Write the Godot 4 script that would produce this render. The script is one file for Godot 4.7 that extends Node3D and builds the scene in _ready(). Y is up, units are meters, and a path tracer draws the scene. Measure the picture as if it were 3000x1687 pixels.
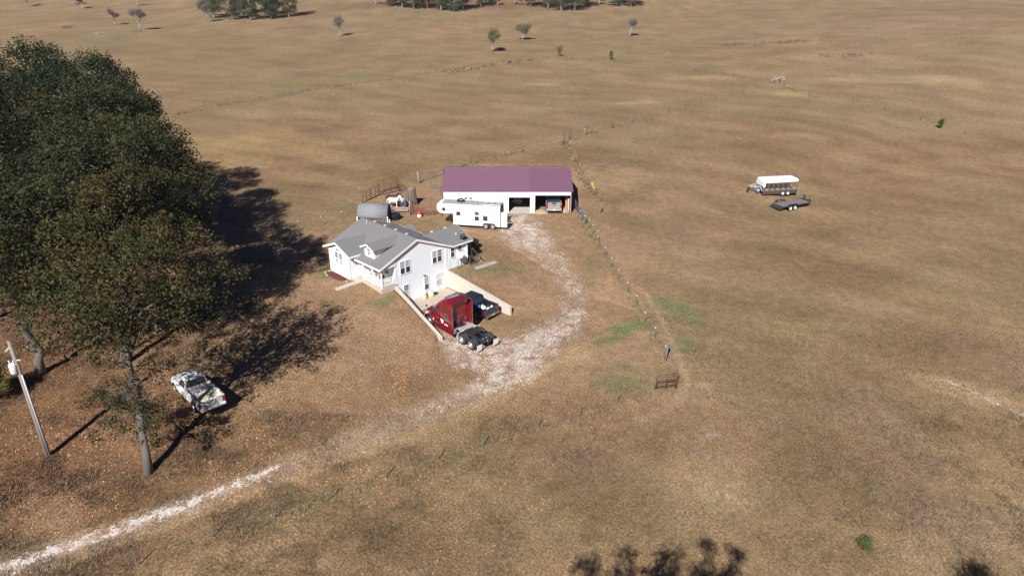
extends Node3D
# A farmstead seen from the air: white house with a walk-out basement, red tractor unit, horse trailer,
# pole barn, corral with horses, oak grove and rolling dry pasture. Units are metres, y is up.

const SQ := 0.70710678
const MV := 2.05           # ground colours are stored divided by this
var rng := RandomNumberGenerator.new()
var used := {}
var M := {}
var n_big := FastNoiseLite.new()
var n_mid := FastNoiseLite.new()
var n_small := FastNoiseLite.new()

# ---------------------------------------------------------------- naming
func numbered(called: String) -> String:
	var k: int = used.get(called, 0)
	used[called] = k + 1
	return called if k == 0 else "%s_%03d" % [called, k]

func tag(o: Node, label: String, category := "", group := "") -> Node:
	o.set_meta("label", label)
	if category != "":
		o.set_meta("category", category)
	if group != "":
		o.set_meta("group", group)
	return o

func thing(called: String, label: String, category: String, at := Vector3.ZERO, turn := 0.0, group := "") -> Node3D:
	var o := Node3D.new()
	o.name = numbered(called)
	add_child(o, true)
	o.position = at
	o.rotation.y = deg_to_rad(turn)
	tag(o, label, category, group)
	return o

func put(called: String, mesh: Mesh, m: Material, parent: Node, at := Transform3D()) -> MeshInstance3D:
	var o := MeshInstance3D.new()
	o.name = called
	o.mesh = mesh
	if m:
		o.material_override = m
	parent.add_child(o, true)
	o.transform = at
	return o

func obj(called: String, st: SurfaceTool, m: Material, parent: Node, at := Transform3D()) -> MeshInstance3D:
	st.generate_normals()
	return put(called, st.commit(), m, parent, at)

func structure(o: Node) -> Node:
	o.set_meta("kind", "structure")
	return o

func stuff(o: Node) -> Node:
	o.set_meta("kind", "stuff")
	return o

func copies(called: String, mesh: Mesh, m: Material, parent: Node, xf: Array, cols := []) -> MultiMeshInstance3D:
	var mm := MultiMesh.new()
	mm.transform_format = MultiMesh.TRANSFORM_3D
	mm.use_colors = cols.size() > 0
	mm.mesh = mesh
	mm.instance_count = xf.size()
	for i in xf.size():
		mm.set_instance_transform(i, xf[i])
		if cols.size() > 0:
			mm.set_instance_color(i, cols[i])
	var o := MultiMeshInstance3D.new()
	o.name = called
	o.multimesh = mm
	o.material_override = m
	parent.add_child(o, true)
	return o

func dup(o: Node3D, at: Vector3, turn: float, label := "", group := "") -> Node3D:
	var c: Node3D = o.duplicate()
	var base: String = str(o.name).rstrip("0123456789").rstrip("_")
	c.name = numbered(base)
	add_child(c, true)
	c.position = at
	c.rotation.y = deg_to_rad(turn)
	if label != "":
		c.set_meta("label", label)
	if group != "":
		c.set_meta("group", group)
	return c

# ---------------------------------------------------------------- mesh tools
func mb(smooth := false) -> SurfaceTool:
	var st := SurfaceTool.new()
	st.begin(Mesh.PRIMITIVE_TRIANGLES)
	st.set_smooth_group(0 if smooth else -1)
	return st

func tri(st: SurfaceTool, a: Vector3, b: Vector3, c: Vector3) -> void:   # counter-clockwise seen from outside
	st.add_vertex(a)
	st.add_vertex(c)
	st.add_vertex(b)

func quad(st: SurfaceTool, a: Vector3, b: Vector3, c: Vector3, d: Vector3) -> void:
	tri(st, a, b, c)
	tri(st, a, c, d)

func hexa(st: SurfaceTool, p: Array) -> void:   # p0..3 bottom counter-clockwise seen from above, p4..7 top
	quad(st, p[3], p[2], p[1], p[0])
	quad(st, p[4], p[5], p[6], p[7])
	for i in 4:
		var j := (i + 1) % 4
		quad(st, p[i], p[j], p[j + 4], p[i + 4])

func box(st: SurfaceTool, c: Vector3, s: Vector3, b := Basis()) -> void:
	var h := s * 0.5
	var p := []
	for y in [-h.y, h.y]:
		p.append(c + b * Vector3(-h.x, y, h.z))
		p.append(c + b * Vector3(h.x, y, h.z))
		p.append(c + b * Vector3(h.x, y, -h.z))
		p.append(c + b * Vector3(-h.x, y, -h.z))
	hexa(st, p)

func box2(st: SurfaceTool, a: Vector3, b: Vector3) -> void:
	box(st, (a + b) * 0.5, (b - a).abs())

func cbox(st: SurfaceTool, c: Vector3, s: Vector3, r: float, b := Basis()) -> void:   # chamfered box
	var h := s * 0.5
	var prof := func(x: float, y: float, k: float) -> Array:
		return [Vector2(-x + k, -y), Vector2(x - k, -y), Vector2(x, -y + k), Vector2(x, y - k), Vector2(x - k, y), Vector2(-x + k, y), Vector2(-x, y - k), Vector2(-x, -y + k)]
	var rings := []
	for e in [[-h.z, r], [-h.z + r, 0.0], [h.z - r, 0.0], [h.z, r]]:
		var ring := []
		for q in prof.call(h.x - e[1], h.y - e[1], r * 0.7):
			ring.append(c + b * Vector3(q.x, q.y, e[0]))
		rings.append(ring)
	loft(st, rings, true, true)

func beam(st: SurfaceTool, a: Vector3, b: Vector3, w: float, h: float, up := Vector3.UP) -> void:
	var d := (b - a).normalized()
	if absf(d.dot(up)) > 0.99:
		up = Vector3.RIGHT
	var x := d.cross(up).normalized()
	var y := x.cross(d).normalized()
	box(st, (a + b) * 0.5, Vector3(w, h, (b - a).length()), Basis(x, y, -d))

func tube(st: SurfaceTool, a: Vector3, b: Vector3, r0: float, r1 := -1.0, n := 8, caps := true) -> void:
	if r1 < 0.0:
		r1 = r0
	var d := (b - a).normalized()
	var x := d.cross(Vector3.UP if absf(d.y) < 0.95 else Vector3.RIGHT).normalized()
	var y := d.cross(x)
	var ra := []
	var rb := []
	for i in n:
		var t := TAU * i / n
		var q := x * cos(t) + y * sin(t)
		ra.append(a + q * r0)
		rb.append(b + q * r1)
	loft(st, [ra, rb], caps, caps)

func pipe(st: SurfaceTool, pts: Array, r, n := 8, caps := true) -> void:   # r a number or a list
	var rings := []
	var x := Vector3.ZERO
	for i in pts.size():
		var d: Vector3 = (pts[mini(i + 1, pts.size() - 1)] - pts[maxi(i - 1, 0)]).normalized()
		if i == 0:
			x = d.cross(Vector3.UP if absf(d.y) < 0.9 else Vector3.RIGHT).normalized()
		else:
			x = (x - d * x.dot(d)).normalized()
		var y := d.cross(x)
		var rr: float = r[i] if r is Array else r
		var ring := []
		for k in n:
			var t := TAU * k / n
			ring.append(pts[i] + (x * cos(t) + y * sin(t)) * rr)
		rings.append(ring)
	loft(st, rings, caps, caps)

func loft(st: SurfaceTool, rings: Array, cap0 := false, cap1 := false) -> void:
	# rings run counter-clockwise seen from the last ring looking back towards the first
	var n: int = rings[0].size()
	for i in rings.size() - 1:
		for k in n:
			var j := (k + 1) % n
			quad(st, rings[i][k], rings[i][j], rings[i + 1][j], rings[i + 1][k])
	if cap0:
		fan(st, rings[0], true)
	if cap1:
		fan(st, rings[rings.size() - 1], false)

func fan(st: SurfaceTool, ring: Array, back: bool) -> void:
	var c := Vector3.ZERO
	for p in ring:
		c += p
	c /= ring.size()
	for k in ring.size():
		var j := (k + 1) % ring.size()
		if back:
			tri(st, c, ring[j], ring[k])
		else:
			tri(st, c, ring[k], ring[j])

func prism(st: SurfaceTool, poly: PackedVector2Array, z0: float, z1: float, t := Transform3D()) -> void:   # polygon in x,y pushed from z0 to z1
	var p := poly
	var area := 0.0
	for i in p.size():
		area += p[i].cross(p[(i + 1) % p.size()])
	if area < 0.0:
		p = poly.duplicate()
		p.reverse()
	var ids := Geometry2D.triangulate_polygon(p)
	for i in range(0, ids.size(), 3):
		var a := p[ids[i]]
		var b := p[ids[i + 1]]
		var c := p[ids[i + 2]]
		if (b - a).cross(c - a) < 0.0:
			var q := b
			b = c
			c = q
		tri(st, t * Vector3(a.x, a.y, z1), t * Vector3(b.x, b.y, z1), t * Vector3(c.x, c.y, z1))
		tri(st, t * Vector3(a.x, a.y, z0), t * Vector3(c.x, c.y, z0), t * Vector3(b.x, b.y, z0))
	for i in p.size():
		var a := p[i]
		var b := p[(i + 1) % p.size()]
		quad(st, t * Vector3(a.x, a.y, z0), t * Vector3(b.x, b.y, z0), t * Vector3(b.x, b.y, z1), t * Vector3(a.x, a.y, z1))

func lathe(st: SurfaceTool, prof: Array, t := Transform3D(), n := 16) -> void:   # prof: Vector2(radius, height) from bottom to top
	var rings := []
	for q in prof:
		var ring := []
		for k in n:
			var a := -TAU * k / n
			ring.append(t * Vector3(cos(a) * q.x, q.y, sin(a) * q.x))
		rings.append(ring)
	loft(st, rings, true, true)

# ---------------------------------------------------------------- materials
var tex_grain: NoiseTexture2D
var tex_blotch: NoiseTexture2D
var tex_bump: NoiseTexture2D

func ramp(a: Color, b: Color) -> Gradient:
	var g := Gradient.new()
	g.set_color(0, a)
	g.set_color(1, b)
	return g

func noise_tex(size: int, freq: float, oct: int, a: Color, b: Color, seed_ := 1, bump := false, type := FastNoiseLite.TYPE_SIMPLEX_SMOOTH) -> NoiseTexture2D:
	var n := FastNoiseLite.new()
	n.seed = seed_
	n.noise_type = type
	n.frequency = freq
	n.fractal_octaves = oct
	n.fractal_gain = 0.6
	var t := NoiseTexture2D.new()
	t.width = size
	t.height = size
	t.seamless = true
	t.noise = n
	if bump:
		t.as_normal_map = true
		t.bump_strength = 6.0
	else:
		t.color_ramp = ramp(a, b)
	return t

func lin(r: float, g: float, b: float) -> Color:
	return Color(r, g, b).linear_to_srgb()

func mat(called: String, c: Color, rough := 0.8, metal := 0.0, worn := 0.0) -> StandardMaterial3D:   # c is linear
	if M.has(called):
		return M[called]
	var m := StandardMaterial3D.new()
	m.resource_name = called
	m.albedo_color = c.linear_to_srgb()
	m.roughness = rough
	m.metallic = metal
	if worn > 0.0:
		m.albedo_texture = tex_blotch if worn < 0.5 else tex_grain
		m.uv1_triplanar = true
		m.uv1_scale = Vector3.ONE * (0.45 if worn < 0.5 else 1.1)
	M[called] = m
	return m

func tinted(called: String, rough := 0.9, light := 0.0) -> StandardMaterial3D:
	var m := StandardMaterial3D.new()
	m.resource_name = called
	m.vertex_color_use_as_albedo = true
	m.roughness = rough
	if light > 0.0:
		m.backlight_enabled = true
		m.backlight = Color(light, light, light)
	M[called] = m
	return m

# ---------------------------------------------------------------- the ground's height
const KN := [[110.0, 0.0], [150.0, 0.4], [200.0, 1.3], [250.0, 3.0], [300.0, 5.5], [350.0, 9.0], [420.0, 16.0], [500.0, 27.0], [600.0, 45.0], [800.0, 85.0], [1000.0, 120.0]]

func far_rise(r: float) -> float:
	if r <= 110.0:
		return 0.0
	for i in KN.size() - 1:
		if r <= KN[i + 1][0]:
			return lerpf(KN[i][1], KN[i + 1][1], (r - KN[i][0]) / (KN[i + 1][0] - KN[i][0]))
	return 120.0

func land(x: float, z: float) -> float:
	var s := (x + z) * SQ
	var h := 2.15 * (1.0 - smoothstep(-58.0, -40.0, s)) - 0.6 * smoothstep(-40.0, -15.0, s)
	h += far_rise(-z)
	if z < -115.0:
		h += 0.5 * smoothstep(-115.0, -190.0, z) * sin(x * 0.045 + sin(z * 0.021) * 1.7) * cos(z * 0.05 + x * 0.017)
	h += 9.0 * exp(-pow((x - 190.0) / 90.0, 2.0) - pow((z + 250.0) / 90.0, 2.0))
	return h

func wall_x(v: float) -> float:   # inner face of the splayed left retaining wall, in the house's axes
	return 38.0 - 1.5 * clampf((v + 54.2) / 8.4, 0.0, 1.6)

func H(x: float, z: float) -> float:
	var h := land(x, z)
	var u := (x - z) * SQ
	var v := (x + z) * SQ
	if u > 30.0 and u < 54.0 and v > -54.3 and v < -37.0:
		var w := 0.24 + maxf(0.0, v + 46.0) * 1.3
		var a := wall_x(v)
		var c := smoothstep(a - w, a, u + 0.01) * (1.0 - smoothstep(44.45, 44.45 + w, u - 0.01))
		c *= smoothstep(-54.3, -54.2, v) * (1.0 - smoothstep(-44.0, -37.5, v))
		h = lerpf(h, 0.0, c)
	return h

func G(x: float, z: float) -> Vector3:
	return Vector3(x, H(x, z), z)

func loc(x: float, y: float, z: float) -> Vector3:   # from the house's axes to the world
	return Vector3((x + z) * SQ, y, (z - x) * SQ)

# ---------------------------------------------------------------- the ground's colours (linear base colours)
const STRAW := Color(0.305, 0.212, 0.129)
const TAN := Color(0.318, 0.212, 0.139)
const BROWN := Color(0.199, 0.135, 0.081)
const OLIVE := Color(0.216, 0.177, 0.101)
const GREEN := Color(0.140, 0.164, 0.078)
const RUST := Color(0.187, 0.108, 0.065)
const PINK := Color(0.314, 0.218, 0.159)
const GRAVEL := Color(0.55, 0.495, 0.46)
const PALE := Color(0.399, 0.303, 0.186)

# centre x, z, half sizes, turn in degrees, colour, strength
var patches := [
	# lawn round the house and the yard
	[-2.0, -71.0, 4.6, 2.0, 20.0, GREEN, 0.55], [-12.3, -62.6, 2.4, 0.9, 42.0, GREEN, 0.6], [-19.0, -69.0, 1.6, 2.0, 0.0, GREEN, 0.7],
	[-14.0, -83.5, 7.0, 3.0, 5.0, OLIVE, 0.6], [-20.0, -88.0, 5.0, 9.0, 10.0, OLIVE, 0.6], [11.0, -60.5, 3.2, 1.7, 25.0, GREEN, 0.95], [9.0, -58.2, 2.6, 1.0, 35.0, GREEN, 0.75],
	[15.7, -65.4, 2.6, 1.6, -20.0, GREEN, 0.8], [17.5, -63.0, 2.4, 2.6, 0.0, GREEN, 0.55], [15.6, -57.5, 2.0, 2.4, 0.0, GREEN, 0.6], [9.5, -51.5, 4.0, 2.6, 15.0, OLIVE, 0.8], [8.0, -50.8, 2.6, 1.6, 15.0, GREEN, 0.35],
	[8.6, -72.0, 1.4, 6.0, -15.0, OLIVE, 0.5], [8.2, -74.5, 1.0, 2.4, -15.0, GREEN, 0.4], [0.5, -67.5, 5.0, 4.0, 0.0, TAN, 0.9], [5.2, -55.0, 3.2, 1.6, 35.0, PALE, 0.55], [9.5, -67.0, 1.8, 8.0, -10.0, TAN, 0.8],
	[12.2, -76.0, 3.0, 8.0, -8.0, TAN, 0.85], [8.0, -96.0, 2.4, 14.0, 0.0, TAN, 0.7], [14.0, -105.0, 7.0, 9.0, 0.0, PALE, 0.5], [4.0, -46.5, 6.0, 3.4, 20.0, BROWN, 0.55],
	[-10.0, -55.0, 9.0, 7.0, 20.0, TAN, 0.75], [-9.0, -50.5, 6.5, 3.0, 15.0, RUST, 0.35], [-24.0, -77.0, 7.0, 7.0, 0.0, TAN, 0.6], [-13.5, -78.0, 5.0, 2.0, 0.0, PALE, 0.4], [-14.0, -94.0, 6.0, 6.0, 0.0, TAN, 0.8],
	# leaf-strewn ground under the oaks
	[-31.0, -40.0, 13.0, 12.0, 0.0, RUST, 0.85], [-18.0, -42.0, 9.0, 6.0, 20.0, RUST, 0.6], [-38.0, -55.0, 14.0, 14.0, 0.0, RUST, 0.9], [-29.5, -35.0, 5.0, 3.0, 25.0, TAN, 0.35], [-44.0, -80.0, 14.0, 20.0, 0.0, RUST, 0.6],
	[-20.0, -33.0, 9.0, 2.2, 30.0, BROWN, 0.6], [-12.5, -36.5, 6.0, 1.8, 28.0, OLIVE, 0.5], [-3.0, -41.0, 6.0, 1.4, 20.0, OLIVE, 0.5],
	# pasture on the right
	[25.0, -76.0, 5.0, 3.0, 0.0, BROWN, 0.5], [38.0, -74.0, 8.0, 5.0, 0.0, BROWN, 0.6], [47.0, -125.0, 10.0, 7.0, 10.0, BROWN, 0.75], [53.0, -99.0, 12.0, 9.0, 0.0, BROWN, 0.5], [35.0, -124.0, 7.0, 5.0, 0.0, BROWN, 0.55],
	[25.0, -90.0, 6.0, 4.0, 0.0, BROWN, 0.5], [24.0, -42.0, 8.0, 6.0, 0.0, BROWN, 0.45], [38.0, -57.0, 9.0, 7.0, 0.0, BROWN, 0.5], [5.0, -36.0, 14.0, 5.0, 10.0, OLIVE, 0.55], [-8.0, -32.0, 12.0, 4.0, 25.0, BROWN, 0.5],
	[17.0, -92.0, 5.5, 2.6, 10.0, PINK, 0.75], [23.0, -98.0, 5.0, 2.0, 30.0, PINK, 0.6], [23.0, -84.0, 4.0, 3.0, 0.0, PINK, 0.5], [52.0, -132.0, 8.0, 4.0, 0.0, PINK, 0.5], [14.0, -80.0, 4.0, 3.0, 0.0, PINK, 0.4],
	[31.0, -61.5, 4.0, 2.0, -25.0, PALE, 0.45], [13.0, -40.0, 5.0, 4.5, 0.0, PALE, 0.35], [26.0, -60.0, 2.6, 1.2, 0.0, Color(0.32, 0.22, 0.09), 0.2], [37.0, -50.0, 5.0, 2.0, -40.0, PALE, 0.5],
	[15.0, -45.0, 5.0, 5.5, 0.0, TAN, 0.6], [33.0, -97.0, 6.0, 4.0, 0.0, OLIVE, 0.5], [37.5, -95.0, 3.0, 1.6, 0.0, GREEN, 0.25],
	[15.6, -50.8, 0.7, 0.4, 0.0, Color(0.45, 0.39, 0.34), 0.4], [14.7, -44.2, 0.9, 0.6, 0.0, Color(0.45, 0.39, 0.34), 0.5],
	# far fields
	[7.0, -193.0, 6.0, 3.5, 0.0, PALE, 0.55], [51.0, -196.0, 11.0, 5.0, -5.0, PALE, 0.6], [27.0, -165.0, 6.0, 3.0, 0.0, PALE, 0.55], [66.0, -174.0, 7.0, 4.5, 0.0, Color(0.36, 0.30, 0.15), 0.6], [100.0, -186.0, 22.0, 6.0, -10.0, PALE, 0.55],
	[-1.0, -176.0, 6.0, 2.4, 0.0, PALE, 0.35], [-42.0, -206.0, 9.0, 5.0, 35.0, Color(0.20, 0.22, 0.085), 0.7], [-58.0, -190.0, 14.0, 7.0, 25.0, Color(0.23, 0.22, 0.095), 0.55], [77.0, -162.0, 9.0, 3.0, -30.0, PINK, 0.6],
	[96.0, -218.0, 26.0, 12.0, -10.0, PINK, 0.55], [130.0, -270.0, 60.0, 40.0, 0.0, PINK, 0.35], [0.0, -141.0, 10.0, 4.0, 0.0, TAN, 0.5], [-45.0, -125.0, 16.0, 14.0, 0.0, Color(0.34, 0.25, 0.125), 0.6],
	[-62.0, -245.0, 40.0, 30.0, 0.0, OLIVE, 0.45], [-20.0, -300.0, 45.0, 24.0, 0.0, TAN, 0.4], [40.0, -255.0, 40.0, 14.0, 0.0, OLIVE, 0.4], [20.0, -235.0, 30.0, 6.0, 0.0, OLIVE, 0.3],
	[-125.0, -270.0, 50.0, 40.0, 0.0, OLIVE, 0.5], [-180.0, -330.0, 30.0, 9.0, 0.0, RUST, 0.35], [-110.0, -350.0, 24.0, 12.0, 0.0, RUST, 0.7], [-10.0, -378.0, 70.0, 20.0, 0.0, RUST, 0.75], [-75.0, -370.0, 20.0, 14.0, 0.0, RUST, 0.6]]

var drive := [Vector3(-5.3, -58.3, 2.2), Vector3(-2.9, -54.8, 2.8), Vector3(-0.6, -54.8, 3.2), Vector3(1.8, -57.1, 2.8), Vector3(4.4, -59.9, 2.2), Vector3(6.2, -63.4, 1.7), Vector3(6.5, -67.9, 1.5), Vector3(5.6, -71.8, 1.6), Vector3(4.0, -75.5, 2.6), Vector3(2.4, -78.0, 3.3), Vector3(1.4, -81.0, 3.4), Vector3(0.8, -84.5, 2.6), Vector3(1.0, -87.8, 1.6)]
var apron := [Vector3(1.8, -56.4, 2.2), Vector3(0.0, -53.2, 2.6), Vector3(-1.7, -50.6, 1.6), Vector3(-3.2, -48.9, 0.8)]
var road := [Vector3(-1.7, -50.2, 1.9), Vector3(-5.3, -47.0, 1.7), Vector3(-8.9, -44.6, 1.6), Vector3(-12.1, -42.0, 1.5), Vector3(-15.2, -39.8, 1.4), Vector3(-18.2, -37.4, 1.3), Vector3(-20.7, -35.6, 1.3), Vector3(-24.6, -32.9, 1.3), Vector3(-29.4, -29.8, 1.3), Vector3(-40.0, -22.0, 1.3)]
var track_w := [Vector3(-15.2, -40.5, 0.12), Vector3(-17.6, -38.35, 0.32), Vector3(-20.2, -36.1, 0.5), Vector3(-22.5, -34.6, 0.52), Vector3(-24.4, -33.35, 0.42), Vector3(-26.6, -32.0, 0.36), Vector3(-29.0, -30.6, 0.34), Vector3(-40.0, -22.8, 0.3)]
var verge := [Vector3(6.1, -57.0, 0.5), Vector3(0.2, -50.0, 0.7), Vector3(-5.1, -45.0, 0.6), Vector3(-11.8, -40.5, 0.5), Vector3(-17.5, -36.6, 0.42), Vector3(-22.5, -33.2, 0.4), Vector3(-26.7, -30.2, 0.4), Vector3(-38.0, -21.6, 0.4)]
var trail := [Vector3(13.2, -70.4, 0.35), Vector3(14.0, -67.4, 0.35), Vector3(14.5, -60.7, 0.4), Vector3(14.6, -55.1, 0.4), Vector3(14.5, -51.3, 0.45), Vector3(13.4, -48.8, 0.5), Vector3(11.5, -47.0, 0.45), Vector3(9.2, -45.6, 0.2)]
var streak := [Vector3(36.2, -52.0, 0.25), Vector3(37.4, -50.2, 0.22), Vector3(38.8, -47.6, 0.15), Vector3(40.0, -46.4, 0.1)]
var field_edge := [Vector3(-90.0, -146.0, 1.2), Vector3(-72.8, -149.7, 1.0), Vector3(-67.5, -161.5, 1.2), Vector3(-55.9, -167.4, 1.2), Vector3(-49.6, -179.2, 1.2), Vector3(-39.5, -191.5, 1.4), Vector3(-23.7, -207.7, 1.4), Vector3(-10.1, -222.2, 1.6), Vector3(5.2, -229.6, 1.8), Vector3(15.9, -234.5, 1.2), Vector3(30.8, -226.6, 1.0), Vector3(48.3, -212.5, 1.0), Vector3(58.7, -197.7, 1.0), Vector3(65.9, -186.5, 1.0)]

# smallest distance to a polyline measured in its own half width (1 = its edge)
func line_dist(x: float, z: float, pts: Array) -> float:
	var best := 1e9
	for i in pts.size() - 1:
		var a: Vector3 = pts[i]
		var b: Vector3 = pts[i + 1]
		if x < minf(a.x, b.x) - 9.0 or x > maxf(a.x, b.x) + 9.0 or z < minf(a.y, b.y) - 9.0 or z > maxf(a.y, b.y) + 9.0:
			continue
		var dx := b.x - a.x
		var dz := b.y - a.y
		var t := clampf(((x - a.x) * dx + (z - a.y) * dz) / (dx * dx + dz * dz), 0.0, 1.0)
		var d := Vector2(x - a.x - t * dx, z - a.y - t * dz).length() / lerpf(a.z, b.z, t)
		best = minf(best, d)
	return best

# how much of the ground is covered with white gravel
func gravel(x: float, z: float) -> float:
	if x < -42.0 or x > 42.0 or z > -20.0 or z < -92.0:
		return 0.0
	var k := n_mid.get_noise_2d(x * 3.0, z * 3.0)
	var k2 := n_small.get_noise_2d(x * 2.0, z * 2.0)
	var wob := k * 0.35 + k2 * 0.25
	var g := 0.0
	if x < 12.0:
		var d := line_dist(x, z, drive) + wob
		var worn := 0.5 + 0.5 * clampf(k * 1.7 + n_big.get_noise_2d(x * 4.0 + 40.0, z * 4.0), -1.0, 1.0)
		var hollow := smoothstep(-60.0, -66.0, z) * smoothstep(-80.0, -74.0, z)
		g = maxf(g, (1.0 - smoothstep(0.35, 1.1, d)) * lerpf(1.0, 0.45, hollow) * lerpf(0.3, 1.0, worn))
		d = line_dist(x, z, apron) + wob
		g = maxf(g, (1.0 - smoothstep(0.3, 1.2, d)) * lerpf(0.6, 1.0, worn))
		d = line_dist(x, z, track_w) + wob * 0.8
		g = maxf(g, (1.0 - smoothstep(0.3, 1.9, d)) * 0.75)
		d = line_dist(x, z, road) + wob
		g = maxf(g, (1.0 - smoothstep(0.5, 1.0, d)) * 0.18 * worn)
	else:
		g = maxf(g, (1.0 - smoothstep(0.4, 1.6, line_dist(x, z, streak) + wob)) * 0.7)
	return clampf(g, 0.0, 1.0)

func ground_color(x: float, z: float) -> Color:
	var a := n_big.get_noise_2d(x, z)
	var b := n_mid.get_noise_2d(x, z)
	var c := n_small.get_noise_2d(x, z)
	var b2 := n_mid.get_noise_2d(z * 0.7 + 300.0, x * 0.7)
	var e := b2 * 0.5 + c * 0.35
	var col := STRAW.lerp(BROWN, clampf(0.42 + b * 0.75 + c * 0.5, 0.0, 1.0))
	col = col.lerp(OLIVE, clampf(0.25 + a * 0.9 + e * 0.6, 0.0, 0.75))
	col = col.lerp(PINK, clampf(b2 * 1.3 - 0.15 + a * 0.3, 0.0, 0.5))
	# mown yard inside the fence is paler and smoother than the pasture
	if x > -30.0 and x < 13.5 and z < -44.0 and z > -98.0:
		var y := smoothstep(13.4, 12.0, x) * smoothstep(-30.0, -20.0, x) * smoothstep(-44.0, -48.0, z) * smoothstep(-98.0, -94.0, z)
		col = col.lerp(TAN.lerp(STRAW, 0.5 + e), 0.6 * y)
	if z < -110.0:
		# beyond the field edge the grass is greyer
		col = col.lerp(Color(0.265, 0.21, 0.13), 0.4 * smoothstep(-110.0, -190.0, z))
	for p in patches:
		var dx: float = x - p[0]
		var dz: float = z - p[1]
		var reach: float = maxf(p[2], p[3]) * 1.35
		if absf(dx) > reach or absf(dz) > reach:
			continue
		var t := deg_to_rad(p[4])
		var d := Vector2((dx * cos(t) - dz * sin(t)) / p[2], (dx * sin(t) + dz * cos(t)) / p[3]).length()
		var k := (1.0 - smoothstep(0.35, 1.1, d + b * 0.35 + c * 0.3)) * float(p[6])
		if k > 0.0:
			var pc: Color = p[5]
			var keep := col.get_luminance() / 0.2
			col = col.lerp(Color(pc.r, pc.g, pc.b) * lerpf(1.0, clampf(keep, 0.7, 1.25), 0.4), k)
	if z > -100.0 and x > -45.0 and x < 20.0:
		var d := line_dist(x, z, road) + c * 0.3
		col = col.lerp(Color(0.33, 0.245, 0.175), 0.85 * (1.0 - smoothstep(0.6, 1.3, d)))
		d = line_dist(x, z, verge) + c * 0.5
		col = col.lerp(Color(0.375, 0.275, 0.165), 0.7 * (1.0 - smoothstep(0.3, 1.5, d)))
		d = line_dist(x, z, trail) + c * 0.3
		col = col.lerp(Color(0.40, 0.295, 0.20), 0.5 * (1.0 - smoothstep(0.2, 1.3, d)))
		d = line_dist(x, z, drive) + b * 0.3
		col = col.lerp(Color(0.29, 0.205, 0.145), 0.8 * (1.0 - smoothstep(0.7, 1.15, d)))
	elif z < -140.0 and z > -240.0:
		var d := line_dist(x, z, field_edge) + c * 0.6 + b * 0.6
		col = col.lerp(Color(0.20, 0.13, 0.075), 0.55 * (1.0 - smoothstep(0.2, 1.3, d)))
	# mowing streaks and soft blotches
	var st := n_mid.get_noise_2d(x * 0.35 + z * 0.2 + 90.0, z * 1.5 - x * 0.9)
	var lum := 1.0 + 0.22 * st + 0.16 * n_mid.get_noise_2d(x * 0.5 - 70.0, z * 0.5) + 0.12 * c
	col = Color(col.r * lum, col.g * lum, col.b * lum)
	var g := gravel(x, z)
	col = col.lerp(GRAVEL, g * 0.85 * smoothstep(-0.5, 0.25, n_small.get_noise_2d(x * 1.3, z * 1.3) + 0.3 * b))
	return Color(col.r, col.g, col.b)

func spread(lo: float, a: float, b: float, hi: float, step: float, grow: float) -> PackedFloat32Array:
	var out := PackedFloat32Array()
	var d := step
	var x := a
	var left := PackedFloat32Array()
	while x > lo:
		d *= grow
		x -= d
		left.append(x)
	left.reverse()
	out.append_array(left)
	x = a
	while x <= b:
		out.append(x)
		x += step
	d = step
	while x < hi:
		out.append(x)
		d *= grow
		x += d
	return out

func sheet(xs: PackedFloat32Array, zs: PackedFloat32Array, at: Callable, tint: Callable) -> ArrayMesh:
	var nx := xs.size()
	var nz := zs.size()
	var v := PackedVector3Array()
	var c := PackedColorArray()
	var uv := PackedVector2Array()
	var uv2 := PackedVector2Array()
	v.resize(nx * nz)
	c.resize(nx * nz)
	uv.resize(nx * nz)
	uv2.resize(nx * nz)
	for j in nz:
		for i in nx:
			var p: Vector3 = at.call(xs[i], zs[j])
			var k := j * nx + i
			v[k] = p
			var q: Color = tint.call(p.x, p.z)
			c[k] = Color(minf(q.r * MV, 1.0), minf(q.g * MV, 1.0), minf(q.b * MV, 1.0))
			uv[k] = Vector2(p.x, p.z) / 26.0
			uv2[k] = Vector2(p.x * 0.8 + p.z * 0.6, p.z * 0.8 - p.x * 0.6) / 83.0
	var n := PackedVector3Array()
	n.resize(nx * nz)
	for j in nz:
		for i in nx:
			var dx := v[j * nx + mini(i + 1, nx - 1)] - v[j * nx + maxi(i - 1, 0)]
			var dz := v[mini(j + 1, nz - 1) * nx + i] - v[maxi(j - 1, 0) * nx + i]
			var q := dz.cross(dx).normalized()
			n[j * nx + i] = q if q.y > 0.0 else -q
	var ids := PackedInt32Array()
	for j in nz - 1:
		for i in nx - 1:
			var k := j * nx + i
			ids.append_array([k, k + 1, k + nx, k + 1, k + nx + 1, k + nx])
	var arr := []
	arr.resize(Mesh.ARRAY_MAX)
	arr[Mesh.ARRAY_VERTEX] = v
	arr[Mesh.ARRAY_NORMAL] = n
	arr[Mesh.ARRAY_COLOR] = c
	arr[Mesh.ARRAY_TEX_UV] = uv
	arr[Mesh.ARRAY_TEX_UV2] = uv2
	arr[Mesh.ARRAY_INDEX] = ids
	var m := ArrayMesh.new()
	m.add_surface_from_arrays(Mesh.PRIMITIVE_TRIANGLES, arr)
	return m

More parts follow.
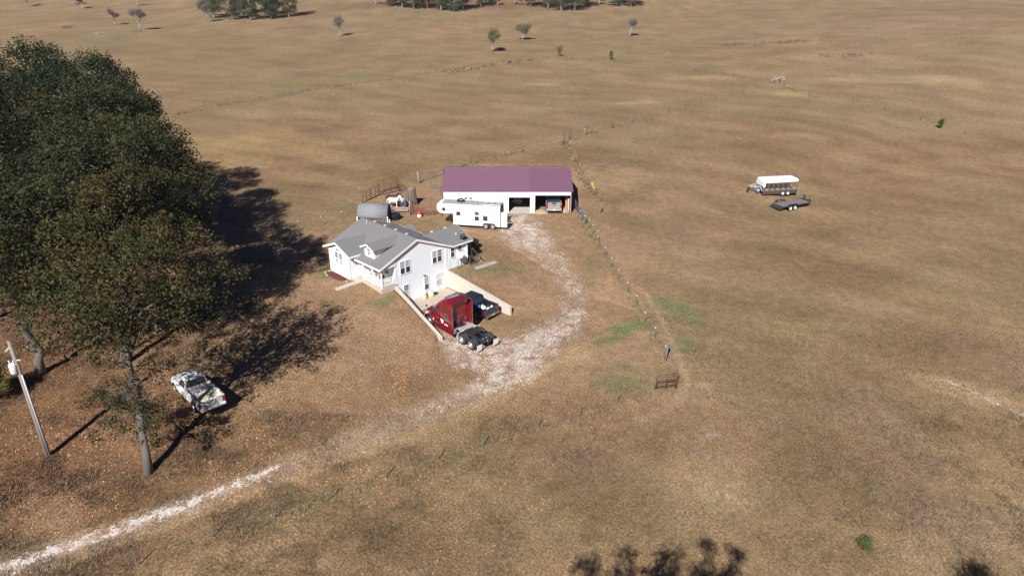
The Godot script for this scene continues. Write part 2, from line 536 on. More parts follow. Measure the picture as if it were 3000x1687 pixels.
func make_ground() -> void:
	n_big.seed = 3
	n_big.frequency = 0.018
	n_big.fractal_octaves = 3
	n_mid.seed = 8
	n_mid.frequency = 0.085
	n_mid.fractal_octaves = 3
	n_small.seed = 21
	n_small.frequency = 0.45
	n_small.fractal_octaves = 3
	var m := tinted("dry_grass", 0.95)
	m.metallic_specular = 0.2
	m.albedo_texture = noise_tex(2048, 0.055, 5, Color(0.50, 0.47, 0.43), Color(1, 1, 1), 5)
	m.detail_enabled = true
	m.detail_blend_mode = BaseMaterial3D.BLEND_MODE_MUL
	m.detail_uv_layer = BaseMaterial3D.DETAIL_UV_2
	m.detail_albedo = noise_tex(2048, 0.03, 6, Color(0.80, 0.785, 0.765), Color(1, 1, 1), 11)
	m.normal_enabled = true
	m.normal_texture = noise_tex(2048, 0.06, 4, Color.BLACK, Color.WHITE, 6, true)
	m.normal_scale = 0.35
	var sunk := func(x: float, z: float) -> Vector3:
		var u := (x - z) * SQ
		var v := (x + z) * SQ
		var low := 3.0 if u > 30.6 and u < 53.4 and v > -65.6 and v < -36.6 else 0.0
		return Vector3(x, H(x, z) - low, z)
	var g := put("ground", sheet(spread(-520.0, -52.0, 56.0, 520.0, 0.5, 1.028), spread(-1000.0, -112.0, 14.0, 60.0, 0.5, 1.024), sunk, ground_color), m, self)
	structure(g)
	var us := PackedFloat32Array()
	var vs := PackedFloat32Array()
	for i in 97:
		us.append(30.0 + 0.25 * i)
	for i in 121:
		vs.append(-66.2 + 0.25 * i)
	var near := func(u: float, v: float) -> Vector3:
		var uu := u + (wall_x(v) - 38.0) * clampf(1.0 - absf(u - 38.0) / 6.0, 0.0, 1.0)
		var p := loc(uu, 0.0, v)
		p.y = H(p.x, p.z) + 0.004
		return p
	structure(put("ground_001", sheet(us, vs, near, ground_color), m, self))

# ---------------------------------------------------------------- the house (in its own axes: u along the gable wall, v out of it)
func hp(u: float, y: float, v: float) -> Vector3:
	return Vector3(u - 41.0, y, v + 58.0)

func yt(u: float) -> float:   # top of the main roof
	return 4.55 + 0.416 * (u - 36.18) if u < 40.75 else 6.451 - 0.416 * (u - 40.75)

func slab(st: SurfaceTool, top: Array, t: float) -> void:   # top counter-clockwise seen from above
	var n := top.size()
	var low := []
	for p in top:
		low.append(p - Vector3(0, t, 0))
	for i in range(1, n - 1):
		tri(st, top[0], top[i], top[i + 1])
		tri(st, low[0], low[i + 1], low[i])
	for i in n:
		var j := (i + 1) % n
		quad(st, low[i], low[j], top[j], top[i])

# lap siding on a flat convex wall; poly in the wall's own x,y, f maps (x, y, out) to the house
func lap(st: SurfaceTool, poly: Array, f: Callable, step := 0.125) -> void:
	var y0 := 1e9
	var y1 := -1e9
	for p in poly:
		y0 = minf(y0, p.y)
		y1 = maxf(y1, p.y)
	var cut := func(y: float) -> Vector2:
		var a := 1e9
		var b := -1e9
		for i in poly.size():
			var p: Vector2 = poly[i]
			var q: Vector2 = poly[(i + 1) % poly.size()]
			if absf(p.y - q.y) < 1e-6 or y < minf(p.y, q.y) - 1e-6 or y > maxf(p.y, q.y) + 1e-6:
				continue
			var x := lerpf(p.x, q.x, (y - p.y) / (q.y - p.y))
			a = minf(a, x)
			b = maxf(b, x)
		return Vector2(a, b)
	var y := y0
	while y < y1 - 0.03:
		var t := minf(y + step, y1 - 0.005)
		var a: Vector2 = cut.call(y + 0.002)
		var b: Vector2 = cut.call(t - 0.002)
		if a.y > a.x and b.y > b.x:
			quad(st, f.call(a.x, y, 0.012), f.call(a.y, y, 0.012), f.call(b.y, t, 0.006), f.call(b.x, t, 0.006))
			quad(st, f.call(a.x, y, 0.003), f.call(a.y, y, 0.003), f.call(a.y, y, 0.012), f.call(a.x, y, 0.012))
		y += step

# a window in a wall: x,y are its lower left corner in the wall's axes
func window(parent: Node, f: Callable, x: float, y: float, w: float, h: float, cols := 3, style := "", lower_bars := false) -> Node:
	var fr := mb()
	var b := func(st: SurfaceTool, xa: float, ya: float, xb: float, yb: float, d0: float, d1: float) -> void:
		hexa(st, [f.call(xa, ya, d1), f.call(xb, ya, d1), f.call(xb, ya, d0), f.call(xa, ya, d0), f.call(xa, yb, d1), f.call(xb, yb, d1), f.call(xb, yb, d0), f.call(xa, yb, d0)])
	var e := 0.07
	b.call(fr, x - e, y - e, x, y + h + e, 0.0, 0.05)
	b.call(fr, x + w, y - e, x + w + e, y + h + e, 0.0, 0.05)
	b.call(fr, x, y + h, x + w, y + h + e, 0.0, 0.05)
	b.call(fr, x, y - e, x + w, y, 0.0, 0.065)
	b.call(fr, x, y + h * 0.5 - 0.025, x + w, y + h * 0.5 + 0.025, 0.0, 0.042)
	var node := obj("window", fr, M.trim, parent)
	var g1 := mb()
	b.call(g1, x, y + h * 0.5 + 0.025, x + w, y + h, 0.002, 0.026)
	obj("pane", g1, M.glass_blind if style == "blind" else M.glass, node)
	var g2 := mb()
	b.call(g2, x, y, x + w, y + h * 0.5 - 0.025, 0.002, 0.024)
	obj("pane", g2, M.glass_pale if style == "pale" else M.glass, node)
	if cols > 0:
		var mu := mb()
		for k in [0, 1]:
			if k == 1 and not lower_bars:
				continue
			var ya := y + h * 0.5 + 0.025 if k == 0 else y
			var yb := y + h if k == 0 else y + h * 0.5 - 0.025
			for i in range(1, cols):
				var xm := x + w * i / cols
				b.call(mu, xm - 0.011, ya, xm + 0.011, yb, 0.0, 0.036)
			b.call(mu, x, (ya + yb) * 0.5 - 0.011, x + w, (ya + yb) * 0.5 + 0.011, 0.0, 0.0345)
		obj("glazing_bars", mu, M.trim, node)
	return node

func make_house() -> void:
	mat("siding", Color(0.80, 0.84, 0.90), 0.5)
	mat("trim", Color(0.84, 0.84, 0.84), 0.45)
	var sh := mat("shingle", Color(0.265, 0.262, 0.268), 0.95, 0.0, 1.0)
	sh.uv1_scale = Vector3.ONE * 0.9
	sh.normal_enabled = true
	sh.normal_texture = tex_bump
	sh.normal_scale = 1.2
	mat("soffit", Color(0.70, 0.71, 0.73), 0.6)
	mat("concrete", Color(0.56, 0.51, 0.45), 0.9, 0.0, 0.3)
	mat("concrete_dark", Color(0.40, 0.37, 0.34), 0.9, 0.0, 0.3)
	var gl := mat("glass", Color(0.035, 0.05, 0.06), 0.08)
	gl.metallic_specular = 0.8
	mat("glass_blind", Color(0.22, 0.30, 0.34), 0.2)
	mat("glass_pale", Color(0.42, 0.45, 0.52), 0.25)
	mat("dark_metal", Color(0.03, 0.03, 0.032), 0.55)
	mat("grey_metal", Color(0.36, 0.37, 0.39), 0.45, 0.6)
	mat("brown_wood", Color(0.10, 0.07, 0.05), 0.9, 0.0, 1.0)
	mat("door_white", Color(0.74, 0.74, 0.74), 0.4)

	var o := loc(41.0, 0.0, -58.0)
	var h := thing("house", "white house with grey shingle roofs, front porch and walk-out basement", "house", o, 45.0)
	var T := func(st: SurfaceTool, poly: Array, z0: float, z1: float, t: Transform3D) -> void:
		prism(st, PackedVector2Array(poly), z0, z1, t)
	var along_v := Transform3D(Basis(), Vector3(-41.0, 0.0, 58.0))                                     # x = u, y = y, z = v
	var along_u := Transform3D(Basis(Vector3(0, 0, -1), Vector3(0, 1, 0), Vector3(1, 0, 0)), Vector3(-41.0, 0.0, 58.0))   # x = -v, z = u

	# walls
	var wl := mb()
	T.call(wl, [Vector2(38.1, -0.4), Vector2(44.6, -0.4), Vector2(44.6, yt(44.6) - 0.2), Vector2(40.75, 6.25), Vector2(38.1, yt(38.1) - 0.2)], -62.9, -54.2, along_v)
	var body := obj("wall", wl, M.siding, h)
	wl = mb()
	T.call(wl, [Vector2(62.25, 1.6), Vector2(58.7, 1.6), Vector2(58.7, 4.82), Vector2(60.475, 5.6), Vector2(62.25, 4.82)], 35.75, 38.3, along_u)
	var wing := obj("wall", wl, M.siding, h)
	wl = mb()
	T.call(wl, [Vector2(54.21, 0.3), Vector2(58.7, 0.3), Vector2(58.7, 4.42), Vector2(56.4, 5.36), Vector2(54.21, 4.42)], 44.5, 47.3, along_u)
	var addn := obj("wall", wl, M.siding, h)
	wl = mb()
	T.call(wl, [Vector2(57.5, 4.6), Vector2(55.9, 4.6), Vector2(55.9, 5.74), Vector2(56.7, 6.1), Vector2(57.5, 5.74)], 36.9, 39.0, along_u)
	var dorm := obj("dormer", wl, M.siding, h)

	# lap siding, thin boards proud of the walls
	var fg := func(x: float, y: float, d: float) -> Vector3: return hp(x, y, -54.2 + d)      # gable wall
	var ff := func(x: float, y: float, d: float) -> Vector3: return hp(35.75 - d, y, x)      # wing front, x = v
	var fp := func(x: float, y: float, d: float) -> Vector3: return hp(38.1 - d, y, x)       # porch wall
	var fs := func(x: float, y: float, d: float) -> Vector3: return hp(x, y, -58.7 + d)      # wing side to the porch
	var fd := func(x: float, y: float, d: float) -> Vector3: return hp(36.9 - d, y, x)       # dormer front
	var fds := func(x: float, y: float, d: float) -> Vector3: return hp(x, y, -55.9 + d)     # dormer side
	var fa := func(x: float, y: float, d: float) -> Vector3: return hp(x, y, -54.21 + d)     # addition front
	var fe := func(x: float, y: float, d: float) -> Vector3: return hp(47.3 + d, y, -x)      # addition end
	var s := mb()
	lap(s, [Vector2(38.1, 0.0), Vector2(44.6, 0.0), Vector2(44.6, yt(44.6) - 0.2), Vector2(40.75, 6.25), Vector2(38.1, yt(38.1) - 0.2)], fg)
	lap(s, [Vector2(-58.7, 2.35), Vector2(-54.2, 2.35), Vector2(-54.2, 5.0), Vector2(-58.7, 5.0)], fp)
	stuff(obj("siding", s, M.siding, body))
	s = mb()
	lap(s, [Vector2(-62.25, 1.7), Vector2(-58.7, 1.7), Vector2(-58.7, 4.82), Vector2(-60.475, 5.6), Vector2(-62.25, 4.82)], ff)
	lap(s, [Vector2(35.75, 2.1), Vector2(38.1, 2.1), Vector2(38.1, 4.8), Vector2(35.75, 4.8)], fs)
	stuff(obj("siding", s, M.siding, wing))
	s = mb()
	lap(s, [Vector2(44.6, 2.0), Vector2(47.3, 2.0), Vector2(47.3, 4.42), Vector2(44.6, 4.42)], fa)
	lap(s, [Vector2(54.21, 2.0), Vector2(58.7, 2.0), Vector2(58.7, 4.42), Vector2(56.4, 5.36), Vector2(54.21, 4.42)], fe)
	stuff(obj("siding", s, M.siding, addn))
	s = mb()
	lap(s, [Vector2(-57.5, 4.85), Vector2(-55.9, 4.85), Vector2(-55.9, 5.74), Vector2(-56.7, 6.1), Vector2(-57.5, 5.74)], fd)
	lap(s, [Vector2(36.9, 4.9), Vector2(38.9, 5.7), Vector2(38.9, 5.74), Vector2(36.9, 5.74)], fds)
	stuff(obj("siding", s, M.siding, dorm))
	# corner boards
	for c in [[38.1, -54.2, -0.3, 4.95], [44.62, -54.2, -0.1, 4.45], [47.3, -54.2, 1.8, 4.4], [35.75, -58.7, 1.9, 4.8], [35.75, -62.25, 1.9, 4.8]]:
		var cb := mb()
		box2(cb, hp(c[0] - 0.05, c[2], c[1] - 0.05), hp(c[0] + 0.05, c[3], c[1] + 0.035))
		obj("corner_board", cb, M.trim, h)

	# main roof: two slopes, with the soffit and fascia boards below them
	var front := mb()
	slab(front, [hp(36.12, yt(36.12), -63.5), hp(36.12, yt(36.12), -54.0), hp(40.75, 6.451, -54.0), hp(40.75, 6.451, -63.5)], 0.13)
	var rf := obj("roof", front, sh, h)
	var back := mb()
	slab(back, [hp(40.76, 6.45, -63.5), hp(40.76, 6.45, -54.0), hp(45.45, yt(45.45), -54.0), hp(45.45, yt(45.45), -63.5)], 0.13)
	var rb := obj("roof", back, sh, h)
	var so := mb()
	slab(so, [hp(36.15, yt(36.15) - 0.133, -63.45), hp(36.15, yt(36.15) - 0.133, -54.05), hp(40.7, yt(40.7) - 0.133, -54.05), hp(40.7, yt(40.7) - 0.133, -63.45)], 0.03)
	obj("soffit", so, M.soffit, rf)
	so = mb()
	slab(so, [hp(40.8, yt(40.8) - 0.133, -63.45), hp(40.8, yt(40.8) - 0.133, -54.05), hp(45.4, yt(45.4) - 0.133, -54.05), hp(45.4, yt(45.4) - 0.133, -63.45)], 0.03)
	obj("soffit", so, M.soffit, rb)
	for e in [[36.08, 40.75, -53.985, rf], [45.49, 40.75, -53.985, rb], [45.49, 40.75, -63.515, rb]]:
		var bb := mb()
		var u0: float = e[0]
		var u1: float = e[1]
		var v0: float = e[2]
		var q := [Vector2(u0, yt(u0) - 0.025), Vector2(u1, yt(u1) - 0.025), Vector2(u1, yt(u1) - 0.235), Vector2(u0, yt(u0) - 0.235)]
		T.call(bb, q, v0 - 0.013, v0 + 0.013, along_v)
		obj("rake_board", bb, M.trim, e[3])
	var fb := mb()
	box2(fb, hp(36.075, yt(36.1) - 0.23, -58.35), hp(36.1, yt(36.1) - 0.02, -54.0))
	obj("fascia", fb, M.trim, rf)
	fb = mb()
	box2(fb, hp(45.47, yt(45.45) - 0.22, -63.5), hp(45.495, yt(45.45) - 0.01, -58.9))
	obj("fascia", fb, M.trim, rb)
	# box vents along the ridge
	for v in [-61.35, -59.55, -57.72, -55.9]:
		var vm := mb()
		cbox(vm, hp(40.97, 6.45, v), Vector3(0.26, 0.12, 0.26), 0.025, Basis(Vector3(0, 0, 1), -0.2))
		obj("roof_vent", vm, mat("vent_grey", Color(0.52, 0.52, 0.55), 0.5), rb)
	var vp := mb()
	tube(vp, hp(40.3, 6.2, -61.9), hp(40.3, 6.62, -61.9), 0.06)
	obj("vent_pipe", vp, M.vent_grey, rf)

	# front wing roof
	var w := mb()
	slab(w, [hp(35.42, 4.87, -58.1), hp(36.95, 4.87, -58.1), hp(39.2, 5.805, -60.475), hp(35.42, 5.805, -60.475)], 0.13)
	var wr := obj("roof", w, sh, h)
	w = mb()
	slab(w, [hp(35.42, 5.804, -60.48), hp(39.2, 5.804, -60.48), hp(36.95, 4.87, -62.86), hp(35.42, 4.87, -62.86)], 0.13)
	var wr2 := obj("roof", w, sh, h)
	so = mb()
	slab(so, [hp(35.45, 4.75, -58.15), hp(36.6, 4.75, -58.15), hp(36.6, 5.67, -60.47), hp(35.45, 5.67, -60.47)], 0.03)
	slab(so, [hp(35.45, 5.67, -60.48), hp(36.6, 5.67, -60.48), hp(36.6, 4.75, -62.8), hp(35.45, 4.75, -62.8)], 0.03)
	obj("soffit", so, M.soffit, wr)
	for e in [-58.07, -62.89]:
		var bb := mb()
		T.call(bb, [Vector2(-e, 4.835), Vector2(60.4775, 5.785), Vector2(60.4775, 5.575), Vector2(-e, 4.625)], 35.385, 35.41, along_u)
		obj("rake_board", bb, M.trim, wr if e > -60.0 else wr2)
	fb = mb()
	box2(fb, hp(35.42, 4.65, -58.095), hp(36.85, 4.84, -58.07))
	obj("fascia", fb, M.trim, wr)

	# addition roof
	w = mb()
	slab(w, [hp(43.35, 5.58, -56.4), hp(45.47, 4.52, -53.95), hp(48.05, 4.52, -53.95), hp(48.05, 5.58, -56.4)], 0.13)
	var ar := obj("roof", w, sh, h)
	w = mb()
	slab(w, [hp(43.35, 5.579, -56.405), hp(48.05, 5.579, -56.405), hp(48.05, 4.52, -58.98), hp(45.47, 4.52, -58.98)], 0.13)
	var ar2 := obj("roof", w, sh, h)
	so = mb()
	slab(so, [hp(45.5, 4.52 - 0.133, -53.9), hp(48.0, 4.52 - 0.133, -53.9), hp(48.0, 5.44, -56.38), hp(45.5, 5.44, -56.38)], 0.03)
	obj("soffit", so, M.soffit, ar)
	fb = mb()
	box2(fb, hp(45.5, 4.33, -53.945), hp(48.05, 4.5, -53.92))
	obj("gutter", fb, M.trim, ar)
	for e in [[53.93, ar], [58.99, ar2]]:
		var bb := mb()
		T.call(bb, [Vector2(e[0], 4.5), Vector2(56.4, 5.56), Vector2(56.4, 5.37), Vector2(e[0], 4.31)], 48.06, 48.085, along_u)
		obj("rake_board", bb, M.trim, e[1])
	for q in [Vector3(46.4, 5.62, -56.47), Vector3(44.6, 5.62, -56.47)]:
		var vm := mb()
		cbox(vm, hp(q.x, q.y, q.z), Vector3(0.26, 0.12, 0.26), 0.025)
		obj("roof_vent", vm, M.vent_grey, ar2)
	vp = mb()
	tube(vp, hp(46.82, 4.9, -55.2), hp(46.82, 5.25, -55.2), 0.05)
	obj("vent_pipe", vp, M.trim, ar)
	var ds := mb()
	tube(ds, hp(47.36, 4.3, -54.1), hp(47.36, 2.05, -54.1), 0.045)
	tube(ds, hp(47.36, 2.1, -54.1), hp(47.75, 1.86, -53.75), 0.06)
	obj("downspout", ds, M.trim, h)
	# small gable over the rear porch
	w = mb()
	slab(w, [hp(44.4, 4.93, -61.7), hp(45.47, 4.5, -60.7), hp(45.85, 4.5, -60.7), hp(45.85, 4.93, -61.7)], 0.12)
	obj("roof", w, sh, h)
	w = mb()
	slab(w, [hp(44.4, 4.928, -61.705), hp(45.85, 4.928, -61.705), hp(45.85, 4.5, -62.7), hp(45.47, 4.5, -62.7)], 0.12)
	obj("roof", w, sh, h)
	for v in [-60.85, -62.55]:
		var ps := mb()
		box2(ps, hp(45.7, 2.0, v - 0.05), hp(45.8, 4.4, v + 0.05))
		obj("porch_post", ps, M.trim, h)

	# dormer roof
	w = mb()
	slab(w, [hp(36.62, 5.83, -55.58), hp(39.25, 5.83, -55.58), hp(40.37, 6.3, -56.7), hp(36.62, 6.3, -56.7)], 0.1)
	var dr := obj("roof", w, sh, dorm)
	w = mb()
	slab(w, [hp(36.62, 6.299, -56.705), hp(40.37, 6.299, -56.705), hp(39.25, 5.83, -57.82), hp(36.62, 5.83, -57.82)], 0.1)
	obj("roof", w, sh, dorm)
	for e in [55.55, 57.85]:
		var bb := mb()
		T.call(bb, [Vector2(e, 5.8), Vector2(56.7, 6.285), Vector2(56.7, 6.12), Vector2(e, 5.635)], 36.585, 36.61, along_u)
		obj("rake_board", bb, M.trim, dorm)
	fb = mb()
	slab(fb, [hp(36.62, 5.725, -55.6), hp(39.1, 5.725, -55.6), hp(39.1, 5.725, -55.89), hp(36.62, 5.725, -55.89)], 0.03)
	obj("soffit", fb, M.soffit, dorm)
	window(dorm, fd, -56.98, 5.08, 0.5, 0.66, 3, "", true)

	# windows and doors
	for q in [[38.66, 3.2], [39.32, 3.2], [42.72, 3.2], [43.38, 3.2]]:
		window(body, fg, q[0], q[1], 0.52, 1.3, 3, "blind" if q[0] < 43.0 else "")
	window(body, fg, 38.95, 0.68, 0.55, 1.24, 3, "pale")
	window(body, fg, 41.53, 0.64, 0.53, 1.26, 3, "blind")
	window(wing, ff, -61.14, 3.32, 0.5, 1.25, 3, "pale")
	window(wing, ff, -60.4, 3.32, 0.5, 1.25, 3, "pale")
	window(addn, fa, 45.16, 3.17, 0.5, 1.18, 0)
	window(addn, fa, 46.15, 3.17, 0.52, 1.18, 0)
	window(body, fp, -56.08, 3.05, 0.6, 1.25, 0)
	window(body, fp, -57.75, 3.05, 0.55, 1.25, 3, "blind")
	# basement door with a storm door in front
	var dm := mb()
	for q in [[43.0, 0.05, 43.13, 1.95], [43.77, 0.05, 43.9, 1.95], [43.13, 1.82, 43.77, 1.95], [43.13, 0.05, 43.77, 0.55]]:
		box2(dm, hp(q[0], q[1], -54.2), hp(q[2], q[3], -54.14))
	var door := obj("door", dm, M.door_white, body)
	dm = mb()
	box2(dm, hp(43.13, 0.55, -54.2), hp(43.77, 1.2, -54.165))
	obj("pane", dm, M.glass_pale, door)
	dm = mb()
	box2(dm, hp(43.13, 1.2, -54.2), hp(43.77, 1.82, -54.163))
	obj("pane", dm, mat("blind_white", Color(0.62, 0.64, 0.66), 0.4), door)
	dm = mb()
	tube(dm, hp(43.08, 0.95, -54.14), hp(43.08, 1.08, -54.14), 0.025)
	obj("handle", dm, M.dark_metal, door)
	dm = mb()
	box2(dm, hp(38.06, 2.4, -57.0), hp(38.1, 4.3, -56.3))
	door = obj("door", dm, M.door_white, body)
	dm = mb()
	box2(dm, hp(38.045, 3.3, -56.85), hp(38.06, 4.15, -56.45))
	obj("pane", dm, M.glass, door)
	# twin floodlight over the basement window
	var lm := mb(true)
	box2(lm, hp(41.4, 2.3, -54.2), hp(41.5, 2.42, -54.12))
	for k in [-1, 1]:
		pipe(lm, [hp(41.45, 2.36, -54.13), hp(41.45 + 0.07 * k, 2.4, -54.06), hp(41.45 + 0.14 * k, 2.33, -53.97)], [0.02, 0.05, 0.07])
	obj("floodlight", lm, M.grey_metal, body)
	var orn := mb()
	for k in 3:
		box2(orn, hp(35.69, 4.78 + 0.03 * (k % 2), -60.92 + 0.18 * k), hp(35.735, 4.9 + 0.03 * (k % 2), -60.82 + 0.18 * k))
	obj("wall_ornament", orn, M.dark_metal, wing)
	for q in [44.45, 44.9]:
		var wt := mb()
		tube(wt, hp(q, 2.0, -54.15), hp(q, 4.3, -54.15), 0.02, 0.02, 6)
		obj("conduit", wt, M.soffit, addn)

	# porch
	var dk := mb()
	box2(dk, hp(36.25, 1.2, -57.3), hp(38.1, 2.38, -54.12))
	box2(dk, hp(36.25, 1.2, -58.7), hp(38.1, 2.36, -57.3))
	obj("porch_floor", dk, M.concrete, h)
	dk = mb()
	box2(dk, hp(35.85, 1.5, -58.55), hp(36.25, 2.22, -57.4))
	obj("step", dk, M.concrete, h)
	for v in [-57.3, -55.7, -54.2]:
		var ps := mb()
		box2(ps, hp(36.34, 2.38, v - 0.06), hp(36.46, 4.44, v + 0.06))
		obj("porch_post", ps, M.trim, h)
	var bm := mb()
	box2(bm, hp(36.32, 4.3, -58.7), hp(36.48, 4.5, -54.1))
	box2(bm, hp(36.48, 4.3, -54.28), hp(38.05, 4.5, -54.12))
	obj("porch_beam", bm, M.trim, h)
	for r in [[-57.24, -55.76], [-55.64, -54.26]]:
		var rl := mb()
		box2(rl, hp(36.36, 3.24, r[0]), hp(36.44, 3.3, r[1]))
		var rail := obj("railing", rl, M.trim, h)
		rl = mb()
		box2(rl, hp(36.37, 2.5, r[0]), hp(36.43, 2.55, r[1]))
		obj("bottom_rail", rl, M.trim, rail)
		var n := int((r[1] - r[0]) / 0.115)
		for k in n:
			var bl := mb()
			var v: float = lerpf(r[0], r[1], (k + 0.5) / n)
			box2(bl, hp(36.38, 2.55, v - 0.02), hp(36.42, 3.24, v + 0.02))
			obj("baluster", bl, M.trim, rail)
	var rl := mb()
	box2(rl, hp(36.47, 3.24, -54.24), hp(38.05, 3.3, -54.16))
	var rail := obj("railing", rl, M.trim, h)
	rl = mb()
	box2(rl, hp(36.47, 2.5, -54.23), hp(38.05, 2.55, -54.17))
	obj("bottom_rail", rl, M.trim, rail)
	for k in 12:
		var bl := mb()
		var u := lerpf(36.5, 38.03, (k + 0.5) / 12.0)
		box2(bl, hp(u - 0.022, 2.55, -54.22), hp(u + 0.022, 3.24, -54.18))
		obj("baluster", bl, M.trim, rail)

	# concrete footing strip that shows under the addition
	var ft := mb()
	box2(ft, hp(44.7, 1.2, -54.2), hp(47.3, 2.0, -54.16))
	obj("footing", ft, M.concrete, addn)

	# retaining walls either side of the basement court
	var rw := thing("retaining_wall", "long pale concrete retaining wall sloping down beside the black pickup", "retaining wall", loc(44.56, 0.0, -49.6), 45.0)
	var st := mb()
	prism(st, PackedVector2Array([Vector2(-4.55, -0.6), Vector2(4.9, -0.6), Vector2(4.9, 0.92), Vector2(-3.2, 1.82), Vector2(-4.55, 1.9)]), -0.13, 0.13, Transform3D(Basis(Vector3(0, 0, 1), Vector3(0, 1, 0), Vector3(-1, 0, 0)), Vector3.ZERO))
	obj("wall", st, mat("wall_concrete", Color(0.62, 0.57, 0.49), 0.9, 0.0, 0.3), rw)
	rw = thing("retaining_wall", "concrete retaining wall beside the red truck, shaded on its court side", "retaining wall", loc(37.15, 0.0, -50.0), 45.0)
	st = mb()
	prism(st, PackedVector2Array([Vector2(-4.1, -0.6), Vector2(4.75, -0.6), Vector2(4.75, 0.45), Vector2(-3.0, 1.98), Vector2(-4.1, 2.25)]), -0.14, 0.14, Transform3D(Basis(Vector3(-0.1765, 0, 0.9843), Vector3(0, 1, 0), Vector3(-0.9843, 0, -0.1765)), Vector3.ZERO))
	obj("wall", st, M.wall_concrete, rw)

	# slab in the court, front walk and side walk
	var pv := mb()
	box2(pv, Vector3(-3.2, -0.1, -1.6), Vector3(3.2, 0.035, 0.95))
	structure(obj("concrete_pavement", pv, mat("court_concrete", Color(0.50, 0.42, 0.34), 0.95, 0.0, 0.3), self, Transform3D(Basis(Vector3.UP, deg_to_rad(45.0)), loc(41.2, 0.0, -52.6))))
	pv = mb()
	slab(pv, [loc(33.3, H(loc(33.3, 0, -57.8).x, loc(33.3, 0, -57.8).z) + 0.04, -57.35), loc(35.9, 2.2, -57.4), loc(35.9, 2.2, -58.1), loc(33.4, H(loc(33.3, 0, -57.8).x, loc(33.3, 0, -57.8).z) + 0.04, -58.0)], 0.25)
	structure(obj("path", pv, M.concrete, self))
	pv = mb()
	for i in 4:
		var q := []
		for e in [[Vector3(-3.7, 0, -70.57), Vector3(-1.55, 0, -72.54), i], [Vector3(-3.7, 0, -70.57), Vector3(-1.55, 0, -72.54), i + 1], [Vector3(-4.05, 0, -70.98), Vector3(-1.9, 0, -72.85), i + 1], [Vector3(-4.05, 0, -70.98), Vector3(-1.9, 0, -72.85), i]]:
			var p: Vector3 = e[0].lerp(e[1], e[2] / 4.0)
			q.append(G(p.x, p.z) + Vector3(0, 0.05, 0))
		slab(pv, q, 0.2)
	structure(obj("path_001", pv, M.concrete_dark, self))

# ---------------------------------------------------------------- pole barn
func rib_panel(w: float, l: float, ribs: int, t := 0.012) -> ArrayMesh:   # lies in x (width) and y (length), ribs stand out towards +z
	var st := mb()
	box(st, Vector3(0, 0, 0), Vector3(w, l, t))
	for k in ribs:
		var x := lerpf(-w * 0.5, w * 0.5, (k + 0.5) / ribs)
		prism(st, PackedVector2Array([Vector2(x - 0.035, t * 0.5), Vector2(x + 0.035, t * 0.5), Vector2(x + 0.014, t * 0.5 + 0.022), Vector2(x - 0.014, t * 0.5 + 0.022)]), -l * 0.5, l * 0.5, Transform3D(Basis(Vector3(1, 0, 0), Vector3(0, 0, 1), Vector3(0, -1, 0)), Vector3.ZERO))
	st.generate_normals()
	return st.commit()

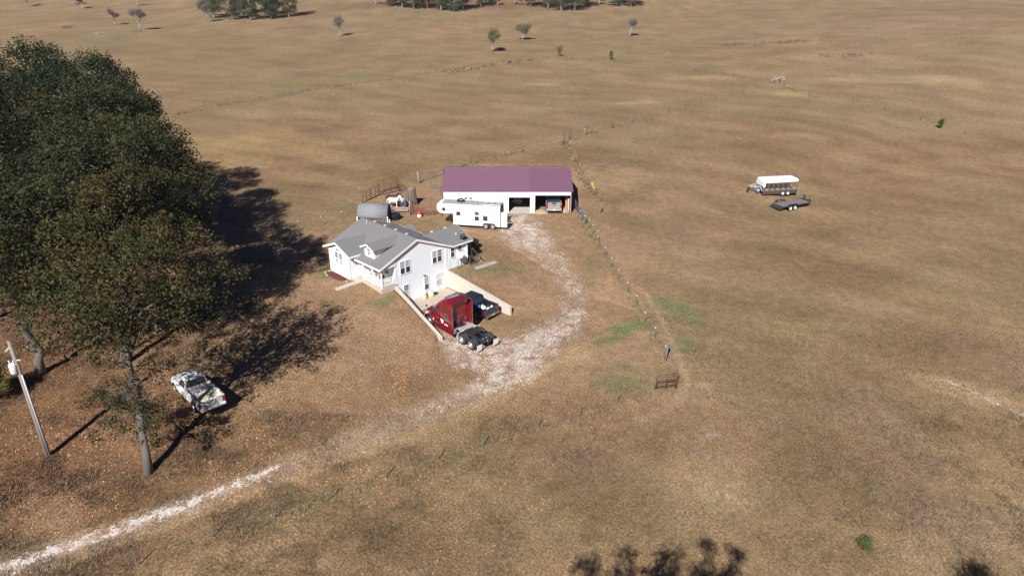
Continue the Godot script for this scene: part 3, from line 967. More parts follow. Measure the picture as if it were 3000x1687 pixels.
func make_barn() -> void:
	var wh := mat("barn_white", Color(0.80, 0.80, 0.80), 0.4)
	var mauve := mat("barn_mauve", Color(0.235, 0.122, 0.185), 0.42, 0.0, 0.3)
	var mauve2 := mat("barn_mauve_dark", Color(0.21, 0.105, 0.165), 0.42, 0.0, 0.3)
	var red := mat("barn_red", Color(0.16, 0.045, 0.075), 0.45)
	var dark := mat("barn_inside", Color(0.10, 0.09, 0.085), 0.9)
	var o := Vector3(-0.6, 2.12, -94.3)
	var b := thing("barn", "long white metal barn with mauve ribbed roof and two open bays", "barn", o)
	var W := func(x: float, y: float, z: float) -> Vector3: return Vector3(x, y, z) - o
	var x0 := -8.75
	var x1 := 7.55
	var zf := -88.4
	var zb := -100.2
	# timber shell with thickness, then ribbed sheets outside
	var sh := mb()
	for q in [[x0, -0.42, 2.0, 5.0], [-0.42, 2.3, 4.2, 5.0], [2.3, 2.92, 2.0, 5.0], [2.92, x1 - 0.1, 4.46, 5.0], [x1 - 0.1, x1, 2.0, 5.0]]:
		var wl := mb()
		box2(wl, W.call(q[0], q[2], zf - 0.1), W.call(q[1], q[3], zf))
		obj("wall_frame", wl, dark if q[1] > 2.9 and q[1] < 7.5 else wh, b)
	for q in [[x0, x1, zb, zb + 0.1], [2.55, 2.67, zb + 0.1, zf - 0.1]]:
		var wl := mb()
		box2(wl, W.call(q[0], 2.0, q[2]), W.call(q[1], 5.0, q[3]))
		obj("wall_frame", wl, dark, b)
	for x in [x0, x1 - 0.1]:
		var wl := mb()
		prism(wl, PackedVector2Array([Vector2(-zf + 0.1, 2.0), Vector2(-zb - 0.1, 2.0), Vector2(-zb - 0.1, 5.0), Vector2(94.3, 6.38), Vector2(-zf + 0.1, 5.0)]), x, x + 0.1, Transform3D(Basis(Vector3(0, 0, -1), Vector3(0, 1, 0), Vector3(1, 0, 0)), -o))
		obj("end_wall", wl, red, b)
	# front sheets
	var p3 := rib_panel(0.91, 3.0, 3)
	var n := 9
	for k in n:
		put("wall_panel", rib_panel((x0 + 0.42) / -n, 2.94, 3), wh, b, Transform3D(Basis(), W.call(x0 + (k + 0.5) * (-0.42 - x0) / n, 3.5, zf + 0.008)))
	for k in 3:
		put("wall_panel", rib_panel(2.72 / 3.0, 0.78, 3), wh, b, Transform3D(Basis(), W.call(-0.42 + (k + 0.5) * 2.72 / 3.0, 4.6, zf + 0.008)))
	put("wall_panel", rib_panel(0.62, 2.94, 2), wh, b, Transform3D(Basis(), W.call(2.61, 3.5, zf + 0.008)))
	for k in 5:
		put("wall_panel", rib_panel(4.5 / 5.0, 0.52, 3), wh, b, Transform3D(Basis(), W.call(2.92 + (k + 0.5) * 0.9, 4.73, zf + 0.008)))
	for k in 13:
		put("wall_panel", rib_panel(0.9, 2.94, 3), red, b, Transform3D(Basis(Vector3(0, 0, -1), Vector3(0, 1, 0), Vector3(1, 0, 0)), W.call(x1 + 0.008, 3.5, zf - (k + 0.5) * 0.9)))
	# trims
	var tr := mb()
	box2(tr, W.call(x1 - 0.07, 2.0, zf), W.call(x1 + 0.04, 5.0, zf + 0.05))
	obj("corner_trim", tr, red, b)
	tr = mb()
	box2(tr, W.call(x0 - 0.04, 2.0, zf), W.call(x0 + 0.06, 5.0, zf + 0.05))
	obj("corner_trim", tr, red, b)
	tr = mb()
	box2(tr, W.call(2.92, 2.0, zf - 0.1), W.call(2.97, 4.46, zf + 0.03))
	obj("door_trim", tr, red, b)
	# windows behind the horse trailer
	for x in [-6.05, -5.42]:
		var f := func(xx: float, yy: float, d: float) -> Vector3: return W.call(xx, yy, zf + 0.03 + d)
		window(b, f, x, 3.92, 0.36, 0.36, 0)
	# roof
	var slope := atan2(1.42, 6.05)
	var len_ := 6.05 / cos(slope) + 0.02
	for side in [1, -1]:
		var bs := Basis(Vector3(1, 0, 0), slope * side) * (Basis(Vector3(1, 0, 0), Vector3(0, 0, -1), Vector3(0, 1, 0)))
		if side < 0:
			bs = Basis(Vector3(1, 0, 0), -slope) * Basis(Vector3(1, 0, 0), Vector3(0, 0, -1), Vector3(0, 1, 0))
		var deck := mb()
		var zc := 94.3
		box(deck, W.call(-0.6, 5.72, -94.3 + 3.03 * side), Vector3(16.6, 0.06, len_ - 0.06), Basis(Vector3(1, 0, 0), slope * side))
		var roof := obj("roof", deck, mauve2, b)
		for k in 18:
			var w := 16.65 / 18.0
			put("roof_panel", rib_panel(w - 0.003, len_, 4), mauve if k < 12 else mauve2, roof, Transform3D(bs, W.call(-8.925 + (k + 0.5) * w, 5.77 + 0.004 * (k % 2), -94.3 + 3.03 * side)))
	var cap := mb()
	prism(cap, PackedVector2Array([Vector2(-0.22, 6.44), Vector2(0.22, 6.44), Vector2(0, 6.53)]), -8.95, 7.75, Transform3D(Basis(Vector3(0, 0, -1), Vector3(0, 1, 0), Vector3(1, 0, 0)), -o + Vector3(0, 0, -94.3)))
	obj("ridge_cap", cap, mauve, b)
	for x in [-8.94, 7.74]:
		for side in [1, -1]:
			var rk := mb()
			box(rk, W.call(x, 5.69, -94.3 + 3.03 * side), Vector3(0.03, 0.16, len_), Basis(Vector3(1, 0, 0), slope * side))
			obj("rake_trim", rk, red, b)
	var ev := mb()
	box2(ev, W.call(-8.9, 4.93, zf + 0.04), W.call(7.7, 5.02, zf + 0.075))
	obj("eave_trim", ev, wh, b)
	# floor of the closed bay
	var fl := mb()
	box2(fl, W.call(x0 + 0.1, 1.9, zb + 0.1), W.call(2.55, 2.2, zf + 0.15))
	obj("floor", fl, M.concrete, b)
	fl = mb()
	for k in 6:
		box2(fl, W.call(3.6 + 0.62 * k, 4.85, zb + 0.1), W.call(3.68 + 0.62 * k, 5.0, zf - 0.1))
	stuff(obj("roof_joists", fl, mat("old_wood", Color(0.22, 0.16, 0.10), 0.9, 0.0, 1.0), b))
	# star in the closed bay
	var s := mb()
	for k in 6:
		var d := Vector3(cos(TAU * k / 6.0), sin(TAU * k / 6.0) * 0.75, 0)
		beam(s, Vector3.ZERO, d * 0.66, 0.13, 0.04)
		for e in [-0.6, 0.6]:
			var d2 := Basis(Vector3(0, 0, 1), e) * d
			beam(s, d * 0.36, d * 0.36 + d2 * 0.27, 0.11, 0.04)
	tube(s, Vector3(0, 0.4, 0), Vector3(0, 1.3, 0), 0.01, 0.01, 4)
	var star := obj("hanging_decoration", s, mat("star_white", Color(0.85, 0.87, 0.9), 0.4), self, Transform3D(Basis(), Vector3(0.7, 2.72, -91.6)))
	tag(star, "white star-shaped decoration hanging in the dark left bay of the barn", "decoration")
	# heaps and boards in the open bay
	for q in [[3.75, -88.6, 1.1, 0.42, 11], [6.75, -88.9, 0.6, 0.5, 12]]:
		var hp_ := mb(true)
		var nn := FastNoiseLite.new()
		nn.seed = q[4]
		nn.frequency = 1.2
		var rings := []
		for i in 7:
			var ring := []
			for k in 18:
				var a := -TAU * k / 18.0
				var rr: float = q[2] * (1.0 - i / 6.5) * (1.0 + 0.25 * nn.get_noise_2d(cos(a) * 2.0, sin(a) * 2.0))
				ring.append(Vector3(cos(a) * rr, q[3] * sin(i / 6.0 * PI * 0.5), sin(a) * rr * 0.8))
			rings.append(ring)
		loft(hp_, rings, false, true)
		var ho := obj("sand_heap", hp_, mat("sand", Color(0.46, 0.35, 0.22), 0.95, 0.0, 1.0), self, Transform3D(Basis(), G(q[0], q[1]) - Vector3(0, 0.03, 0)))
		tag(ho, "low tan heap of sand left of the silver pickup" if q[0] < 5.0 else "small pale heap of sand against the right wall of the open bay", "sand heap")
	for q in [[7.0, -89.3, 0.25, 2.3, Color(0.50, 0.22, 0.06), "orange-brown plank leaning in the right corner of the open bay"], [7.25, -88.9, 0.2, 1.7, Color(0.42, 0.40, 0.38), "grey board leaning beside the orange plank in the open bay"]]:
		var pk := mb()
		box(pk, Vector3(0, q[3] * 0.5, 0), Vector3(q[2], q[3], 0.05))
		var po := obj("plank", pk, mat("plank_%d" % int(q[3] * 10), q[4], 0.8), self, Transform3D(Basis(Vector3(1, 0, 0), -0.12), G(q[0], q[1])))
		tag(po, q[5], "plank")

# ---------------------------------------------------------------- vehicles (forward is -z, origin on the ground)
func wheel(parent: Node, at: Vector3, r: float, w: float, rim_r: float, rim: Material, out := 1.0) -> Node:   # out: +1 outer face towards +x
	var st := mb(true)
	var turn := Basis(Vector3(0, 0, 1), -PI / 2 * out)
	var k := r * 0.12
	ring_lathe(st, [Vector2(rim_r, -w / 2 + 0.01), Vector2(r - k * 1.4, -w / 2), Vector2(r - k * 0.3, -w / 2 + k * 0.5), Vector2(r, -w / 2 + k * 1.2), Vector2(r, w / 2 - k * 1.2), Vector2(r - k * 0.3, w / 2 - k * 0.5), Vector2(r - k * 1.4, w / 2), Vector2(rim_r, w / 2 - 0.01)], Transform3D(turn, Vector3.ZERO), 22)
	st.generate_normals()
	var wn := Node3D.new()
	wn.name = "wheel"
	parent.add_child(wn, true)
	wn.position = at
	put("tyre", st.commit(), mat("tyre", Color(0.028, 0.028, 0.03), 0.85), wn)
	var rm := mb()
	lathe(rm, [Vector2(rim_r * 0.99, -w / 2 + 0.02), Vector2(rim_r * 0.99, w / 2 - 0.015), Vector2(rim_r * 0.86, w / 2 - 0.02), Vector2(rim_r * 0.76, w / 2 - 0.06), Vector2(rim_r * 0.45, w / 2 - 0.045), Vector2(rim_r * 0.36, w / 2 - 0.005), Vector2(rim_r * 0.15, w / 2 + 0.01)], Transform3D(turn, Vector3.ZERO), 18)
	obj("rim", rm, rim, wn)
	return wn

func ring_lathe(st: SurfaceTool, prof: Array, t: Transform3D, n: int) -> void:
	var rings := []
	for q in prof:
		var ring := []
		for k in n:
			var a := -TAU * k / n
			ring.append(t * Vector3(cos(a) * q.x, q.y, sin(a) * q.x))
		rings.append(ring)
	rings.append(rings[0])
	loft(st, rings)

func pane_quad(st: SurfaceTool, a: Vector3, b: Vector3, c: Vector3, d: Vector3, inset: float, out: float) -> void:
	# a thin pane on the face a b c d (counter-clockwise from outside), shrunk towards the middle
	var m := (a + b + c + d) / 4.0
	var n := (b - a).cross(d - a).normalized()
	var f := func(p: Vector3) -> Vector3:
		var l := (m - p).length()
		return p + (m - p) * (inset / l)
	var q := [f.call(a), f.call(b), f.call(c), f.call(d)]
	var o := []
	for p in q:
		o.append(p + n * out)
	quad(st, o[0], o[1], o[2], o[3])
	for i in 4:
		var j := (i + 1) % 4
		quad(st, q[i] - n * 0.004, q[j] - n * 0.004, o[j], o[i])

# half profile list [x, y] mirrored to a closed ring at z
func ring_at(half: Array, z: float) -> Array:
	var out := []
	for p in half:
		out.append(Vector3(p[0], p[1], z))
	for i in range(half.size() - 1, -1, -1):
		out.append(Vector3(-half[i][0], half[i][1], z))
	return out

func make_pickup(called: String, label: String, at: Vector3, turn: float, paint: Material, o: Dictionary) -> Node3D:
	var t := thing(called, label, "pickup truck", at, turn)
	var wd: float = o.get("w", 0.98)
	var belt: float = o.get("belt", 1.22)
	var hood: float = o.get("hood", 1.14)
	var top: float = o.get("top", 1.88)
	var zc: float = o.get("cab_rear", 0.75)
	var zw: float = o.get("screen", -1.25)
	var zf := -2.8
	var zr := 2.8
	var boxy: float = o.get("boxy", 0.0)
	var glassm: Material = o.get("glass", M.glass)
	# nose, hood and doors: rings from the front (last) to the cab's back (first)
	var st := mb(boxy > 0.5)
	st = mb()
	var hf := func(h: float, w: float, low: float) -> Array:
		return [[w - 0.06, low], [w, low + 0.12], [w, h - 0.2], [w - 0.05, h - 0.05], [w - 0.16, h]]
	var rings := [ring_at(hf.call(belt, wd, 0.42), zc), ring_at(hf.call(belt, wd, 0.42), zw + 0.25), ring_at(hf.call(hood + 0.02, wd, 0.42), zw - 0.15), ring_at(hf.call(hood - 0.03, wd, 0.42), zf + 0.7), ring_at(hf.call(hood - 0.1, wd - 0.03, 0.45), zf + 0.2), ring_at(hf.call(hood - 0.22, wd - 0.1, 0.5), zf + 0.03)]
	loft(st, rings, true, true)
	obj("body", st, paint, t)
	# hood crease and grille
	var gm := mb()
	box2(gm, Vector3(-0.62, 0.62, zf - 0.01), Vector3(0.62, hood - 0.28, zf + 0.05))
	obj("grille", gm, M.dark_metal, t)
	for s in [-1, 1]:
		var hl := mb()
		box2(hl, Vector3(s * 0.66, 0.72, zf - 0.005), Vector3(s * 0.86, hood - 0.28, zf + 0.08))
		obj("headlight", hl, mat("lamp_clear", Color(0.6, 0.62, 0.64), 0.15), t)
	var bp := mb()
	cbox(bp, Vector3(0, 0.5, zf - 0.08), Vector3(wd * 1.9, 0.22, 0.18), 0.04)
	obj("front_bumper", bp, o.get("bumper", M.chrome), t)
	# cab
	var f0 := Vector3(wd - 0.1, belt - 0.01, zw)
	var f1 := Vector3(wd - 0.26, top - 0.05, zw + lerpf(0.72, 0.4, boxy))
	var r1 := Vector3(wd - 0.26, top - 0.05, zc - lerpf(0.2, 0.05, boxy))
	var r0 := Vector3(wd - 0.1, belt - 0.01, zc)
	var mx := func(p: Vector3) -> Vector3: return Vector3(-p.x, p.y, p.z)
	var cab := mb()
	hexa(cab, [mx.call(r0), r0, f0, mx.call(f0), mx.call(r1), r1, f1, mx.call(f1)])
	var cb := obj("cab", cab, paint, t)
	var rf := mb()
	var rr := []
	for q in [[0.0, 0.0], [0.06, 0.05], [0.2, 0.075]]:
		rr.append([Vector3(r1.x - q[0], r1.y + q[1], r1.z - q[0]), Vector3(f1.x - q[0], f1.y + q[1], f1.z + q[0] * 0.7), mx.call(Vector3(f1.x - q[0], f1.y + q[1], f1.z + q[0] * 0.7)), mx.call(Vector3(r1.x - q[0], r1.y + q[1], r1.z - q[0]))])
	loft(rf, rr, false, true)
	obj("roof", rf, paint, cb)
	var ws := mb()
	pane_quad(ws, mx.call(f0), mx.call(f1), f1, f0, 0.09, 0.012)
	obj("windscreen", ws, glassm, cb)
	ws = mb()
	pane_quad(ws, r0, r1, mx.call(r1), mx.call(r0), 0.12, 0.012)
	obj("rear_window", ws, glassm, cb)
	var crew: bool = o.get("crew", true)
	for s in [-1, 1]:
		var cuts := [0.0, 0.52, 1.0] if crew else [0.0, 1.0]
		for k in cuts.size() - 1:
			var a: Vector3 = f0.lerp(r0, cuts[k])
			var b: Vector3 = f0.lerp(r0, cuts[k + 1])
			var c: Vector3 = f1.lerp(r1, cuts[k + 1])
			var d: Vector3 = f1.lerp(r1, cuts[k])
			var sw := mb()
			if s > 0:
				pane_quad(sw, b, a, d, c, 0.1, 0.012)
			else:
				pane_quad(sw, mx.call(a), mx.call(b), mx.call(c), mx.call(d), 0.1, 0.012)
			obj("side_window", sw, glassm, cb)
			var dr := mb()
			var za := lerpf(zw + 0.12, zc - 0.05, cuts[k])
			var zb := lerpf(zw + 0.12, zc - 0.05, cuts[k + 1])
			box2(dr, Vector3(s * (wd - 0.01), 0.5, za + 0.02), Vector3(s * (wd + 0.012), belt - 0.2, zb - 0.02))
			var door := obj("door", dr, paint, t)
			var hd := mb()
			box2(hd, Vector3(s * (wd + 0.012), belt - 0.3, zb - 0.22), Vector3(s * (wd + 0.035), belt - 0.265, zb - 0.07))
			obj("handle", hd, o.get("handle", M.dark_metal), door)
		var mi := mb()
		cbox(mi, Vector3(s * (wd + 0.12), belt + 0.1, zw + 0.3), Vector3(0.2, 0.2, 0.1), 0.03)
		beam(mi, Vector3(s * (wd - 0.08), belt, zw + 0.32), Vector3(s * (wd + 0.06), belt + 0.04, zw + 0.32), 0.05, 0.05)
		obj("mirror", mi, o.get("mirror", M.dark_metal), t)
	# bed
	var bh: float = o.get("bed", belt + 0.02)
	for s in [-1, 1]:
		var bd := mb()
		prism(bd, PackedVector2Array([Vector2(-zc - 0.02, 0.45), Vector2(-zr + 0.04, 0.55), Vector2(-zr + 0.02, bh), Vector2(-zc - 0.02, bh)]), wd - 0.09 if s > 0 else -wd, wd if s > 0 else -wd + 0.09, Transform3D(Basis(Vector3(0, 0, -1), Vector3(0, 1, 0), Vector3(1, 0, 0)), Vector3.ZERO))
		obj("bed_side", bd, paint, t)
		var rl := mb()
		box2(rl, Vector3(s * (wd - 0.12), bh - 0.005, zc + 0.03), Vector3(s * (wd + 0.004), bh + 0.02, zr - 0.03))
		obj("bed_rail", rl, o.get("rail", M.dark_metal), t)
		var tl := mb()
		box2(tl, Vector3(s * (wd - 0.17), bh - 0.5, zr - 0.06), Vector3(s * (wd + 0.008), bh - 0.08, zr + 0.015))
		obj("tail_light", tl, mat("lamp_red", Color(0.30, 0.012, 0.03), 0.25), t)
	var fl := mb()
	box2(fl, Vector3(-wd + 0.09, 0.6, zc + 0.02), Vector3(wd - 0.09, o.get("floor", 0.72), zr - 0.02))
	var bed := obj("bed_floor", fl, o.get("liner", M.dark_metal), t)
	var fb := mb()
	box2(fb, Vector3(-wd + 0.09, 0.72, zc + 0.02), Vector3(wd - 0.09, bh, zc + 0.07))
	obj("bed_front", fb, paint, bed)
	var tg := mb()
	cbox(tg, Vector3(0, (bh + 0.62) * 0.5, zr - 0.02), Vector3(wd * 2 - 0.36, bh - 0.6, 0.075), 0.02)
	var gate := obj("tailgate", tg, o.get("gate", paint), t)
	var gh := mb()
	box2(gh, Vector3(-0.12, bh - 0.16, zr + 0.015), Vector3(0.12, bh - 0.08, zr + 0.03))
	obj("handle", gh, M.dark_metal, gate)
	var rb := mb()
	cbox(rb, Vector3(0, 0.53, zr + 0.1), Vector3(wd * 1.94, 0.2, 0.2), 0.04)
	obj("rear_bumper", rb, o.get("rear_bumper", o.get("bumper", M.chrome)), t)
	var np := mb()
	box2(np, Vector3(-0.16, 0.5, zr + 0.2), Vector3(0.16, 0.62, zr + 0.212))
	obj("number_plate", np, mat("plate", Color(0.7, 0.7, 0.68), 0.5), t)
	# arches and wheels
	for z in [-1.85, 1.75]:
		for s in [-1, 1]:
			var ar := mb()
			tube(ar, Vector3(s * (wd - 0.2), 0.42, z), Vector3(s * (wd + 0.006), 0.42, z), 0.48, 0.48, 18)
			obj("wheel_arch", ar, M.under_black, t)
			wheel(t, Vector3(s * (wd - 0.1), 0.38, z), 0.38, 0.25, 0.24, o.get("rim", M.alloy), s)
	return t

func make_vehicles() -> void:
	mat("chrome", Color(0.62, 0.62, 0.63), 0.22, 0.9)
	mat("alloy", Color(0.55, 0.55, 0.56), 0.35, 0.7)
	mat("under_black", Color(0.012, 0.012, 0.013), 0.9)
	mat("white_steel", Color(0.76, 0.76, 0.75), 0.5)
	var black := mat("black_paint", Color(0.012, 0.014, 0.02), 0.25)
	black.clearcoat_enabled = true
	black.clearcoat = 0.6
	var silver := mat("silver_paint", Color(0.34, 0.33, 0.32), 0.35, 0.25)
	var white := mat("old_white_paint", Color(0.72, 0.73, 0.74), 0.55, 0.0, 0.3)
	mat("blue_glass", Color(0.02, 0.03, 0.045), 0.07).metallic_specular = 0.8

	# black pickup in the court
	make_pickup("black_pickup", "black crew-cab pickup parked between the red truck and the retaining wall", Vector3(-4.08, 0.0, -64.1), 50.0, black, {"cab_rear": 1.2, "screen": -1.2, "top": 1.86, "glass": M.blue_glass, "gate": mat("black_gate", Color(0.05, 0.05, 0.055), 0.35), "rear_bumper": M.chrome})
	var inv := Transform3D(Basis(Vector3.UP, deg_to_rad(50.0)), Vector3(-4.08, 0.0, -64.1))
	for q in [["plastic_barrel", "blue plastic jug standing in the bed of the black pickup", Vector3(-0.45, 0.9, 1.6), Color(0.02, 0.09, 0.50), "jug"], ["feed_bag", "pale yellow bag slumped in the bed of the black pickup", Vector3(-0.05, 0.85, 1.65), Color(0.42, 0.37, 0.18), "bag"]]:
		var st := mb(true)
		if q[4] == "jug":
			lathe(st, [Vector2(0.14, 0), Vector2(0.16, 0.03), Vector2(0.16, 0.26), Vector2(0.12, 0.33), Vector2(0.05, 0.36), Vector2(0.05, 0.4)], Transform3D(), 14)
		else:
			lathe(st, [Vector2(0.2, 0), Vector2(0.24, 0.08), Vector2(0.22, 0.2), Vector2(0.14, 0.3), Vector2(0.05, 0.38)], Transform3D(Basis().scaled(Vector3(1.2, 1, 0.8)), Vector3.ZERO), 12)
		var ob := obj(q[0], st, mat("col_" + q[0], q[3], 0.5), self, inv * Transform3D(Basis(), q[2]))
		tag(ob, q[1], q[4])
	var k := 0
	for q in [[Vector3(-0.3, 0.85, 2.05), Vector3(0.6, 0.4, 0.46), "large white crumpled bag in the middle of the black pickup's bed"], [Vector3(-0.1, 0.85, 2.45), Vector3(0.5, 0.32, 0.36), "small white bag behind the larger one in the black pickup's bed"], [Vector3(0.45, 0.78, 2.4), Vector3(0.3, 0.4, 0.25), "white carton upright near the tailgate of the black pickup"]]:
		var st := mb(true)
		var rr := RandomNumberGenerator.new()
		rr.seed = 40 + k
		var rings := []
		for i in 5:
			var ring := []
			for a in 9:
				var s := sin((i + 0.4) / 5.0 * PI) * rr.randf_range(0.8, 1.15)
				ring.append(Vector3(cos(-TAU * a / 9.0) * q[1].x * 0.5 * s, q[1].y * i / 4.0, sin(-TAU * a / 9.0) * q[1].z * 0.5 * s))
			rings.append(ring)
		loft(st, rings, true, true)
		var ob := obj("white_bag", st, mat("bag_white", Color(0.75, 0.77, 0.8), 0.6), self, inv * Transform3D(Basis(), q[0]))
		ob.name = numbered("white_bag")
		tag(ob, q[2], "bag")
		k += 1

	# silver pickup in the barn
	make_pickup("silver_pickup", "silver-grey pickup backed half out of the barn's open right bay", Vector3(5.35, H(5.35, -88.2) + 0.02, -90.75), 0.0, silver, {"crew": true, "cab_rear": 0.6, "bumper": M.chrome, "rail": silver, "liner": mat("bed_grey", Color(0.30, 0.29, 0.28), 0.7), "rear_bumper": mat("bumper_grey", Color(0.32, 0.32, 0.33), 0.4)})
	var tb := mb()
	cbox(tb, Vector3.ZERO, Vector3(0.62, 0.34, 0.4), 0.04)
	tag(obj("tool_box", tb, M.dark_metal, self, Transform3D(Basis(), Vector3(5.4, H(5.35, -88.2) + 0.92, -89.0))), "black tool box in the bed of the silver pickup", "tool box")

	# old white pickup under the oak
	var g := H(-23.8, -46.5)
	var wp := make_pickup("white_pickup", "old white regular-cab pickup with a cream bed cover under the oak", Vector3(-23.75, g, -46.6), 44.0, white, {"crew": false, "cab_rear": 0.15, "screen": -1.15, "boxy": 0.8, "belt": 1.1, "hood": 1.08, "top": 1.78, "bed": 1.14, "gate": mat("gate_grey", Color(0.52, 0.53, 0.56), 0.5, 0.0, 0.3), "rail": white, "bumper": mat("bumper_white", Color(0.6, 0.61, 0.63), 0.5), "rim": M.white_steel, "mirror": white, "floor": 0.9, "liner": mat("cream_cover", Color(0.74, 0.68, 0.52), 0.8, 0.0, 0.3), "glass": mat("dusty_glass", Color(0.03, 0.035, 0.04), 0.2)})
	for i in 5:
		var st := mb()
		box2(st, Vector3(-0.75, 1.105, -1.4 - 0.26 * i), Vector3(0.75, 1.118, -1.3 - 0.26 * i))
		obj("hood_rib", st, white, wp)
	var hr := mb()
	for i in 5:
		box2(hr, Vector3(-0.86, 0.9, 0.34 + 0.12 * i), Vector3(0.86, 0.955, 0.39 + 0.12 * i))
	stuff(obj("slatted_rack", hr, M.gate_grey, wp))
	make_semi()
	make_horse_trailer()
	make_stock_trailer()
	make_flatbed()

func make_semi() -> void:
	var red := mat("truck_red", Color(0.195, 0.007, 0.016), 0.22, 0.15, 0.0)
	red.clearcoat_enabled = true
	red.clearcoat = 0.8
	red.clearcoat_roughness = 0.08
	var dk: Material = M.under_black
	var t := thing("tractor_unit", "dark red sleeper-cab truck tractor parked beside the left retaining wall", "truck", Vector3(-3.18, 0.03, -57.37), 40.5)
	# z = 0 at the middle of the two rear axles, the front axle at -5.7
	var prof := func(w: float, low: float, high: float, r: float) -> Array:
		return [[w - 0.04, low], [w, low + 0.06], [w, high - r], [w - r * 0.3, high - r * 0.3], [w - r, high]]
	var st := mb()
	# sleeper and cab: from the back (first) forward
	var rings := [ring_at(prof.call(1.12, 0.9, 3.5, 0.3), -2.5), ring_at(prof.call(1.12, 0.9, 3.5, 0.3), -3.1), ring_at(prof.call(1.12, 0.9, 3.38, 0.32), -3.6), ring_at(prof.call(1.1, 0.9, 3.12, 0.36), -4.1), ring_at(prof.call(1.07, 0.9, 2.82, 0.36), -4.45), ring_at(prof.call(1.04, 0.9, 2.5, 0.3), -4.75), ring_at(prof.call(1.0, 0.9, 1.8, 0.2), -5.2)]
	loft(st, rings, true, true)
	var cab := obj("cab", st, red, t)
	# hood
	st = mb()
	rings = [ring_at(prof.call(0.98, 0.8, 1.82, 0.2), -5.05), ring_at(prof.call(0.86, 0.75, 1.74, 0.22), -5.7), ring_at(prof.call(0.76, 0.6, 1.58, 0.24), -6.35), ring_at(prof.call(0.68, 0.5, 1.3, 0.26), -6.75)]
	loft(st, rings, true, true)
	var hood := obj("hood", st, red, t)
	st = mb()
	box2(st, Vector3(-0.5, 0.62, -6.8), Vector3(0.5, 1.18, -6.72))
	obj("grille", st, M.chrome, hood)
	st = mb()
	cbox(st, Vector3(0, 0.48, -6.78), Vector3(2.25, 0.36, 0.3), 0.08)
	obj("front_bumper", st, red, t)
	# side extenders and skirts
	for s in [-1, 1]:
		st = mb()
		prism(st, PackedVector2Array([Vector2(2.52, 0.9), Vector2(2.02, 0.9), Vector2(2.0, 3.2), Vector2(2.1, 3.3), Vector2(2.52, 3.3)]), s * 1.12 - 0.02, s * 1.12 + 0.02, Transform3D(Basis(Vector3(0, 0, -1), Vector3(0, 1, 0), Vector3(1, 0, 0)), Vector3.ZERO))
		obj("side_extender", st, red, t)
		st = mb()
		box2(st, Vector3(s * 1.09, 0.9, -2.03), Vector3(s * 1.146, 3.2, -1.98))
		obj("extender_edge", st, mat("rubber_grey", Color(0.11, 0.10, 0.10), 0.7), t)
		st = mb()
		prism(st, PackedVector2Array([Vector2(4.95, 0.3), Vector2(1.95, 0.3), Vector2(1.95, 0.95), Vector2(4.8, 0.95)]), s * 1.14 - 0.03, s * 1.14 + 0.03, Transform3D(Basis(Vector3(0, 0, -1), Vector3(0, 1, 0), Vector3(1, 0, 0)), Vector3.ZERO))
		var skirt := obj("side_skirt", st, red, t)
		st = mb()
		box2(st, Vector3(s * 1.13, 0.78, -5.0), Vector3(s * 1.19, 0.9, -4.2))
		obj("step_plate", st, M.chrome, skirt)
		# fender over the front wheel
		st = mb(true)
		var sec := []
		for i in 9:
			var a := lerpf(-0.25, PI + 0.2, i / 8.0)
			var c := Vector3(0, 0.52 + sin(a) * 0.66, -5.7 + cos(a) * 0.78)
			sec.append([Vector3(s * 1.2, c.y, c.z), Vector3(s * 0.72, c.y + 0.05, c.z), Vector3(s * 0.72, c.y - 0.02, c.z * 0.996 - 0.02), Vector3(s * 1.2, c.y - 0.07, c.z * 0.996 - 0.02)])
		if s > 0:
			for r in sec:
				r.reverse()
		loft(st, sec, true, true)
		obj("fender", st, red, t)
		st = mb()
		cbox(st, Vector3(s * 0.88, 1.0, -6.45), Vector3(0.3, 0.2, 0.22), 0.08)
		obj("headlight", st, M.lamp_clear, t)
		# windows and lettering on the flank
		st = mb()
		box2(st, Vector3(s * 1.03, 1.88, -4.72), Vector3(s * 1.105, 2.26, -4.12))
		obj("door_window", st, M.glass, cab)
		st = mb()
		box2(st, Vector3(s * 1.1, 2.5, -3.4), Vector3(s * 1.132, 2.66, -2.72))
		obj("vent_window", st, M.dark_metal, cab)
		st = mb()
		box2(st, Vector3(s * 1.1, 1.46, -3.26), Vector3(s * 1.128, 2.08, -2.74))
		var sw := obj("sleeper_window", st, M.chrome, cab)
		st = mb()
		box2(st, Vector3(s * 1.1, 1.51, -3.22), Vector3(s * 1.134, 2.03, -2.78))
		obj("pane", st, M.glass, sw)
		st = mb()
		for b in [[-3.95, 1.28, -3.5, 1.35], [-3.9, 1.19, -3.46, 1.25], [-3.84, 1.1, -3.46, 1.16], [-3.8, 1.01, -3.58, 1.07], [-3.74, 0.74, -3.66, 1.0], [-3.79, 0.7, -3.62, 0.76], [-3.34, 1.0, -2.78, 1.07], [-3.3, 0.92, -2.86, 0.97], [-3.52, 0.72, -3.46, 0.84]]:
			box2(st, Vector3(s * 1.1, b[1], b[0]), Vector3(s * 1.13, b[3], b[2]))
		stuff(obj("white_emblem", st, M.trim, cab))
		st = mb()
		for b in [[-4.62, 1.2, -4.58, 1.3], [-4.52, 1.2, -4.48, 1.3], [-4.42, 1.2, -4.34, 1.24]]:
			box2(st, Vector3(s * 1.05, b[1], b[0]), Vector3(s * 1.135, b[3], b[2]))
		stuff(obj("door_lettering", st, M.chrome, cab))
		st = mb()
		box2(st, Vector3(s * 1.0, 0.95, -4.06), Vector3(s * 1.121, 2.6, -4.048))
		obj("door_seam", st, dk, cab)
		st = mb()
		pipe(st, [Vector3(s * 1.0, 2.15, -4.85), Vector3(s * 1.3, 2.2, -4.98)], 0.025)
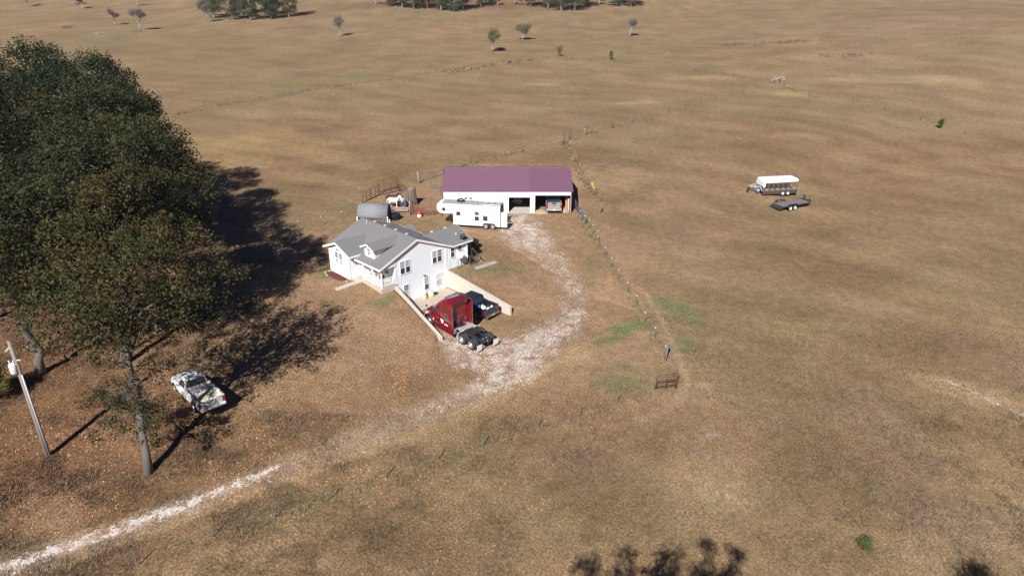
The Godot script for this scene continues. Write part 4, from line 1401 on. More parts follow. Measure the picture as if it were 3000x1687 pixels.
		cbox(st, Vector3(s * 1.36, 2.0, -5.0), Vector3(0.22, 0.5, 0.12), 0.04)
		obj("mirror", st, M.dark_metal, t)
		st = mb()
		pipe(st, [Vector3(s * 0.9, 1.4, -6.0), Vector3(s * 1.1, 1.8, -6.15)], 0.018)
		cbox(st, Vector3(s * 1.12, 1.88, -6.17), Vector3(0.16, 0.18, 0.1), 0.03)
		obj("hood_mirror", st, M.dark_metal, t)
	st = mb()
	quad(st, Vector3(0.74, 1.88, -5.17), Vector3(-0.74, 1.88, -5.17), Vector3(-0.74, 2.46, -4.8), Vector3(0.74, 2.46, -4.8))
	box2(st, Vector3(-0.95, 1.8, -5.22), Vector3(0.95, 1.87, -5.14))
	obj("windscreen", st, M.glass, cab)
	# recessed back wall with its hoses and brackets
	st = mb()
	box2(st, Vector3(-0.86, 3.44, -2.5), Vector3(0.86, 3.49, -2.04))
	for s in [-1, 1]:
		beam(st, Vector3(s * 0.97, 3.37, -2.5), Vector3(s * 0.97, 3.37, -2.04), 0.36, 0.045, Vector3(s * 0.6, 1, 0))
	obj("roof_lip", st, red, t)
	st = mb()
	for q in [[Vector3(-0.15, 1.85, -2.45), Vector3(-0.15, 1.15, -2.42)], [Vector3(-0.25, 1.85, -2.42), Vector3(0.35, 1.95, -2.42)], [Vector3(0.33, 2.0, -2.42), Vector3(0.33, 1.75, -2.42)]]:
		tube(st, q[0], q[1], 0.035)
	for q in [[0.66, 3.0], [0.6, 1.25]]:
		box2(st, Vector3(q[0], q[1], -2.5), Vector3(q[0] + 0.1, q[1] + 0.32, -2.42))
	stuff(obj("rear_brackets", st, M.chrome, t))
	for q in [[-0.45, 0.0], [-0.3, 0.1], [-0.05, 0.2]]:
		st = mb(true)
		var c: float = q[0]
		pipe(st, [Vector3(c, 1.8, -2.45), Vector3(c - 0.1, 1.45, -2.15), Vector3(c, 1.1, -1.95), Vector3(c + 0.2, 1.06, -1.6)], 0.022, 6)
		obj("air_hose", st, M.dark_metal, t)
	# chassis
	for s in [-1, 1]:
		st = mb()
		box2(st, Vector3(s * 0.36, 0.72, -6.2), Vector3(s * 0.46, 0.98, 1.55))
		obj("frame_rail", st, M.dark_metal, t)
		st = mb()
		cbox(st, Vector3(s * 0.85, 0.62, -2.9), Vector3(0.5, 0.56, 1.8), 0.14)
		obj("fuel_tank", st, M.alloy, t)
		# quarter fender in front of the tandem
		var qf := mb()
		var pts := PackedVector2Array()
		for i in 6:
			var a := lerpf(PI * 0.66, PI * 1.1, i / 5.0)
			pts.append(Vector2(0.66 - cos(a) * 0.7, 0.52 + sin(a) * 0.7))
		for i in range(5, -1, -1):
			var a := lerpf(PI * 0.66, PI * 1.1, i / 5.0)
			pts.append(Vector2(0.66 - cos(a) * 0.64, 0.52 + sin(a) * 0.64))
		prism(qf, pts, s * 0.9 - 0.3, s * 0.9 + 0.3, Transform3D(Basis(Vector3(0, 0, -1), Vector3(0, 1, 0), Vector3(1, 0, 0)), Vector3.ZERO))
		obj("quarter_fender", qf, mat("fender_pale", Color(0.55, 0.53, 0.52), 0.4), t)
		# mud flap
		st = mb()
		box(st, Vector3(s * 0.92, 0.5, 1.6), Vector3(0.54, 0.6, 0.02), Basis(Vector3(1, 0, 0), 0.12))
		obj("mud_flap", st, mat("flap_white", Color(0.72, 0.73, 0.76), 0.6), t)
		st = mb()
		tube(st, Vector3(s * 0.4, 0.82, 1.5), Vector3(s * 1.2, 0.82, 1.54), 0.03)
		obj("flap_bracket", st, M.dark_metal, t)
		for z in [-0.66, 0.66]:
			wheel(t, Vector3(s * 1.06, 0.51, z), 0.51, 0.29, 0.30, M.alloy, s)
			wheel(t, Vector3(s * 0.74, 0.51, z), 0.51, 0.29, 0.30, M.alloy, s)
			var wl := mb()
			tube(wl, Vector3(s * 0.885, 0.51, z), Vector3(s * 0.915, 0.51, z), 0.435, 0.435, 20)
			obj("wheel_spacer", wl, mat("band_grey", Color(0.25, 0.25, 0.26), 0.6), t)
		wheel(t, Vector3(s * 1.02, 0.51, -5.7), 0.51, 0.3, 0.31, M.alloy, s)
	for z in [-0.66, 0.66]:
		st = mb()
		tube(st, Vector3(-0.9, 0.51, z), Vector3(0.9, 0.51, z), 0.11)
		cbox(st, Vector3(0, 0.55, z), Vector3(0.5, 0.46, 0.5), 0.12)
		stuff(obj("axle", st, dk, t))
	st = mb()
	cbox(st, Vector3(0, 1.04, -1.5), Vector3(1.75, 0.06, 0.7), 0.02)
	obj("deck_plate", st, mat("plate_alloy", Color(0.50, 0.48, 0.47), 0.45, 0.3), t)
	st = mb()
	prism(st, PackedVector2Array([Vector2(-0.5, 0.55), Vector2(-0.52, -0.1), Vector2(-0.42, -0.42), Vector2(-0.14, -0.52), Vector2(-0.05, 0.0), Vector2(0.05, 0.0), Vector2(0.14, -0.52), Vector2(0.42, -0.42), Vector2(0.52, -0.1), Vector2(0.5, 0.55)]), 0.0, 0.1, Transform3D(Basis(Vector3(1, 0, 0), Vector3(0, 0, -1), Vector3(0, 1, 0)) * Basis(Vector3(1, 0, 0), -0.12), Vector3(0, 1.08, -0.2)))
	obj("fifth_wheel", st, mat("greasy_steel", Color(0.06, 0.055, 0.05), 0.4, 0.3, 1.0), t)
	st = mb()
	for z in [-1.2, 0.0, 1.1, 1.5]:
		box2(st, Vector3(-0.36, 0.75, z - 0.05), Vector3(0.36, 0.95, z + 0.05))
	stuff(obj("cross_members", st, M.dark_metal, t))
	for q in [Vector3(-0.22, 0.98, 1.25), Vector3(0.2, 0.98, 1.2), Vector3(0.0, 0.9, 1.56)]:
		st = mb()
		cbox(st, q, Vector3(0.14, 0.14, 0.14), 0.03)
		obj("air_tank", st, M.grey_metal, t)

func make_horse_trailer() -> void:
	var wh := mat("trailer_white", Color(0.80, 0.80, 0.79), 0.35)
	var at := Vector3(-4.66, 0.0, -83.5)
	at.y = H(at.x, at.z)
	var t := thing("horse_trailer", "long white gooseneck horse trailer with living quarters in front of the barn", "horse trailer", at, 79.5)
	var X := 1.05
	# main box and nose, one hull; rings from the tail forward
	var hull := mb()
	var sec := func(w: float, low: float, high: float) -> Array:
		return [[w, low], [w, high - 0.16], [w - 0.05, high - 0.05], [w - 0.16, high]]
	loft(hull, [ring_at(sec.call(X, 0.36, 2.85), 3.5), ring_at(sec.call(X, 0.36, 2.85), -2.25)], true, true)
	var body := obj("body", hull, wh, t)
	hull = mb()
	loft(hull, [ring_at(sec.call(X, 1.72, 2.85), -2.24), ring_at(sec.call(X, 1.72, 2.85), -3.75), ring_at(sec.call(X - 0.06, 1.85, 2.82), -4.1), ring_at(sec.call(X - 0.3, 2.05, 2.66), -4.35)], false, true)
	obj("gooseneck", hull, wh, t)
	var st := mb()
	box2(st, Vector3(-X + 0.17, 2.85, -3.7), Vector3(X - 0.17, 2.87, 3.45))
	var roof := obj("roof", st, mat("roof_grey", Color(0.40, 0.41, 0.44), 0.6, 0.0, 0.3), t)
	# trim lines
	st = mb()
	box2(st, Vector3(-X - 0.012, 2.56, -3.7), Vector3(-X, 2.585, 3.5))
	box2(st, Vector3(-X - 0.012, 1.5, 1.05), Vector3(-X, 1.53, 2.9))
	stuff(obj("trim_line", st, M.grey_metal, body))
	var side := func(x: float, y: float, d: float) -> Vector3: return Vector3(-X - d, y, x)   # left flank; x runs along z
	var hole := func(name_: String, za: float, ya: float, zb: float, yb: float, m: Material, parent: Node, d := 0.012) -> Node:
		var s := mb()
		box2(s, Vector3(-X - d, ya, za), Vector3(-X + 0.01, yb, zb))
		return obj(name_, s, m, parent)
	var w1: Node = hole.call("window", -3.64, 1.96, -2.96, 2.44, M.trim, t, 0.02)
	hole.call("pane", -3.60, 2.0, -3.2, 2.4, M.dark_metal, w1, 0.026)
	hole.call("pane", -3.18, 2.0, -3.0, 2.4, M.blind_white, w1, 0.026)
	var w2: Node = hole.call("window", -1.9, 1.48, -0.86, 2.04, M.trim, t, 0.02)
	hole.call("pane", -1.87, 1.52, -1.36, 2.0, M.dark_metal, w2, 0.026)
	hole.call("pane", -1.34, 1.52, -0.9, 1.98, M.blind_white, w2, 0.026)
	var dr: Node = hole.call("door", 0.3, 0.4, 1.03, 2.44, wh, t, 0.03)
	hole.call("pane", 0.4, 1.68, 0.92, 2.12, mat("bar_glass", Color(0.10, 0.09, 0.10), 0.3), dr, 0.038)
	hole.call("pane", 0.4, 1.0, 0.92, 1.52, M.dark_metal, dr, 0.038)
	var w4: Node = hole.call("window", 1.4, 1.02, 1.98, 2.22, M.grey_metal, t, 0.02)
	hole.call("pane", 1.44, 1.68, 1.94, 2.16, M.blind_white, w4, 0.028)
	hole.call("pane", 1.44, 1.05, 1.94, 1.56, M.dark_metal, w4, 0.028)
	for k in 4:
		st = mb()
		tube(st, Vector3(-X - 0.04, 1.66, 1.5 + 0.125 * k), Vector3(-X - 0.04, 2.18, 1.5 + 0.125 * k), 0.014, 0.014, 5)
		obj("window_bar", st, M.trim, w4)
	for k in 3:
		st = mb()
		tube(st, Vector3(-X - 0.05, 1.68, 0.46 + 0.13 * k), Vector3(-X - 0.05, 2.12, 0.46 + 0.13 * k), 0.014, 0.014, 5)
		obj("window_bar", st, M.grey_metal, dr)
	st = mb()
	for q in [[-1.78, 0.75, 0.95], [0.1, 0.62, 0.82]]:
		box2(st, Vector3(-X - 0.03, q[1], q[0]), Vector3(-X, q[2], q[0] + 0.05))
	stuff(obj("latches", st, M.grey_metal, body))
	# ladder, roof rack, roof fittings
	st = mb()
	for z in [3.08, 3.36]:
		tube(st, Vector3(-X - 0.07, 0.45, z), Vector3(-X - 0.07, 2.95, z), 0.022, 0.022, 6)
	var ld := obj("ladder", st, M.grey_metal, t)
	for k in 9:
		st = mb()
		tube(st, Vector3(-X - 0.07, 0.6 + 0.27 * k, 3.08), Vector3(-X - 0.07, 0.6 + 0.27 * k, 3.36), 0.018, 0.018, 6)
		obj("rung", st, M.grey_metal, ld)
	var rk := mb()
	for y in [3.02, 3.4]:
		for x in [-X + 0.12, X - 0.12]:
			tube(rk, Vector3(x, y, 1.0), Vector3(x, y, 3.45), 0.02, 0.02, 5)
		for z in [1.0, 1.8, 2.6, 3.45]:
			tube(rk, Vector3(-X + 0.12, y, z), Vector3(X - 0.12, y, z), 0.02, 0.02, 5)
	for z in [1.0, 1.8, 2.6, 3.45]:
		for x in [-X + 0.12, X - 0.12]:
			tube(rk, Vector3(x, 2.86, z), Vector3(x, 3.4, z), 0.02, 0.02, 5)
	for z in [2.0, 2.7]:
		tube(rk, Vector3(X - 0.3, 2.86, z), Vector3(X - 0.3, 3.95, z), 0.018, 0.018, 5)
	tube(rk, Vector3(X - 0.3, 3.95, 2.0), Vector3(X - 0.3, 3.95, 2.7), 0.018, 0.018, 5)
	stuff(obj("hay_rack", rk, mat("rack_alloy", Color(0.62, 0.63, 0.65), 0.4, 0.4), t))
	st = mb(true)
	var arc := []
	for k in 8:
		var a := PI * k / 7.0
		arc.append(Vector3(0.1 + 0.1 * sin(a), 2.9 + 0.34 * sin(a), -1.55 + 0.45 * cos(a)))
	pipe(st, arc, 0.09, 8)
	obj("spare_tyre", st, M.tyre, roof)
	st = mb()
	cbox(st, Vector3(0.05, 2.95, -1.55), Vector3(0.5, 0.18, 0.62), 0.05)
	obj("roof_unit", st, M.dark_metal, roof)
	for q in [Vector3(-0.1, 2.9, -2.9), Vector3(-0.15, 2.9, 0.55)]:
		st = mb()
		cbox(st, q, Vector3(0.34, 0.1, 0.36), 0.03)
		obj("roof_vent", st, M.grey_metal, roof)
	# open rear door and the gap behind it
	st = mb()
	box2(st, Vector3(-X + 0.04, 0.4, 3.5), Vector3(X - 0.04, 2.7, 3.53))
	obj("rear_opening", st, M.under_black, t)
	st = mb()
	cbox(st, Vector3(-X - 0.02, 1.3, 3.98), Vector3(0.09, 1.86, 0.74), 0.03)
	obj("rear_door", st, wh, t)
	st = mb()
	cbox(st, Vector3(-X + 0.35, 2.45, 3.75), Vector3(0.42, 0.3, 0.3), 0.08)
	obj("saddle_bag", st, M.dark_metal, t)
	# wheels, fenders, coupler
	for s in [-1, 1]:
		for z in [1.75, 2.58]:
			wheel(t, Vector3(s * (X - 0.04), 0.37, z), 0.37, 0.22, 0.23, M.alloy, s)
		st = mb()
		prism(st, PackedVector2Array([Vector2(-1.3, 0.44), Vector2(-1.36, 0.72), Vector2(-1.5, 0.84), Vector2(-2.85, 0.84), Vector2(-3.0, 0.72), Vector2(-3.05, 0.44), Vector2(-2.97, 0.44), Vector2(-2.9, 0.68), Vector2(-2.8, 0.78), Vector2(-1.55, 0.78), Vector2(-1.45, 0.68), Vector2(-1.4, 0.44)]), s * (X + 0.0) - 0.02, s * (X + 0.0) + 0.09 * s, Transform3D(Basis(Vector3(0, 0, -1), Vector3(0, 1, 0), Vector3(1, 0, 0)), Vector3.ZERO))
		obj("fender", st, wh, t)
		st = mb()
		box2(st, Vector3(s * (X - 0.02), 0.36, 1.35), Vector3(s * (X + 0.004), 0.8, 3.0))
		obj("wheel_well", st, M.under_black, t)
	st = mb()
	tube(st, Vector3(0, 1.75, -3.9), Vector3(0, 0.9, -3.95), 0.06)
	obj("coupler", st, M.dark_metal, t)
	st = mb()
	tube(st, Vector3(0.3, 1.75, -3.0), Vector3(0.3, 0.02, -3.0), 0.05)
	obj("jack_leg", st, M.dark_metal, t)
	st = mb()
	box2(st, Vector3(-X + 0.05, 0.26, -2.2), Vector3(X - 0.05, 0.37, 3.45))
	obj("chassis", st, M.under_black, t)

func make_stock_trailer() -> void:
	var at := Vector3(38.75, 0.0, -102.6)
	at.y = H(at.x, at.z)
	var brown := mat("old_steel", Color(0.10, 0.075, 0.07), 0.8, 0.1, 1.0)
	var t := thing("stock_trailer", "gooseneck livestock trailer with a white tarp top and barred brown sides", "stock trailer", at, 100.0)
	var X := 1.05
	var L0 := -2.7
	var L1 := 2.7
	var st := mb()
	box2(st, Vector3(-X, 0.62, L0), Vector3(X, 0.72, L1))
	obj("floor", st, brown, t)
	st = mb()
	box2(st, Vector3(-X - 0.02, 0.3, L0), Vector3(-X + 0.06, 0.62, L1))
	box2(st, Vector3(X - 0.06, 0.3, L0), Vector3(X + 0.02, 0.62, L1))
	stuff(obj("skirt", st, brown, t))
	for s in [-1, 1]:
		st = mb()
		box2(st, Vector3(s * X - 0.02, 0.72, L0), Vector3(s * X + 0.02, 1.12, L1))
		var pn := obj("side_panel", st, mat("panel_grey", Color(0.16, 0.13, 0.12), 0.75, 0.0, 1.0), t)
		for k in 8:
			st = mb()
			var z := lerpf(L0 + 0.03, L1 - 0.03, k / 7.0)
			box2(st, Vector3(s * X - 0.03, 0.7, z - 0.03), Vector3(s * X + 0.035, 2.05, z + 0.03))
			obj("upright", st, mat("bar_brown", Color(0.17, 0.13, 0.11), 0.8), t)
		for k in 6:
			st = mb()
			box2(st, Vector3(s * X - 0.015, 1.2 + 0.15 * k, L0), Vector3(s * X + 0.015, 1.235 + 0.15 * k, L1))
			obj("side_bar", st, M.bar_brown, t)
		for k in 6:
			st = mb()
			box2(st, Vector3(s * (X + 0.02), 0.98, L0 + 0.35 + 0.86 * k), Vector3(s * (X + 0.03), 1.1, L0 + 0.75 + 0.86 * k))
			obj("worn_patch", st, mat("worn_pale", Color(0.42, 0.40, 0.38), 0.7), pn)
		for z in [0.45, 1.25]:
			wheel(t, Vector3(s * (X - 0.02), 0.35, z), 0.35, 0.22, 0.2, M.white_steel, s)
	st = mb()
	box2(st, Vector3(-0.9, 0.75, L0 + 0.3), Vector3(0.9, 1.9, L0 + 0.34))
	obj("divider", st, brown, t)
	st = mb()
	box2(st, Vector3(-X, 0.72, L0 - 0.02), Vector3(X, 1.25, L0 + 0.02))
	obj("front_panel", st, M.panel_grey, t)
	for k in 5:
		st = mb()
		box2(st, Vector3(-X, 1.2 + 0.2 * k, L1 - 0.02), Vector3(X, 1.235 + 0.2 * k, L1 + 0.02))
		obj("gate_bar", st, M.bar_brown, t)
	# tarp: a shallow dome with a lip
	st = mb(true)
	var rings := []
	for q in [[0.02, 1.98], [0.045, 2.12], [0.03, 2.28], [-0.05, 2.38], [-0.25, 2.45], [-0.7, 2.5]]:
		var ring := []
		var hx: float = X + q[0]
		var hz: float = 2.7 + q[0]
		var rr: float = minf(0.2, hx * 0.5)
		for c in 4:
			var cx: float = (hx - rr) * [1, -1, -1, 1][c]
			var cz: float = (hz - rr) * [-1, -1, 1, 1][c]
			for k in 4:
				var a := PI / 2 * c + PI / 6 * k
				ring.append(Vector3(cx + cos(a) * rr, q[1], cz - sin(a) * rr))
		rings.append(ring)
	loft(st, rings, false, true)
	obj("tarp", st, mat("tarp_white", Color(0.78, 0.78, 0.78), 0.7), t)
	st = mb()
	box2(st, Vector3(-X - 0.03, 1.45, L0 - 0.05), Vector3(X + 0.03, 2.05, L0 - 0.03))
	box2(st, Vector3(-X - 0.05, 1.35, L0 - 0.05), Vector3(-X - 0.03, 2.05, L0 + 0.25))
	stuff(obj("tarp_flap", st, M.tarp_white, t))
	# gooseneck
	for s in [-1, 1]:
		st = mb()
		beam(st, Vector3(s * 0.75, 0.8, L0), Vector3(s * 0.7, 1.45, L0 - 0.35), 0.1, 0.14)
		beam(st, Vector3(s * 0.7, 1.42, L0 - 0.3), Vector3(s * 0.2, 1.42, L0 - 1.75), 0.1, 0.14)
		obj("neck_beam", st, mat("neck_grey", Color(0.36, 0.38, 0.42), 0.6), t)
	st = mb()
	beam(st, Vector3(0, 1.5, L0 - 1.6), Vector3(0, 0.55, L0 - 1.95), 0.16, 0.16)
	obj("coupler", st, M.dark_metal, t)
	st = mb()
	tube(st, Vector3(-0.5, 1.4, L0 - 0.7), Vector3(-0.5, 0.02, L0 - 0.7), 0.05)
	obj("jack_leg", st, M.dark_metal, t)
	st = mb()
	cbox(st, Vector3(0.1, 0.75, L0 - 0.35), Vector3(0.9, 0.4, 0.5), 0.04)
	obj("tool_box", st, M.neck_grey, t)

func make_flatbed() -> void:
	var at := Vector3(39.25, 0.0, -97.45)
	at.y = H(at.x, at.z)
	var t := thing("flatbed_trailer", "low grey plank-decked flatbed trailer with a spare wheel behind the stock trailer", "flatbed trailer", at, -64.0)
	var st := mb()
	for s in [-1, 1]:
		st = mb()
		box2(st, Vector3(s * 1.0 - 0.05, 0.48, -2.5), Vector3(s * 1.0 + 0.05, 0.64, 2.5))
		obj("side_rail", st, M.under_black, t)
		st = mb()
		prism(st, PackedVector2Array([Vector2(0.0, 0.5), Vector2(-0.15, 0.78), Vector2(-0.35, 0.88), Vector2(-1.65, 0.88), Vector2(-1.85, 0.78), Vector2(-2.0, 0.5), Vector2(-1.9, 0.5), Vector2(-1.77, 0.72), Vector2(-1.61, 0.82), Vector2(-0.39, 0.82), Vector2(-0.23, 0.72), Vector2(-0.1, 0.5)]), s * 1.2 - 0.14, s * 1.2 + 0.14, Transform3D(Basis(Vector3(0, 0, -1), Vector3(0, 1, 0), Vector3(1, 0, 0)), Vector3.ZERO))
		obj("fender", st, M.under_black if s > 0 else M.dark_metal, t)
		for z in [0.6, 1.45]:
			wheel(t, Vector3(s * 1.2, 0.36, z), 0.36, 0.22, 0.22, M.white_steel, s)
	for k in 11:
		st = mb()
		var x := lerpf(-0.95, 0.95, (k + 0.5) / 11.0)
		box2(st, Vector3(x - 0.083, 0.6, -2.5), Vector3(x + 0.083, 0.655 + 0.006 * (k % 3), 2.5))
		obj("plank", st, mat("grey_plank_%d" % (k % 3), [Color(0.23, 0.195, 0.19), Color(0.27, 0.225, 0.21), Color(0.20, 0.17, 0.17)][k % 3], 0.9, 0.0, 1.0), t)
	st = mb()
	hexa(st, [Vector3(-1.0, 0.5, 2.5), Vector3(-1.0, 0.26, 3.1), Vector3(1.0, 0.26, 3.1), Vector3(1.0, 0.5, 2.5), Vector3(-1.0, 0.64, 2.5), Vector3(-1.0, 0.36, 3.1), Vector3(1.0, 0.36, 3.1), Vector3(1.0, 0.64, 2.5)])
	obj("dovetail", st, M.dark_metal, t)
	for s in [-1, 1]:
		st = mb()
		beam(st, Vector3(s * 0.9, 0.55, -2.5), Vector3(0, 0.5, -3.7), 0.08, 0.12)
		obj("tongue", st, M.under_black, t)
	st = mb()
	tube(st, Vector3(0.0, 1.0, -3.4), Vector3(0.0, 0.05, -3.4), 0.05)
	obj("jack", st, M.dark_metal, t)
	wheel(t, Vector3(-0.45, 0.98, -2.75), 0.35, 0.2, 0.2, M.alloy, 1.0).rotation.y = deg_to_rad(70)
	st = mb()
	box2(st, Vector3(-0.5, 0.6, -2.8), Vector3(-0.4, 1.05, -2.7))
	obj("wheel_bracket", st, M.dark_metal, t)
	st = mb()
	box2(st, Vector3(-1.0, 0.64, -2.54), Vector3(1.0, 0.76, -2.48))
	obj("front_rail", st, M.under_black, t)

# ---------------------------------------------------------------- trees
var leaf_mesh := []
var twig_mesh: ArrayMesh

func make_leaf_meshes() -> void:
	var r := RandomNumberGenerator.new()
	r.seed = 91
	for kind in 3:
		var st := mb()
		var n: int = [17, 13, 22][kind]
		for i in n:
			var d := Vector3(r.randfn(), r.randfn() * 0.8, r.randfn()).normalized() * pow(r.randf(), 0.45)
			var a := Vector3(r.randfn(), r.randfn() - 0.3, r.randfn()).normalized()
			var b := a.cross(Vector3(r.randfn(), r.randfn() + 0.6, r.randfn())).normalized()
			var l: float = r.randf_range(0.30, 0.52) * [1.0, 1.0, 0.7][kind]
			var w := l * 0.34
			var nrm := a.cross(b) * l * 0.12
			tri(st, d - a * l * 0.5, d + b * w + nrm, d + a * l * 0.5)
			tri(st, d - a * l * 0.5, d + a * l * 0.5, d - b * w + nrm)
		st.generate_normals()
		leaf_mesh.append(st.commit())
	var tw := mb()
	for i in 9:
		var d := Vector3(r.randfn(), r.randf_range(0.1, 1.4), r.randfn()).normalized()
		var s := Vector3(r.randfn(), r.randfn(), r.randfn()) * 0.1
		var e := s + d * r.randf_range(0.7, 1.1)
		tube(tw, s, e, 0.016, 0.006, 3, false)
		var m := s.lerp(e, 0.5)
		tube(tw, m, m + (d + Vector3(r.randfn(), r.randfn(), r.randfn()) * 0.6).normalized() * 0.45, 0.01, 0.005, 3, false)
	tw.generate_normals()
	twig_mesh = tw.commit()

func crooked(r: RandomNumberGenerator, a: Vector3, b: Vector3, n: int, wob: float) -> Array:
	var out := [a]
	var l := (b - a).length()
	for i in range(1, n):
		var t := float(i) / n
		out.append(a.lerp(b, t) + Vector3(r.randfn(), r.randfn() * 0.5, r.randfn()) * wob * l * sin(t * PI) + Vector3(0, 0.06 * l * sin(t * PI), 0))
	out.append(b)
	return out

# o: h, r, low (bottom of crown), seed, lobes, clumps, leaf (kind), size, colours (list), lean, extra lobes
func tree(called: String, label: String, at: Vector3, o: Dictionary, group := "") -> Node3D:
	var t := thing(called, label, o.get("category", "tree"), at, 0.0, group)
	var r := RandomNumberGenerator.new()
	r.seed = o.seed
	var h: float = o.h
	var R: float = o.r
	var low: float = o.low
	var nl: int = o.get("lobes", 13)
	var lean: Vector3 = o.get("lean", Vector3.ZERO)
	var mid := Vector3(0, (h + low) * 0.5, 0) + lean
	var lobes := []   # [centre, radius]
	if o.has("own_lobes"):
		lobes = o.own_lobes
	else:
		for i in nl:
			var y := 1.0 - 2.0 * (i + 0.5) / nl
			var a := i * 2.39996 + r.randf() * 0.6
			var q := sqrt(1.0 - y * y)
			var rad: float = R * r.randf_range(0.30, 0.46)
			var k := r.randf_range(0.85, 1.12)
			lobes.append([mid + Vector3(cos(a) * q * (R - rad) * k, y * ((h - low) * 0.5 - rad * 0.75), sin(a) * q * (R - rad) * k), rad])
		lobes.append([mid + Vector3(0, (h - low) * 0.1, 0), R * 0.4])
	# trunk with limbs out to the lobes
	var tr: float = o.get("trunk", h * 0.022)
	var fork := Vector3(lean.x * 0.5 + r.randfn() * 0.2, maxf(low * 0.95, h * 0.28), lean.z * 0.5 + r.randfn() * 0.2)
	var st := mb(true)
	var base: Array = crooked(r, Vector3(0, -0.15, 0), fork, 5, 0.035)
	var rr := []
	for i in base.size():
		rr.append(tr * lerpf(1.0, 0.72, i / 5.0) * (1.3 if i == 0 else r.randf_range(0.95, 1.06)))
	pipe(st, base, rr, 9)
	var top := Vector3(lean.x, h * 0.86, lean.z)
	pipe(st, crooked(r, fork, top, 5, 0.05), [tr * 0.7, tr * 0.55, tr * 0.42, tr * 0.3, tr * 0.2, tr * 0.08], 7)
	for l in lobes:
		var c: Vector3 = l[0]
		var from := fork.lerp(top, clampf((c.y - fork.y) / maxf(top.y - fork.y, 0.1) * 0.55, 0.0, 0.8))
		var pts: Array = crooked(r, from, c, 4, 0.08)
		pipe(st, pts, [tr * 0.36, tr * 0.28, tr * 0.2, tr * 0.14, tr * 0.06], 6)
		for k in 3:
			var d := Vector3(r.randfn(), r.randfn() * 0.5 + 0.2, r.randfn()).normalized()
			pipe(st, crooked(r, pts[3], pts[3] + d * float(l[1]) * 0.9, 3, 0.1), [tr * 0.12, tr * 0.09, tr * 0.06, tr * 0.03], 4)
	var sprigs := []
	# dead lower branches
	for k in int(o.get("snags", 0)):
		var y := r.randf_range(low * 0.36, low * 1.2)
		var a := r.randf() * TAU
		var from := Vector3(fork.x * y / fork.y, y, fork.z * y / fork.y)
		var l := r.randf_range(0.25, 0.5) * R
		var pts: Array = crooked(r, from, from + Vector3(cos(a), r.randf_range(-0.25, 0.3), sin(a)) * l, 5, 0.1)
		pipe(st, pts, [tr * 0.2, tr * 0.16, tr * 0.12, tr * 0.09, tr * 0.06, tr * 0.03], 5)
		for j in 3:
			var s: Vector3 = pts[2 + j]
			var e := s + Vector3(r.randfn(), r.randfn() * 0.6, r.randfn()).normalized() * l * 0.35
			pipe(st, crooked(r, s, e, 3, 0.12), [tr * 0.08, tr * 0.06, tr * 0.045, tr * 0.02], 4)
			if k % 3 != 0:
				sprigs.append_array([e, s.lerp(e, 0.7), pts[5]])
	obj("trunk", st, o.get("bark", M.bark), t)
	# leaves: clumps on and in the lobes
	var n: int = o.clumps
	var total := 0.0
	for l in lobes:
		total += l[1] * l[1]
	var size: float = o.get("size", 0.5)
	var cols: Array = o.colours
	var xf := []
	var cc := []
	for l in lobes:
		var rad: float = l[1]
		var tone := r.randf()
		var m := int(ceil(n * rad * rad / total))
		for k in m:
			var d := Vector3(r.randfn(), r.randfn(), r.randfn()).normalized()
			if d.y < -0.35:
				d.y = -d.y * 0.6
			var q := rad * pow(r.randf(), 0.3) * r.randf_range(0.9, 1.14)
			var p: Vector3 = l[0] + Vector3(d.x, d.y * o.get("squash", 0.85), d.z) * q
			var b := Basis(Vector3(r.randfn(), r.randfn(), r.randfn()).normalized(), r.randf() * TAU).scaled(Vector3.ONE * size * r.randf_range(0.7, 1.3))
			xf.append(Transform3D(b, p))
			var u := clampf(tone * 0.6 + r.randf() * 0.55, 0.0, 0.999) * (cols.size() - 1)
			var ca: Color = cols[int(u)]
			var cb: Color = cols[mini(int(u) + 1, cols.size() - 1)]
			var c := ca.lerp(cb, u - int(u))
			var g := r.randf_range(0.75, 1.3)
			cc.append(Color(c.r * g, c.g * g, c.b * g))
	for p in sprigs:
		for k in 2:
			xf.append(Transform3D(Basis(Vector3(r.randfn(), r.randfn(), r.randfn()).normalized(), r.randf() * TAU).scaled(Vector3.ONE * size * r.randf_range(0.5, 0.95)), p + Vector3(r.randfn(), r.randfn(), r.randfn()) * 0.22))
			cc.append(cols[r.randi() % cols.size()])
	if xf.size() > 0:
		if o.get("twigs", false):
			stuff(copies("twigs", twig_mesh, M.twig, t, xf))
		else:
			stuff(copies("crown", leaf_mesh[o.get("leaf", 0)], M.leaf, t, xf, cc))
	return t

